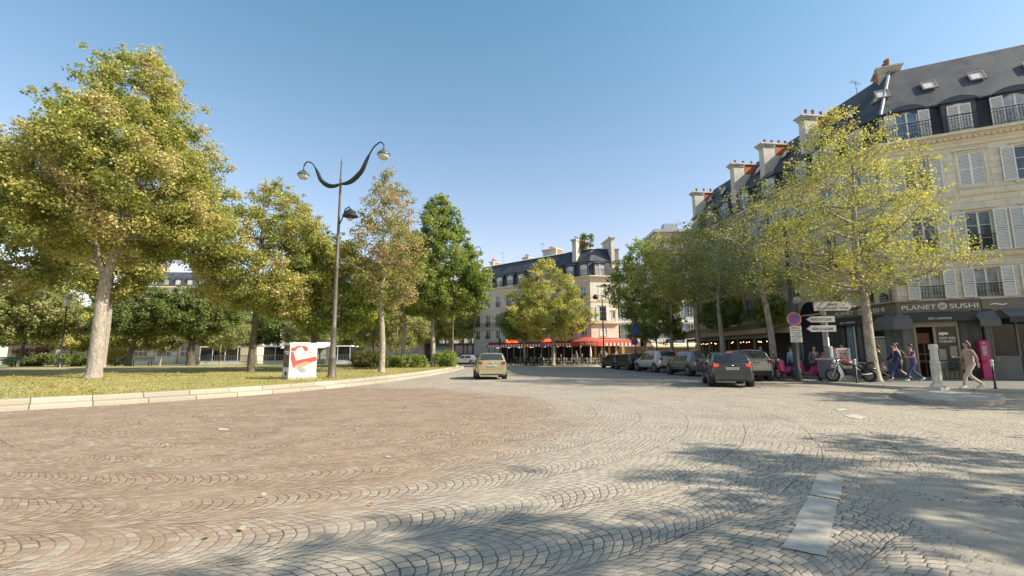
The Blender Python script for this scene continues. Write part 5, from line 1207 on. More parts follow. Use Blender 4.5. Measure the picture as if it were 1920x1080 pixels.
g = MB(); t = thing('lamp_post', 'thin lamp post with a hooded lantern at the right corner of the cafe building', 'street lamp', (P_(1133, 57), 57, .13)); g.lathe([(.14, 0), (.10, 1), (.06, 7.8)], 8); g.tube([(0, 0, 7.8), (-.3, 0, 8.3), (-.8, 0, 8.4)], .04, 5); g.obj('pole', LAMPM, t); g = MB(); g.lathe([(.05, .1), (.3, -.1), (.38, -.3), (.2, -.5), (0, -.5)], 12, (-.8, 0, 8.4)); g.obj('lamp_head', LAMPM, t)
# signs
STEEL = basic('grey_sign_metal', (.40, .40, .40), .4, .3); SIGNW = basic('sign_white', (.52, .52, .49), .4, var=.04); SRED = basic('sign_red', (.50, .03, .03), .4, var=.05); SBLUE = basic('sign_blue', (.06, .09, .32), .4, var=.05)
def disc_sign(T, r, parent, kind='nopark'):
    g = MB(); g.M = Matrix.Rotation(PI/2, 4, 'X'); g.lathe([(0, .0), (r, 0), (r, .03), (0, .03)], 28, smooth=False); o = g.obj('sign_disc', SIGNW if kind != 'x' else SRED, parent, T)
    g = MB(); g.M = Matrix.Rotation(PI/2, 4, 'X'); g.lathe([(r*.73, .033), (r*.95, .033)], 28, smooth=False); g.obj('sign_ring', SRED, o)
    g = MB(); g.M = Matrix.Rotation(PI/2, 4, 'X'); g.lathe([(0, .032), (r*.73, .032)], 28, smooth=False); g.obj('sign_face', SBLUE, o)
    g = MB(); g.M = Matrix.Rotation(PI/2, 4, 'X'); k = .7071; w_ = r*.10; a = r*.74
    g.add([(-a*k-w_*k, a*k-w_*k, .036), (-a*k+w_*k, a*k+w_*k, .036), (a*k+w_*k, -a*k+w_*k, .036), (a*k-w_*k, -a*k-w_*k, .036)], [(0, 1, 2, 3)]); g.obj('sign_bar', SRED, o)
t = thing('no_parking_sign', 'round red and blue no parking sign with three white panels fixed on the lamp post', 'road sign', (14.25, 24.05, .12), -.1)
disc_sign(T_((-.04, -.14, 3.02)), .34, t)
for k, (z, h) in enumerate(((2.47, .20), (2.16, .28), (1.86, .28))):
    g = MB(); g.box(-.28, .28, -.14, -.12, z, z+h); p = g.obj('sign_panel', SIGNW, t)
    g = MB()
    if k == 0: g.box(-.2, .0, -.146, -.141, z+.08, z+.12); p2 = g.obj('panel_arrow', TXTD, p); g = MB(); g.box(.02, .2, -.146, -.141, z+.07, z+.12); g.obj('panel_arrow', SRED, p)
    else: text_mesh('panel_lettering', ['', 'LIVRAISONS', '7H-20H'][k], .09, TXTD, p, T_((0, -.143, z+.15)), .001, .4); text_mesh('panel_lettering', ['', 'PAYANT', 'SAUF 2 ROUES'][k], .08, TXTD, p, T_((0, -.143, z+.04)), .001, .36)
# direction sign post
ds = thing('direction_sign', 'grey post carrying three white arrow shaped direction signs', 'direction sign', (15.9, 24.1, .12), -.12)
g = MB(); g.lathe([(.07, 0), (.07, 3.2), (.05, 3.2), (0, 3.22)], 12); g.obj('pole', SIGNW if 0 else STEEL, ds); g = MB(); g.lathe([(.2, 0), (.2, 1.6), (.16, 1.65)], 10); g.obj('pole_sleeve', basic('stickered_sleeve', (.20, .19, .17), .7, var=.5, scale=4), ds)
def arrow(z, h, x0, x1, right, l1, l2=None, two=False):
    tip = .22
    poly = [(x0, z), (x1-tip, z), (x1, z+h/2), (x1-tip, z+h), (x0, z+h)] if right else [(x1, z), (x1, z+h), (x0+tip, z+h), (x0, z+h/2), (x0+tip, z)]
    g = MB(); g.prism(poly, -.13, -.09, 0, 'y'); o = g.obj('arrow_panel', SIGNW, ds); cx = (x0+x1)/2+(-.05 if right else .06); wd = (x1-x0)*.72
    pi = [(x1-.20, z+.03), (x1-.04, z+h/2), (x1-.20, z+h-.03)] if right else [(x0+.20, z+.03), (x0+.04, z+h/2), (x0+.20, z+h-.03)]
    g = MB(); 
    for a, b in zip(pi[:-1], pi[1:]): g.tube([(a[0], -.135, a[1]), (b[0], -.135, b[1])], .007, 3)
    g.obj('arrow_outline', TXTD, o)
    if l2: text_mesh('sign_lettering', l1, .15, TXTD, o, T_((cx, -.133, z+h*.56)), .001, .45, bold=.003); text_mesh('sign_lettering', l2, .14, TXTD, o, T_((cx, -.133, z+h*.16)), .001, wd+.15, bold=.003)
    else: text_mesh('sign_lettering', l1, .17, TXTD, o, T_((cx, -.133, z+h*.28)), .001, wd, bold=.003)
arrow(3.44, .46, -.55, 1.32, True, 'PLACE', 'CH. DE GAULLE - ETOILE'); arrow(2.86, .30, -.98, .38, False, 'PLACE DE CLICHY'); arrow(2.38, .32, -1.0, .40, False, 'GARE ST LAZARE')
g = MB(); g.lathe([(.05, 3.2), (.05, 3.85), (0, 3.87)], 8); g.obj('pole_top', STEEL, ds); g = MB(); g.ball((0, -.06, 2.78), .07, 8); g.obj('bracket', SIGNW, ds)
# far traffic signs and signals
def far_sign(label, px, Y, z, H, kind, name='road_sign'):
    t = thing(name, label, 'road sign' if name == 'road_sign' else 'traffic light', (P_(px, Y), Y, z)); g = MB(); g.lathe([(.05, 0), (.05, H), (0, H)], 8); g.obj('pole', IRON, t)
    if kind == 'disc': disc_sign(T_((0, -.07, H-.3)), .3, t)
    elif kind == 'blue': g = MB(); g.box(-.35, .35, -.1, -.07, H-.9, H-.1); g.obj('sign_plate', SBLUE, t); disc_sign(T_((-.1, -.07, H-1.6)), .35, t)
    elif kind == 'signal':
        g = MB(); g.box(-.14, .14, -.2, .05, H-.9, H); g.obj('signal_box', basic('signal_black', (.02, .03, .025), .5), t); g = MB()
        for k in range(3): g.ball((0, -.2, H-.18-k*.27), .08, 8, 0, (1, .3, 1))
        g.obj('signal_lens', basic('dark_red_lens', (.12, .02, .02), .2), t)
    return t
far_sign('no parking disc on a thin pole in front of the striped cafe awning', 1018, 57.5, .13, 2.7, 'disc')
far_sign('blue plate and red ringed disc on a black pole before the far parked cars', 1193, 46, .12, 4.1, 'blue')
far_sign('black traffic light behind the far parked cars', 1205, 50, .12, 3.0, 'signal', 'traffic_light')
far_sign('black traffic light left of the cafe terrace, at the corner of the far street', 937, 62, .13, 3.4, 'signal', 'traffic_light')
far_sign('small traffic light at the end of the park kerb', 843, 58, .28, 3.0, 'signal', 'traffic_light')
far_sign('black traffic light below the low bushy tree', 1233, 44, .12, 3.6, 'signal', 'traffic_light')
# poster covered cabinet
cbx = thing('electrical_cabinet', 'white utility cabinet covered with torn red and white posters beside the tall lamp', 'cabinet', (-10.95, 24.75, .27), math.radians(43))
CABW = basic('dirty_white_cabinet', (.56, .54, .50), .6, var=.18, scale=3)
g = MB(); g.box(-.72, .72, -.5, .5, 0, .14, 0); g.obj('plinth', basic('cabinet_plinth', (.34, .31, .26), .8), cbx)
g = MB(); g.box(-.68, .68, -.46, .46, .14, 1.78); g.box(-.71, .71, -.49, .49, 1.78, 1.84); g.box(-.005, .005, -.468, -.46, .2, 1.7); g.obj('body', CABW, cbx)
PR = basic('poster_red', (.46, .05, .045), .6, var=.2, scale=4); PP = basic('poster_paper', (.66, .63, .58), .7, var=.12, scale=5); PO = basic('poster_orange', (.58, .24, .12), .6, var=.2, scale=6); PD = basic('poster_photo_dark', (.13, .07, .05), .7, var=.7, scale=4); PG = basic('poster_glue_grey', (.30, .29, .28), .8, var=.3, scale=5)
def fl_poly(n, pts, m, y=-.463): g = MB(); g.prism(pts, y-.0025, y, 0, 'y'); return g.obj(n, m, cbx)
fl_poly('poster', [(-.62, .66), (.66, .80), (.66, 1.76), (-.62, 1.74)], PP)
fl_poly('poster', [(-.62, 1.0), (-.48, .62), (-.2, .72), (.66, .92), (.66, 1.16), (-.36, .96), (-.50, 1.38), (-.62, 1.4)], PR, -.467)
fl_poly('poster', [(-.62, 1.42), (-.42, 1.40), (-.30, 1.58), (-.1, 1.66), (.02, 1.44), (.16, 1.42), (.22, 1.56), (.05, 1.70), (-.3, 1.71), (-.45, 1.62), (-.62, 1.60)], PR, -.467)
fl_poly('poster', [(-.42, .70), (-.1, .62), (.5, .84), (.1, .90)], PO, -.470)
fl_poly('poster', [(-.58, .96), (-.55, .60), (-.36, .55), (-.15, .40), (.12, .28), (.20, .46), (.02, .62), (-.2, .66), (-.42, .80)], PG, -.4655)
for k, (s, w_, z, m) in enumerate((('JOURNEES', .9, 1.28, TXTD), ('PORTES OUVERTES', .95, 1.14, TXTD), ('SAMEDI', .5, 1.42, PR), ('INFOS', .34, 1.58, TXTD))): text_mesh('poster_lettering', s, .10, m, cbx, T_((.1, -.472, z)) @ Matrix.Rotation(-.13, 4, 'Y'), .001, w_)
g = MB(); g.box(-.684, -.681, -.44, .44, .62, 1.72); g.obj('side_poster', PD, cbx); g = MB(); g.box(-.687, -.6845, -.36, .3, 1.35, 1.44); g.box(-.687, -.6845, -.36, .1, 1.25, 1.32); g.obj('poster_lettering', PP, cbx)
g = MB(); g.box(-.72, -.66, -.16, -.0, .22, .40); g.obj('keyhole_cover', BLACK, cbx)
# stone column on the island
mc = thing('stone_column', 'short white stone milestone column standing on the kerbed traffic island', 'column', (14.72, 16.75, .15), .3); mc.scale = (.64, .64, .97)
STW = basic('white_milestone', (.58, .53, .45), .7, var=.2, scale=4, bump=.5)
g = MB(); g.box(-.34, .34, -.34, .34, 0, .10); g.lathe([(.42, .10), (.40, .16), (.24, .26), (.21, .30)], 4, (0, 0, 0), 0, False); g.M = RZ(PI/4); g.M = None; g.obj('plinth', STW, mc)
def octo(z0, r0, z1, r1, g): g.lathe([(r0, z0), (r1, z1)], 8, smooth=False)
g = MB(); g.lathe([(.0, .30), (.215, .30), (.20, .9), (.195, .93), (.235, .94), (.235, 1.0), (.19, 1.01), (.17, 1.42), (.215, 1.46), (.215, 1.58), (.18, 1.62), (0, 1.63)], 8, smooth=False)
for k in range(8):
    a = k*PI/4+PI/8; r = .20; g.box(r*math.cos(a)-.015, r*math.cos(a)+.015, r*math.sin(a)-.015, r*math.sin(a)+.015, .32, .9)
g.obj('shaft', STW, mc)
# bollards
BW = basic('bollard_white_top', (.6, .6, .58), .5)
def bollard():
    t = thing('bollard', 'x', 'bollard', (0, 0, 0), 0, 'black posts along the pavement edge'); g = MB(); g.lathe([(.05, 0), (.05, .06), (.035, .08), (.033, .95), (0, .96)], 10); g.obj('post', IRON, t); g = MB(); g.lathe([(.036, .80), (.04, .82), (.04, .93), (.036, .95)], 10); g.ball((0, 0, 1.0), .055, 10); g.obj('head', BW, t); return t
b0_ = bollard(); b0_.location = (17.3, 17.35, .12); b0_['label'] = 'black post with a white ball head in front of the grey shop panel'
copy_tree(b0_, (16.45, 18.75, .12), 0, 'leaning black post with a white head just right of the stone column').rotation_euler = (0, -.10, 0)
copy_tree(b0_, (20.6, 15.6, .12), 0, 'black post near the right edge beyond the white headed post')
copy_tree(b0_, (15.25, 21.4, .12), 0, 'black post between the wheelie bin and the dark motorbike')
# bench, wheelie bin, board, pink column
BG = basic('bench_green', (.03, .07, .045), .5)
def bench(label, x, y, z, rz):
    t = thing('park_bench', label, 'bench', (x, y, z), rz); g = MB()
    for k in range(4): g.box(-1.1, 1.1, -.2+k*.11, -.11+k*.11, .43, .46)
    g.obj('seat', BG, t); g = MB()
    for k in range(3): g.box(-1.1, 1.1, .26+k*.02, .29+k*.02, .55+k*.13, .65+k*.13)
    g.obj('backrest', BG, t)
    for s in (-.85, .85): g = MB(); g.box(s-.03, s+.03, -.2, -.14, 0, .43); g.box(s-.03, s+.03, .2, .26, 0, .55); g.box(s-.03, s+.03, -.2, .26, .39, .43); g.obj('leg', IRON, t)
    return t
bench('dark green park bench left of the V forked tree', P_(264, 47), 47, lawn_z(P_(264, 47), 47), .05)
bench('park bench with a pale seat under the far left tree', P_(5, 44), 44, lawn_z(P_(5, 44), 44), .2)
wbn = thing('wheelie_bin', 'grey wheeled bin with a pale lid on the kerb left of the motorbike', 'bin', (15.0, 22.9, .12), .15)
BING = basic('bin_grey_plastic', (.11, .12, .14), .5, var=.1); g = MB()
g.prism([(-.24, .08), (.24, .08), (.29, 1.0), (-.29, 1.0)], -.30, .30, 0, 'y'); g.obj('body', BING, wbn); g = MB(); g.box(-.33, .33, -.36, .34, 1.0, 1.07); g.box(-.2, .2, .34, .40, 1.0, 1.05); g.obj('lid', basic('bin_lid', (.38, .38, .36), .5), wbn)
for s in (-1, 1): g = MB(); g.M = T_((s*.26, .24, .1)) @ Matrix.Rotation(PI/2, 4, 'Y'); g.lathe([(0, -.03), (.10, -.03), (.10, .03), (0, .03)], 12); g.obj('wheel', BLACK, wbn)
g = MB(); g.box(-.1, .1, -.315, -.30, .62, .80); g.obj('sticker', SIGNW, wbn)
mb_ = thing('menu_board', 'white standing board covered with small red print right of the wheelie bin', 'signboard', (15.75, 22.9, .12), -.1)
g = MB(); g.prism([(-.05, 0), (.0, 0), (.03, 1.55), (-.02, 1.55)], -.26, .26, 0, 'x'); g.box(-.3, -.26, -.1, .12, 0, 1.55); g.box(.26, .3, -.1, .12, 0, 1.55); g.obj('board', SIGNW, mb_); g = MB()
for k in range(7): g.box(-.22, .22, -.035, -.03, .95+k*.08, .98+k*.08)
g.obj('board_print', SRED, mb_)
pk = thing('vending_column', 'bright pink vending column in front of the right hand shop', 'vending machine', tuple((K+DA*3.08+Vector((DA.y, -DA.x))*.35).to_3d()+Vector((0, 0, .12))), math.atan2(DA.y, DA.x))
PINK = basic('magenta_plastic', (.50, .012, .13), .35, var=.06, coat=.4)
g = MB(); g.box(-.17, .17, -.20, .20, 0, 1.86); g.lathe([(.17, 0), (.13, .06), (0, .09)], 16, (0, 0, 1.86)); g.obj('body', PINK, pk); g = MB(); g.box(-.10, .06, -.215, -.201, 1.15, 1.62); g.obj('display', basic('pale_screen', (.35, .36, .38), .2), pk); g = MB(); g.box(-.15, .0, -.25, -.201, .78, .95); g.obj('tray', basic('red_tray', (.45, .01, .05), .4), pk); g = MB(); g.lathe([(0, 0), (.05, 0), (.05, .01)], 12, (0, 0, 0)); 
g = MB(); g.ball((-.02, -.205, 1.76), .05, 10, 0, (1, .2, 1)); g.obj('emblem', SIGNW, pk)
antenna('television aerial on the ridge left of the corner building hip', *(K+DB*4.2-Vector((-.9924, -.1227))*3.2), 18.6, 1.1, .4, 4)
antenna('television aerial near the left end of the cafe building roof', *(CL+(CK-CL)*.18+Vector((.66, .75))*3), 16.9, 2.2, .2)
antenna('television aerial in the middle of the cafe building roof', *(CL+(CK-CL)*.55+Vector((.66, .75))*3), 16.9, 2.4, .9, 3)

# ------------------------------------------------------------------ vehicles
CGL = basic('car_window_glass', (.03, .036, .042), .05, var=.1, spec=.9); TRIMB = basic('black_car_trim', (.018, .018, .019), .6); RIM = basic('alloy_rim', (.42, .42, .43), .3, .8, .05)
TAIL = basic('tail_light_red', (.26, .012, .014), .15, var=.1); TAILON = basic('tail_light_lit', (.5, .03, .025), .2, var=.1, emit=((1, .08, .05), .35)); HEADL = basic('head_light', (.7, .72, .75), .1, .3)
PLATEW = basic('number_plate', (.55, .55, .50), .4, var=.05)
def car_paint(name, c, metal=.5): return basic(name, c, .28, metal, .04, 3, coat=.8)
def itp(x, pts):
    for (a, va), (b, vb) in zip(pts[:-1], pts[1:]):
        if x <= b: t = (x-a)/max(1e-6, b-a); t = max(0, min(1, t)); t = t*t*(3-2*t)*.5+t*.5; return va+(vb-va)*t
    return pts[-1][1]
def car(label, x, y, rz, paint, L=4.2, W=1.8, H=1.52, hood=.95, hood_z=.98, cat='car', kind='hatch', lit=False, roof_taxi=False, rails=False, plate='AB-123', belt=.92, rake=.55, z=0, group=None, name='parked_car', clad=False):
    """x forward; rear bumper at -L/2"""
    t = thing(name, label, cat, (x, y, z), rz, group)
    r = -L/2; f = L/2; zb = .24 if kind != 'suv' else .30
    top = [(r, .62*H), (r+.04, .66*H), (r+.10, .72*H), (r+.10+rake*.5, .93*H), (r+.15+rake, H*.985), (r+.42*L, H), (r+.58*L, H*.985), (f-hood-.72, H*.93), (f-hood, hood_z+.02), (f-hood+.3, hood_z), (f-.25, hood_z-.13), (f-.04, hood_z-.30), (f, .55)]
    bel = [(r, .60*H), (r+.3, belt+.06), (0, belt), (f-hood, belt), (f-.3, hood_z-.16), (f, .52)]
    wid = [(r, .80), (r+.12, .93), (r+.5, 1.0), (f-.9, 1.0), (f-.35, .92), (f-.06, .76), (f, .66)]
    bot = [(r, zb+.14), (r+.25, zb), (f-.3, zb), (f, zb+.08)]
    n = 54; xs = [r+(f-r)*(.5-.5*math.cos(PI*k/(n-1)))*1.0 for k in range(n)]
    rings = []
    for X in xs:
        w_ = itp(X, wid)*W/2; zt = itp(X, top); zl = min(itp(X, bel), zt-.02); zo = itp(X, bot); cab = max(0, min(1, (zt-zl-.06)/.35)); wr = w_*(1-.21*cab)-.02
        half = [(0, zo), (w_*.82, zo), (w_*.97, zo+.10), (w_*1.0, zo+.26), (w_*1.0, zl*.75+.05), (w_*.985, zl-.05), (w_*.965, zl), (w_*.965+(wr-w_*.965)*.5, zl+(zt-zl)*.50), (wr, zl+(zt-zl)*.86), (wr*.93, zt-.012*cab-.0), (wr*.6, zt+.012), (0, zt+.02)]
        rings.append([(X, a, b) for a, b in half]+[(X, -a, b) for a, b in half[-2:0:-1]])
    m = len(rings[0]); g = MB(); wr_ = .335 if kind != 'suv' else .36
    ax = (r+.78, f-.82)
    vs = [p for q in rings for p in q]
    def in_arch(c): return any((c[0]-a)**2+(c[2]-wr_)**2 < (wr_+.055)**2 for a in ax) and abs(c[1]) > W*.36
    fs = []; mi = []
    for i in range(n-1):
        for k in range(m):
            f4 = (i*m+k, i*m+(k+1) % m, (i+1)*m+(k+1) % m, (i+1)*m+k); c = [sum(vs[q][j] for q in f4)/4 for j in range(3)]
            fs.append(f4)
    for f4 in fs:
        c = [sum(vs[q][j] for q in f4)/4 for j in range(3)]; g.add([], [], 0)
    g.v = vs; g.f = [list(q) for q in fs]; g.sm = [True]*len(fs)
    g.mi = [1 if sum(vs[q][2] for q in f4)/4 < zb+(.16 if clad else .07) else 0 for f4 in fs]
    g.f += [list(range(m)), list(range((n-1)*m+m-1, (n-1)*m-1, -1))]; g.sm += [False, False]; g.mi += [0, 0]
    g.obj('body', [paint, TRIMB], t)
    def sidept(X, q, s, e=.006):      # q 0..1 belt to roof
        w_ = itp(X, wid)*W/2; zt = itp(X, top); zl = min(itp(X, bel), zt-.02); cab = max(0, min(1, (zt-zl-.06)/.35)); wr = w_*(1-.21*cab)-.02
        if q < .58: u = q/.58; y_ = w_*.965+(wr-w_*.965)*.5*u
        else: u = (q-.58)/.42; y_ = w_*.965+(wr-w_*.965)*(.5+.5*u)
        return (X, s*(y_+e), zl+(zt-zl)*(.5*q/.58 if q < .58 else .5+.36*(q-.58)/.42))
    def glass(n_, x0, x1, s, parent=t):
        g = MB(); N_ = 7; M_ = 5
        for i in range(N_):
            for j in range(M_):
                def P(i, j):
                    q = .06+.90*j/M_; X = x0+(x1-x0)*i/N_; return sidept(X, q, s)
                g.add([P(i, j), P(i+1, j), P(i+1, j+1), P(i, j+1)], [(0, 1, 2, 3)], 0, True)
        g.obj(n_, CGL, parent)
    xa = r+.42+rake*.45; xm = (r+.9+f-hood)/2-.15; xf = f-hood-.42
    for s in (-1, 1):
        glass('side_window', xa+.28, xm-.04, s); glass('side_window', xm+.04, xf, s)
    def across(n_, x0, x1, fr, to, m_=CGL, e=.012):
        g = MB(); N_ = 6; M_ = 8; sg = -1 if x0 < 0 else 1
        def P(i, j):
            X = x0+(x1-x0)*i/N_; zt = itp(X, top); w_ = itp(X, wid)*W/2; zl = min(itp(X, bel), zt-.02); cab = max(0, min(1, (zt-zl-.06)/.35)); wr = (w_*(1-.21*cab)-.02)*.90; a = -1+2*j/M_
            return (X+sg*e, a*wr, zt+.02-.022*abs(a)**2+e*.6)
        for i in range(N_):
            for j in range(M_): g.add([P(i, j), P(i+1, j), P(i+1, j+1), P(i, j+1)], [(0, 1, 2, 3)], 0, True)
        return g.obj(n_, m_, t)
    across('rear_window', r+.105, r+.10+rake*.72, 0, 1); across('windscreen', f-hood-.66, f-hood-.03, 0, 1)
    # lights, plate, bumper
    lw = .17
    for s in (-1, 1):
        a = W*.40*s; b = W*.29*s; g = MB(); z0, z1 = .575*H, .655*H
        g.prism([(a+s*.03, z0), (a+s*.03, z1+.06), (b, z1), (b+s*.06, z0+.02)] if s > 0 else [(a+s*.03, z0), (b+s*.06, z0+.02), (b, z1), (a+s*.03, z1+.06)], r-.03, r+.16, 0, 'x'); g.obj('tail_light', TAILON if lit else TAIL, t)
        g = MB(); g.box(r-.02, r+.05, min(a*.95, b*.95), max(a*.95, b*.95), zb+.16, zb+.22); g.obj('reflector', TAILON if lit else TAIL, t)
        g = MB(); g.box(f-.22, f-.02, min(s*W*.26, s*W*.41), max(s*W*.26, s*W*.41), hood_z-.36, hood_z-.24); g.obj('headlight', HEADL, t)
        mir = MB(); mir.ball((f-hood-.35, s*(W/2+.09), belt+.08), .10, 8, 0, (.7, 1.1, .75)); mir.obj('wing_mirror', paint, t)
        if rails: g = MB(); g.tube([(r+.7, s*W*.36, H*.98), (r+.9, s*W*.36, H+.05), (f-hood-1.1, s*W*.36, H+.04), (f-hood-.9, s*W*.36, H*.95)], .018, 5); g.obj('roof_rail', CHROME, t)
    g = MB(); wq = W*.33
    for q in ((-wq, wq, .385*H, .392*H), (-wq, -wq+.012, .392*H, .60*H), (wq-.012, wq, .392*H, .60*H)): g.box(r-.006, r+.02, *q)
    g.box(r-.04, r+.02, -.20, .20, .50*H+.13, .50*H+.165); g.box(r-.043, r+.0, -W*.36, W*.36, zb+.03, zb+.10); g.obj('tailgate_seam', TRIMB, t)
    g = MB(); g.M = T_((r-.012, 0, .605*H)) @ Matrix.Rotation(PI/2, 4, 'Y'); g.lathe([(0, -.02), (.045, -.02), (.045, .02), (0, .02)], 14); g.obj('round_badge', CHROME, t)
    g = MB(); g.tube([(r+.10, 0, .70*H), (r+.16, .25, .75*H)], .012, 4); g.tube([(r+.08, 0, .695*H), (r+.12, 0, .71*H)], .025, 6); g.obj('rear_wiper', TRIMB, t)
    g = MB(); g.box(r+.12+rake, r+.16+rake, -.13, .13, H*.985+.005, H+.022); g.obj('brake_light', TAILON if lit else TAIL, t)
    for s in (-1, 1):
        g = MB()
        for X in (xm, xa+.16, xf+.05): g.box(X-.005, X+.005, s*(itp(X, wid)*W/2)-.006, s*(itp(X, wid)*W/2)+.006, zb+.18, belt-.08)
        for X in (xm-.22, xa+.4): g.box(X-.09, X+.09, s*(W/2)-.015, s*(W/2)+.018, belt-.16, belt-.125)
        g.obj('door_seam', TRIMB, t)
    g = MB(); g.box(r-.035, r+.1, -W*.40, W*.40, zb+.02, zb+.26); g.obj('rear_bumper', TRIMB if clad else paint, t)
    g = MB(); g.box(r-.045, r-.01, -.26, .26, .50*H, .50*H+.11); p = g.obj('number_plate', PLATEW, t); text_mesh('plate_lettering', plate, .085, TXTD, p, T_((r-.047, 0, .50*H+.025)) @ RZ(-PI/2), .001, .42)
    g = MB(); g.box(f-.03, f+.03, -W*.28, W*.28, .36, .50); g.obj('grille', TRIMB, t)
    def wheel():
        g = MB(); g.M = Matrix.Rotation(PI/2, 4, 'X'); w2 = .10
        g.lathe([(wr_*.6, -w2), (wr_*.92, -w2), (wr_, -w2*.6), (wr_, w2*.6), (wr_*.92, w2), (wr_*.6, w2)], 24); return g.mesh('tyre', BLACK)
    def rim():
        g = MB(); g.M = Matrix.Rotation(PI/2, 4, 'X')
        g.lathe([(wr_*.64, .09), (wr_*.60, .10), (wr_*.56, .05), (0, .045)], 20); g.lathe([(.05, .1), (0, .1)], 10)
        for k in range(5):
            a = k*2*PI/5
            for e in (-.09, .09): g.tube([(.03*math.cos(a), .03*math.sin(a), .085), (wr_*.6*math.cos(a+e), wr_*.6*math.sin(a+e), .09)], .016, 4)
        return g.mesh('rim', [RIM])
    for X in ax:
        for s in (-1, 1):
            g = MB(); g.M = T_((X, s*(W/2-.12), wr_)) @ Matrix.Rotation(PI/2, 4, 'X'); g.lathe([(0, -.129), (wr_+.055, -.129), (wr_+.055, .129), (0, .129)], 22); g.obj('wheel_arch', TRIMB, t)
            wh = link('wheel', cached(('wheel', kind), wheel), t, T_((X, s*(W/2-.075), wr_)) @ (RZ(PI) if s > 0 else Matrix()))
            link('rim', cached(('rim', kind), rim), wh)
    if roof_taxi: g = MB(); g.box(-.1, .1, -.22, .22, H+.01, H+.14); g.obj('roof_sign', SIGNW, t)
    return t
P1 = car_paint('dark_green_grey_paint', (.055, .062, .058)); P2 = car_paint('champagne_paint', (.40, .37, .31)); P3 = car_paint('grey_paint', (.17, .165, .16)); P4 = car_paint('silver_white_paint', (.50, .50, .50)); P5 = car_paint('black_paint', (.018, .02, .024)); P6 = car_paint('pale_gold_paint', (.42, .36, .20))
def face(x, y, ang): return ang
car('dark hatchback driving away with lit tail lights in the open square', 10.0, 22.6, math.radians(74), P1, 3.95, 1.78, 1.50, .85, cat='car', lit=True, name='moving_car', plate='EX-498-PE', rake=.38)
car('champagne coloured parked car right of the dark hatchback', 13.0, 27.2, math.radians(80), P2, 4.6, 1.88, 1.63, .95, 1.02, kind='suv', rake=.75, name='parked_car', clad=True, plate='FH-204-LK')
car('grey parked car seen from its left side behind the dark hatchback', 12.05, 32.6, math.radians(97), P3, 4.4, 1.84, 1.62, 1.0, 1.0, kind='suv', rake=.6, plate='DK-731-AV')
car('silver white parked car with black wheel surrounds, in the middle of the row', 11.6, 39.0, math.radians(101), P4, 4.6, 1.86, 1.70, 1.0, 1.02, kind='suv', clad=True, rails=True, rake=.5, plate='GA-052-QR')
car('black parked hatchback second from the far end of the row', 10.95, 44.6, math.radians(99), P5, 4.2, 1.8, 1.5, .95, plate='CW-619-TB')
car('dark green parked car at the far end of the row', 10.6, 49.6, math.radians(100), car_paint('dark_green_paint', (.03, .045, .03)), 4.2, 1.78, 1.46, .95, plate='BT-387-MN')
car('pale gold car driving away past the end of the lawn', -1.45, 30.3, math.radians(97), P6, 4.0, 1.86, 1.56, .85, lit=False, name='moving_car', rake=.42, plate='FB-870-CS')
car('small silver car parked at the far end of the park', P_(872, 72), 72, math.radians(170), P4, 4.0, 1.7, 1.45, .9, plate='CL-112-RS')

# two wheelers
def torus(g, c, R, r, axis_rot, n=20, m=6, mi=0):
    M = T_(c) @ axis_rot; vs = []
    for i in range(n):
        a = 2*PI*i/n
        for j in range(m):
            b = 2*PI*j/m; vs.append(M @ Vector(((R+r*math.cos(b))*math.cos(a), (R+r*math.cos(b))*math.sin(a), r*math.sin(b))))
    g.add(vs, [(i*m+j, ((i+1) % n)*m+j, ((i+1) % n)*m+(j+1) % m, i*m+(j+1) % m) for i in range(n) for j in range(m)], mi, True)
RX = Matrix.Rotation(PI/2, 4, 'X')
def bike_wheel(t, x, R, r=.05, rimc=None, spokes=5):
    g = MB(); torus(g, (x, 0, R), R-r, r, RX); w_ = g.obj('wheel', BLACK, t); g = MB(); torus(g, (x, 0, R), R-r*2.1, .014, RX)
    for k in range(spokes*2): a = k*PI/spokes; g.tube([(x, 0, R), (x+(R-r*2)*math.cos(a), 0, R+(R-r*2)*math.sin(a))], .009 if spokes < 8 else .004, 4, cap=False)
    g.M = T_((x, 0, R)) @ RX; g.lathe([(0, -.05), (.05, -.05), (.05, .05), (0, .05)], 8); g.obj('rim', rimc or RIM, w_)
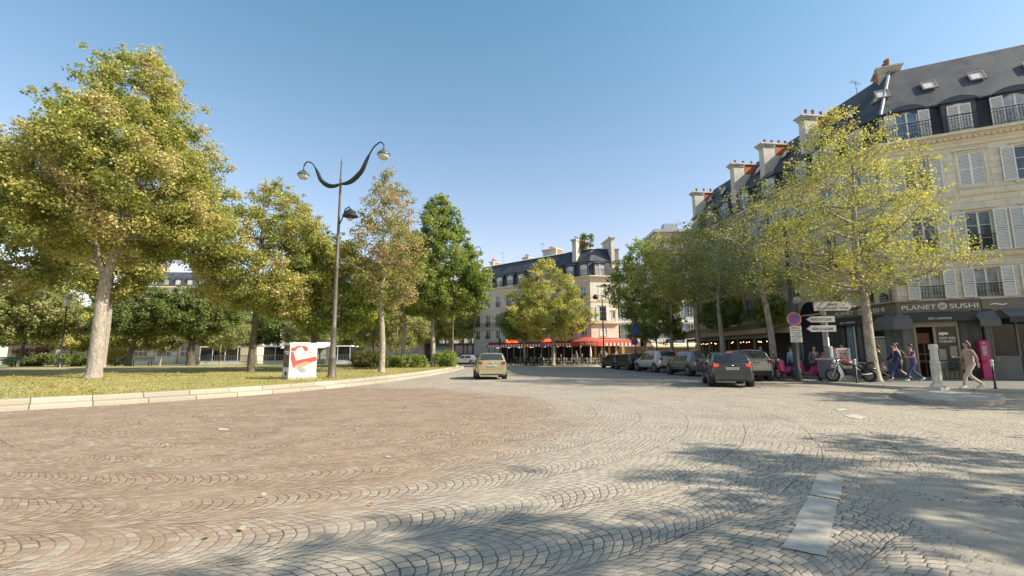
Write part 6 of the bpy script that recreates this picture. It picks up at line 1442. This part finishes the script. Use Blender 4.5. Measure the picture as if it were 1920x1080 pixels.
def scooter(label, x, y, rz, col, box=None, z=.12, R=.27, lean=.05, group='scooters and motorbikes parked on the right pavement'):
    t = thing('scooter', label, 'scooter', (x, y, z), rz, group); t.rotation_euler = (lean, 0, rz)
    bike_wheel(t, .64, R); bike_wheel(t, -.60, R*.95, .055)
    g = MB(); g.tube([(.64, .0, R), (.58, 0, .55), (.45, 0, .95), (.40, 0, 1.05)], [.03, .035, .04, .035], 8); g.ball((.64, 0, R+.12), .20, 10, 0, (1, .4, .55)); g.obj('fork', col, t)
    g = MB(); vs = []
    for (X, hw, z0, z1) in ((.56, .10, .45, .90), (.46, .20, .34, .98), (.36, .22, .28, .90), (.30, .20, .24, .36), (.0, .20, .22, .34), (-.12, .19, .24, .50), (-.25, .19, .30, .70), (-.55, .17, .42, .74), (-.85, .10, .56, .72)): vs += [(X, -hw, z0), (X, hw, z0), (X, hw*.85, z1), (X, -hw*.85, z1)]
    g.add(vs, [(4*i+k, 4*i+(k+1) % 4, 4*i+4+(k+1) % 4, 4*i+4+k) for i in range(8) for k in range(4)]+[(0, 1, 2, 3), (35, 34, 33, 32)]); g.obj('body', col, t)
    g = MB(); g.prism([(-.14, .70), (-.2, .79), (-.5, .82), (-.82, .84), (-.86, .76), (-.5, .74)], -.15, .15, 0, 'y'); g.obj('seat', BLACK, t)
    g = MB(); g.tube([(.36, -.32, 1.06), (.42, -.15, 1.05), (.42, .15, 1.05), (.36, .32, 1.06)], .018, 6); g.tube([(.4, -.3, 1.05), (.42, -.36, 1.25)], .008, 4); g.ball((.42, -.37, 1.27), .06, 6, 0, (.3, 1, .7)); g.tube([(.4, .3, 1.05), (.42, .36, 1.25)], .008, 4); g.ball((.42, .37, 1.27), .06, 6, 0, (.3, 1, .7)); g.obj('handlebar', IRON, t)
    g = MB(); g.ball((.53, 0, .97), .09, 10, 0, (.6, 1, .9)); g.obj('headlight', HEADL, t); g = MB(); g.box(-.90, -.84, -.07, .07, .60, .68); g.obj('tail_light', TAIL, t)
    if box: g = MB(); g.prism([(-.55, .86), (-.95, .86), (-1.0, 1.0), (-.97, 1.18), (-.60, 1.18), (-.52, 1.0)], -.21, .21, 0, 'y'); g.obj('top_box', box, t)
    return t
def motorbike(label, x, y, rz, col, z=.12, box=None, group='scooters and motorbikes parked on the right pavement', name='motorbike'):
    t = thing(name, label, 'motorbike', (x, y, z), rz, group); t.rotation_euler = (.08, 0, rz); bike_wheel(t, .72, .31, .06); bike_wheel(t, -.70, .31, .075)
    g = MB()
    for s in (-.07, .07): g.tube([(.72, s, .31), (.50, s, .85), (.44, s, 1.02)], .022, 6)
    g.obj('fork', CHROME, t); g = MB()
    for s in (-1, 1): g.tube([(.45, s*.03, .95), (.10, s*.12, .80), (-.35, s*.12, .72), (-.55, s*.10, .50)], .025, 6); g.tube([(.42, 0, .85), (.20, s*.12, .40), (-.30, s*.12, .38), (-.70, s*.09, .31)], .025, 6)
    g.box(-.22, .22, -.14, .14, .30, .60); g.tube([(.2, .14, .4), (-.2, .2, .28), (-.75, .2, .36)], [.03, .03, .05], 8); g.obj('engine', basic('dark_engine_metal', (.05, .05, .05), .4, .6), t)
    g = MB(); g.ball((.12, 0, .86), .22, 12, 0, (1.15, .6, .55)); g.obj('tank', col, t)
    g = MB(); g.prism([(-.08, .80), (-.3, .76), (-.55, .84), (-.85, .92), (-.85, .82), (-.3, .68)], -.13, .13, 0, 'y'); g.obj('seat', BLACK, t)
    g = MB(); g.tube([(.36, -.36, 1.06), (.42, -.12, 1.06), (.42, .12, 1.06), (.36, .36, 1.06)], .018, 6)
    for s in (-1, 1): g.tube([(.38, s*.3, 1.06), (.40, s*.38, 1.24)], .008, 4); g.ball((.40, s*.39, 1.27), .06, 6, 0, (.3, 1, .7))
    g.obj('handlebar', IRON, t); g = MB(); g.ball((.60, 0, .92), .10, 10, 0, (.7, 1, 1)); g.obj('headlight', HEADL, t)
    g = MB(); g.ball((-.88, 0, .78), .05, 8, 0, (.4, 1.4, .8)); g.obj('tail_light', TAIL, t); g = MB(); g.ball((.72, 0, .55), .2, 10, 0, (1.2, .35, .35)); g.ball((-.75, 0, .60), .22, 10, 0, (1.2, .4, .3)); g.obj('mudguard', BLKP, t)
    if box: g = MB(); g.box(-1.15, -.78, -.22, .22, .92, 1.22); g.obj('top_box', box, t)
    return t
MAG = basic('magenta_scooter_paint', (.48, .02, .12), .3, var=.05, coat=.5); GRY = basic('grey_scooter_paint', (.16, .16, .17), .35, var=.1, coat=.3); BLKP = basic('black_scooter_paint', (.02, .02, .022), .3, var=.1, coat=.5); REDM = basic('dull_red_bike_paint', (.20, .025, .02), .35, var=.1, coat=.3)
scooter('magenta delivery scooter parked just left of the no parking post', 14.6, 25.6, math.radians(200), MAG)
scooter('magenta delivery scooter with a big magenta top box right of the no parking post', 15.45, 25.1, math.radians(172), MAG, MAG)
scooter('grey scooter with a windscreen right behind the champagne car', 14.3, 27.6, math.radians(215), GRY, None)
motorbike('black motorbike between the champagne car and the first magenta scooter', 14.9, 26.7, math.radians(205), BLKP)
motorbike('dark motorbike with a red tank parked right of the wheelie bin', 15.45, 22.0, math.radians(160), REDM, box=None)
scooter('black scooter standing behind the motorbike with the red tank', 16.4, 22.9, math.radians(150), BLKP, BLKP)
scooter('grey scooter nearest the tan awning behind the black motorbike', 14.9, 28.6, math.radians(190), GRY)
motorbike('black motorbike with a top box under the tan awning behind the grey scooters', 15.0, 30.2, math.radians(200), BLKP, box=BLKP)
def bicycle(label, x, y, rz, z, col, group=None):
    t = thing('bicycle', label, 'bicycle', (x, y, z), rz, group); t.rotation_euler = (.07, 0, rz); bike_wheel(t, .52, .34, .018, CHROME, 9); bike_wheel(t, -.52, .34, .018, CHROME, 9)
    g = MB(); A = (-.52, 0, .34); B = (-.05, 0, .28); S = (-.18, 0, .82); Hh = (.38, 0, .86); g.tube([A, B], .012, 5); g.tube([A, S], .010, 5); g.tube([B, S], .016, 5); g.tube([S, Hh], .015, 5); g.tube([B, (.40, 0, .78)], .018, 5); g.tube([Hh, (.52, 0, .34)], .014, 5); g.obj('frame', col, t)
    g = MB(); g.tube([(-.18, 0, .82), (-.2, 0, .95)], .012, 5); g.ball((-.2, 0, .96), .12, 8, 0, (1, .6, .25)); g.obj('saddle', BLACK, t); g = MB(); g.tube([(.38, 0, .86), (.37, 0, 1.0)], .012, 5); g.tube([(.25, -.28, 1.0), (.38, -.2, 1.02), (.38, .2, 1.02), (.25, .28, 1.0)], .011, 5); g.obj('handlebar', IRON, t); g = MB(); g.box(.42, .75, -.16, .16, .75, .98); g.obj('basket', basic('basket_mesh', (.30, .30, .30), .5), t); return t
bicycle('grey shared bicycle leaning behind the plane tree, left of its trunk', 17.0, 23.4, math.radians(170), .12, STEEL)
bicycle('dark bicycle parked behind the black scooter by the restaurant window', 17.6, 24.6, math.radians(150), .12, IRON)
# row of two wheelers and bicycles in front of the cafe
mrow = 'two wheelers parked in front of the cafe terrace'
for i, (px, Y, k) in enumerate([(962, 63, 0), (974, 62, 1), (986, 61.5, 0), (998, 61, 1), (1008, 60.5, 0), (1160, 58, 1), (1168, 56, 0), (1180, 54, 1)]):
    lab = ['first', 'second', 'third', 'fourth', 'fifth'][i]+' from the left in front of the cafe terrace' if i < 5 else ['leftmost', 'middle', 'rightmost'][i-5]+' of three between the cafe and the far parked cars'
    (scooter if k else motorbike)(('grey scooter, ' if k else 'dark motorbike, ')+lab, P_(px, Y), Y, math.radians(60+i*17), GRY if k else BLKP, z=.13, group=mrow)
# cafe tables and chairs
RATT = basic('pale_rattan', (.52, .46, .36), .6, var=.2); TABT = basic('cafe_table_top', (.55, .53, .48), .4)
def chair_cafe():
    t = thing('cafe_chair', 'x', 'chair', (0, 0, 0), 0, 'rattan chairs of the cafe terrace'); g = MB(); g.box(-.21, .21, -.21, .21, .43, .47); g.obj('seat', RATT, t); g = MB(); g.prism([(-.2, .47), (.2, .47), (.22, .8), (.12, .9), (-.12, .9), (-.22, .8)], .19, .22, 0, 'y'); g.obj('backrest', RATT, t)
    for a in (-1, 1):
        for b in (-1, 1): g = MB(); g.tube([(a*.19, b*.19, .43), (a*.21, b*.22, 0)], .015, 5); g.obj('leg', RATT, t)
    return t
def table_cafe():
    t = thing('cafe_table', 'x', 'table', (0, 0, 0), 0, 'round tables of the cafe terrace'); g = MB(); g.lathe([(0, .74), (.33, .74), (.33, .71), (0, .71)], 18, smooth=False); g.obj('tabletop', TABT, t); g = MB(); g.lathe([(.22, 0), (.2, .03), (.03, .06), (.025, .71)], 12); g.obj('pedestal', IRON, t); return t
ch0 = tb0 = None; rd = random.Random(21)
tp = [(1015, 61.8), (1030, 61.5), (1046, 61.3), (1060, 61.4), (1074, 61.6), (1090, 61.7), (1100, 60.8), (1112, 60.8), (1124, 61), (1138, 61.4), (1150, 61.6), (1000, 63.6)]
nm = ['first', 'second', 'third', 'fourth', 'fifth', 'sixth', 'seventh', 'eighth', 'ninth', 'tenth', 'eleventh', 'twelfth']
tp.sort()
tp2 = sorted([(1008, 64.2), (1022, 63.8), (1052, 63.4), (1068, 63.5), (1083, 63.3), (1097, 63.0), (1118, 63.0), (1131, 63.0), (1144, 63.2)])
for row, P2_, s0 in (('front', tp, ''), ('back', tp2, '')):
  for i, (px, Y) in enumerate(P2_):
    X = P_(px, Y)
    if tb0 is None: tb0 = table_cafe(); tb = tb0
    else: tb = copy_tree(tb0)
    tb.location = (X, Y, .13); tb['label'] = 'round cafe table, %s from the left in the %s row' % (nm[i], row)
    for k, s in enumerate((-1, 1)):
        if ch0 is None: ch0 = chair_cafe(); c = ch0
        else: c = copy_tree(ch0)
        c.location = (X+s*.62, Y+rd.uniform(-.1, .1), .13); c.rotation_euler = (0, 0, -s*PI/2+rd.uniform(-.4, .4)); c['label'] = 'pale rattan chair on the %s of the %s table in the %s row' % ('left' if s < 0 else 'right', nm[i], row)
# folding tables and chairs by the sushi shop window
for i, s in enumerate((1.15, 1.9, 2.45)):
    q = K+DA*s+Vector((DA.y, -DA.x))*.55; c = copy_tree(ch0, (q.x, q.y, .12), math.atan2(DA.y, DA.x)+rd.uniform(-.5, .5), '%s chair under the restaurant window behind the stone column' % ['left', 'middle', 'right'][i]); c['group'] = 'chairs under the restaurant window'
    for ch in c.children: 
        ch.data = ch.data.copy(); ch.data.materials[0] = IRON
# parasol
t = thing('parasol', 'closed white parasol in the middle of the cafe terrace', 'parasol', (P_(1108, 60.2), 60.2, .13)); g = MB(); g.lathe([(.2, 0), (.2, .06), (.025, .08), (.025, 2.3)], 10); g.obj('pole', WFRAME, t); g = MB(); g.lathe([(.06, .9), (.14, 1.1), (.12, 1.7), (.04, 2.25), (0, 2.3)], 10); g.obj('canopy', STRIPE, t)
# ------------------------------------------------------------------ people
def cloth(name, c): return basic(name, c, .85, 0, .18, 8, bump=.2)
SKIN = [basic('skin_light', (.50, .31, .22), .5, var=.06, scale=12), basic('skin_tan', (.36, .21, .14), .5, var=.06, scale=12)]
HAIRM = {k: basic('hair_'+k, c, .6, 0, .2, 20) for k, c in dict(dark=(.018, .013, .010), brown=(.07, .04, .02), fair=(.22, .14, .07), grey=(.28, .27, .26)).items()}
def skin_obj(name, nodes, edges, rad, mat, parent, root=0, sub=1):
    me = bpy.data.meshes.new(name); me.from_pydata([tuple(n) for n in nodes], edges, []); me.materials.append(mat)
    o = link(name, me, parent)
    o.modifiers.new('skin', 'SKIN'); 
    if not me.skin_vertices: 
        return o
    for i, r in enumerate(rad):
        r = r if hasattr(r, '__len__') else (r, r); me.skin_vertices[0].data[i].radius = r
    me.skin_vertices[0].data[root].use_root = True
    s = o.modifiers.new('sub', 'SUBSURF'); s.levels = sub; s.render_levels = sub
    bpy.context.view_layer.update(); dg = bpy.context.evaluated_depsgraph_get(); nm = bpy.data.meshes.new_from_object(o.evaluated_get(dg)); o.modifiers.clear(); o.data = nm; nm.name = name
    for p in nm.polygons: p.use_smooth = True
    if not nm.materials: nm.materials.append(mat)
    return o
def person(label, x, y, rz, z=.12, H=1.72, pose='walk', top=(.1, .1, .1), legs=(.05, .06, .1), skin=0, hair='dark', long=False, phase=1, short=False, shoes=(.5, .5, .5), arms=None, bag=None, skirt=None, sleeves=True, group=None, seat=.45):
    """faces +x locally"""
    t = thing('person', label, 'person', (x, y, z), rz, group); k = H/1.72; S = SKIN[skin]; V = lambda a, b, c: Vector((a, b, c))*k
    ph = phase
    if pose == 'sit': hz = seat+.10/k; dz = hz-.92
    else: hz = .92; dz = 0
    hip = V(0, 0, hz); lean = .04 if pose != 'walk' else .06
    chest = hip+V(lean*.6, 0, .34); neck = hip+V(lean, 0, .55); head = neck+V(.02, 0, .14); crown = neck+V(.025, 0, .24)
    J = {}
    for s in (-1, 1):
        hp_ = hip+V(0, s*.09, -.04)
        if pose == 'walk': st = s*ph; kn = hp_+V(.20*st+.06 if st > 0 else .02, 0, -.40); an = hip+V(.34 if st > 0 else -.36, s*.08, -.82 if st > 0 else -.76); to = an+V(.15, s*.02, -.05 if st > 0 else -.10)
        elif pose == 'sit': kn = hp_+V(.42, s*.03, .02); an = kn+V(.02, 0, -.40-.02); an.z = .09*k; to = an+V(.16, s*.02, -.04)
        else: kn = hp_+V(.03, s*.02, -.42); an = hip+V(-.01, s*.11, -.83); to = an+V(.16, s*.04, -.05)
        sh = chest+V(0, s*.185, .15)
        a = arms[0 if s < 0 else 1] if arms else None
        if a == 'up': el = sh+V(.14, s*.06, -.20); wr = el+V(.16, -s*.10, .20)
        elif a == 'fwd': el = sh+V(.05, s*.06, -.27); wr = el+V(.24, -s*.06, .02)
        elif pose == 'sit': el = sh+V(.10, s*.05, -.25); wr = el+V(.20, -s*.06, -.06)
        elif pose == 'walk': el = sh+V(-.10*s*ph, s*.05, -.27); wr = el+V(.10-.12*s*ph if s*ph > 0 else .22, 0, -.20)
        else: el = sh+V(-.02, s*.06, -.28); wr = el+V(.05, -s*.01, -.24)
        J[s] = (hp_, kn, an, to, sh, el, wr)
    nodes = [hip, hip+V(lean*.3, 0, .16), chest, neck, neck+V(.01, 0, .06), head, crown]; edges = [(0, 1), (1, 2), (2, 3), (3, 4), (4, 5), (5, 6)]; rad = [(.12*k, .15*k), (.095*k, .125*k), (.11*k, .15*k), .055*k, .05*k, (.088*k, .078*k), (.062*k, .058*k)]
    for s in (-1, 1):
        hp_, kn, an, to, sh, el, wr = J[s]; b = len(nodes)
        nodes += [hp_, kn, an, to]; edges += [(0, b), (b, b+1), (b+1, b+2), (b+2, b+3)]; rad += [.085*k, .056*k, .037*k, (.03*k, .042*k)]
        b = len(nodes); d = (wr-el).normalized(); side = d.cross(Vector((0, 0, 1))); side = side.normalized() if side.length > .1 else Vector((1, 0, 0)); 
        palm = wr+d*.05*k; nodes += [sh, el, wr, palm]; edges += [(2, b), (b, b+1), (b+1, b+2), (b+2, b+3)]; rad += [.052*k, .040*k, .026*k, (.034*k, .018*k)]
        for q, (o_, l_) in enumerate(((-.030, .058), (-.010, .068), (.010, .066), (.029, .052))):
            c = len(nodes); p1 = palm+side*o_*k+d*.035*k; p2 = p1+(d*.6*l_+Vector((0, 0, -.010)))*k; p3 = p2+(d*.4*l_+Vector((0, 0, -.018)))*k; nodes += [p1, p2, p3]; edges += [(b+3, c), (c, c+1), (c+1, c+2)]; rad += [.0095*k, .0085*k, .007*k]
        c = len(nodes); nodes += [palm-side*s*.030*k-d*.015*k, palm-side*s*.048*k+d*.022*k]; edges += [(b+3, c), (c, c+1)]; rad += [.011*k, .0085*k]
    body = skin_obj('body', nodes, edges, rad, S, t)
    # face: nose, ears, mouth and eyes set at half head height
    g = MB(); hc = head+V(.0, 0, .03)
    g.add([hc+V(.078, -.012, .02), hc+V(.078, .012, .02), hc+V(.082, .016, -.03), hc+V(.082, -.016, -.03), hc+V(.108, 0, -.026)], [(0, 1, 4), (1, 2, 4), (2, 3, 4), (3, 0, 4)], 0, True)
    for s in (-1, 1): g.ball(tuple(hc+V(-.005, s*.082, -.005)), .028*k, 8, 0, (.7, .35, 1))
    g.obj('nose_and_ears', S, t)
    g = MB()
    for s in (-1, 1): g.ball(tuple(hc+V(.077, s*.030, .012)), .010*k, 6, 0, (.5, 1.3, .7))
    g.obj('eyes', HAIRM['dark'], t); g = MB(); g.ball(tuple(hc+V(.080, 0, -.058)), .02*k, 6, 0, (.35, 1.1, .3)); g.obj('mouth', basic('lips', (.32, .12, .10), .5, var=0), t)
    # hair
    g = MB(); g.ball(tuple(hc+V(-.016, 0, .030)), .104*k, 14, 0, (1.0, .93, 1.02))
    vs = []; 
    for i, v in enumerate(g.v):
        v = Vector(v); r = v-hc
        if r.x > .03*k and r.z < .075*k: v = hc+Vector((min(r.x, .03*k), r.y, r.z))
        if r.z < -.02*k and not long: v.z = hc.z-.02*k+(r.z+.02*k)*.3
        g.v[i] = tuple(v)
    if long: g.tube([hc+V(-.06, 0, .03), hc+V(-.085, 0, -.10), hc+V(-.09, 0, -.26)], [.08*k, .085*k, .04*k], 10)
    g.obj('hair', HAIRM[hair], t)
    # clothes
    ct = cloth('cloth_%02d_%02d_%02d' % tuple(int(c*99) for c in top), top); cl = cloth('cloth_%02d_%02d_%02d' % tuple(int(c*99) for c in legs), legs); cs = cloth('cloth_%02d_%02d_%02d' % tuple(int(c*99) for c in shoes), shoes)
    n2 = [hip+V(0, 0, -.13), hip+V(0, 0, -.02), hip+V(lean*.3, 0, .16), chest, neck+V(0, 0, -.03)]; e2 = [(0, 1), (1, 2), (2, 3), (3, 4)]; r2 = [(.16*k, .19*k), (.15*k, .175*k), (.125*k, .15*k), (.13*k, .168*k), .068*k]
    for s in (-1, 1):
        sh, el, wr = J[s][4:]; b = len(n2); n2 += [sh+V(0, 0, .0), el if sleeves else sh.lerp(el, .6)]; e2 += [(3, b), (b, b+1)]; r2 += [.066*k, .053*k]
        if sleeves: n2 += [el.lerp(wr, .92)]; e2 += [(b+1, b+2)]; r2 += [.040*k]
    skin_obj('top', n2, e2, r2, ct, t)
    n2 = [hip+V(0, 0, .10), hip+V(0, 0, -.06)]; e2 = [(0, 1)]; r2 = [(.135*k, .16*k), (.13*k, .16*k)]
    for s in (-1, 1):
        hp_, kn, an, to = J[s][:4]; b = len(n2); n2 += [hp_+V(0, 0, -.03), kn if not short else hp_.lerp(kn, .9)]; e2 += [(1, b), (b, b+1)]; r2 += [.102*k, .078*k if short else .072*k]
        if not short: n2 += [kn.lerp(an, .96)]; e2 += [(b+1, b+2)]; r2 += [.056*k]
    skin_obj('trousers' if not short else 'shorts', n2, e2, r2, cl, t)
    if skirt: g = MB(); g.lathe([(.15*k, .05*k), (.19*k, -.2*k), (.24*k, -.42*k), (.23*k, -.42*k), (.1*k, 0)], 18, tuple(hip)); g.obj('skirt', cloth('skirt_cloth', skirt), t)
    for s in (-1, 1):
        an, to = J[s][2], J[s][3]; g = MB(); c = (an+to)/2; d = (to-an).normalized()
        g.tube([an-d*.07*k+V(0, 0, -.035), an+V(0, 0, -.03), c+V(0, 0, -.02), to+d*.05*k], [.035*k, .048*k, .045*k, .028*k], 8); g.obj('shoe', cs, t)
    if bag: g = MB(); g.prism([(-.14, -.3), (.14, -.3), (.11, 0), (-.11, 0)], -.05, .05, 0, 'y'); o = g.obj('shoulder_bag', cloth('bag_cloth', bag), t); o.location = hip+V(0, -.24, .05)
    return t
person('person in beige blouse and trousers walking left in front of the pink column', 16.75, 17.6, math.radians(170), H=1.70, top=(.42, .27, .23), legs=(.50, .44, .34), hair='brown', long=True, skin=0, arms=('fwd', None), bag=(.22, .12, .05), shoes=(.6, .58, .52))
person('person in purple top and blue jeans, rightmost of the group beside the plane tree', 18.35, 22.0, math.radians(165), top=(.13, .06, .17), legs=(.05, .07, .16), hair='dark', H=1.66, sleeves=False, arms=('up', 'fwd'))
person('person in a white top and dark shorts second from the right of the walking group', 18.1, 22.5, math.radians(155), top=(.40, .33, .29), legs=(.03, .04, .05), hair='dark', H=1.74, short=True, shoes=(.03, .03, .03), phase=-1)
person('person in a navy coat and blue trousers walking in the middle of the group', 17.75, 22.2, math.radians(160), top=(.02, .028, .09), legs=(.03, .05, .15), hair='brown', H=1.70)
person('person in black with orange trousers walking just right of the plane tree trunk', 17.4, 22.7, math.radians(150), top=(.03, .03, .032), legs=(.38, .10, .03), hair='dark', H=1.62, short=True, phase=-1, skirt=(.34, .31, .26))
person('person in a black jacket standing left of the plane tree', 16.9, 24.5, math.radians(200), pose='stand', top=(.015, .015, .018), legs=(.03, .03, .035), hair='dark', H=1.76, arms=('up', None))
person('person in a grey jacket and khaki trousers standing behind the wheelie bin', 15.9, 25.3, math.radians(260), pose='stand', top=(.16, .16, .17), legs=(.26, .22, .14), hair='brown', H=1.66)
person('person in a light blue shirt standing behind the second magenta scooter', 15.3, 26.3, math.radians(100), pose='stand', top=(.22, .36, .48), legs=(.03, .03, .05), hair='brown', H=1.64)
person('person in a mauve shirt standing at the restaurant window left of the plane tree', 17.0, 26.0, math.radians(80), pose='stand', top=(.22, .17, .20), legs=(.05, .05, .06), hair='brown', H=1.64)
person('person with pale hair standing under the tan awning behind the scooters', 15.6, 30.0, math.radians(180), pose='stand', top=(.40, .39, .38), legs=(.04, .04, .05), hair='grey', H=1.68)
person('person in grey walking past the right end of the cafe terrace', P_(1082, 58.8), 58.8, math.radians(180), z=.13, top=(.30, .29, .27), legs=(.16, .16, .17), hair='brown', H=1.75)
person('person in a pale shirt standing by the red post at the cafe corner', P_(1136, 59.3), 59.3, math.radians(250), z=.13, pose='stand', top=(.42, .40, .37), legs=(.10, .10, .12), hair='dark', H=1.75)
person('person in a dark coat standing left of the one in the pale shirt', P_(1128, 59.6), 59.6, math.radians(200), z=.13, pose='stand', top=(.10, .10, .11), legs=(.14, .13, .12), hair='grey', H=1.7)
sitc = [((.35, .05, .04), 'in red'), ((.05, .06, .12), 'in navy'), ((.45, .43, .38), 'in white'), ((.06, .10, .07), 'in dark green'), ((.30, .26, .18), 'in beige'), ((.08, .08, .09), 'in black')]
for i, ti in enumerate((2, 4, 5, 7, 9, 10)):
    px, Y = tp[ti]; X = P_(px, Y); c, nm_ = sitc[i]; s = -1 if i % 2 else 1
    person('person %s sitting at the %s front row cafe table from the left' % (nm_, nm[ti]), X+s*.60, Y, 0 if s < 0 else PI, z=.13, pose='sit', top=c, legs=(.05, .05, .07), hair=['dark', 'brown', 'fair', 'grey'][i % 4], H=1.7, group='people sitting on the cafe terrace')

for i, (ti, c, nm_, h) in enumerate(((1, (.10, .16, .26), 'in blue', 'grey'), (3, (.40, .12, .08), 'in rust', 'dark'), (5, (.22, .22, .22), 'in grey', 'brown'), (6, (.48, .42, .30), 'in cream', 'dark'), (7, (.03, .03, .04), 'in black', 'fair'))):
    px, Y = tp2[ti]; X = P_(px, Y); s = 1 if i % 2 else -1
    person('person %s sitting at the %s back row cafe table from the left' % (nm_, nm[ti]), X+s*.60, Y, 0 if s < 0 else PI, z=.13, pose='sit', top=c, legs=(.06, .06, .08), hair=h, H=1.7, group='people sitting on the cafe terrace')
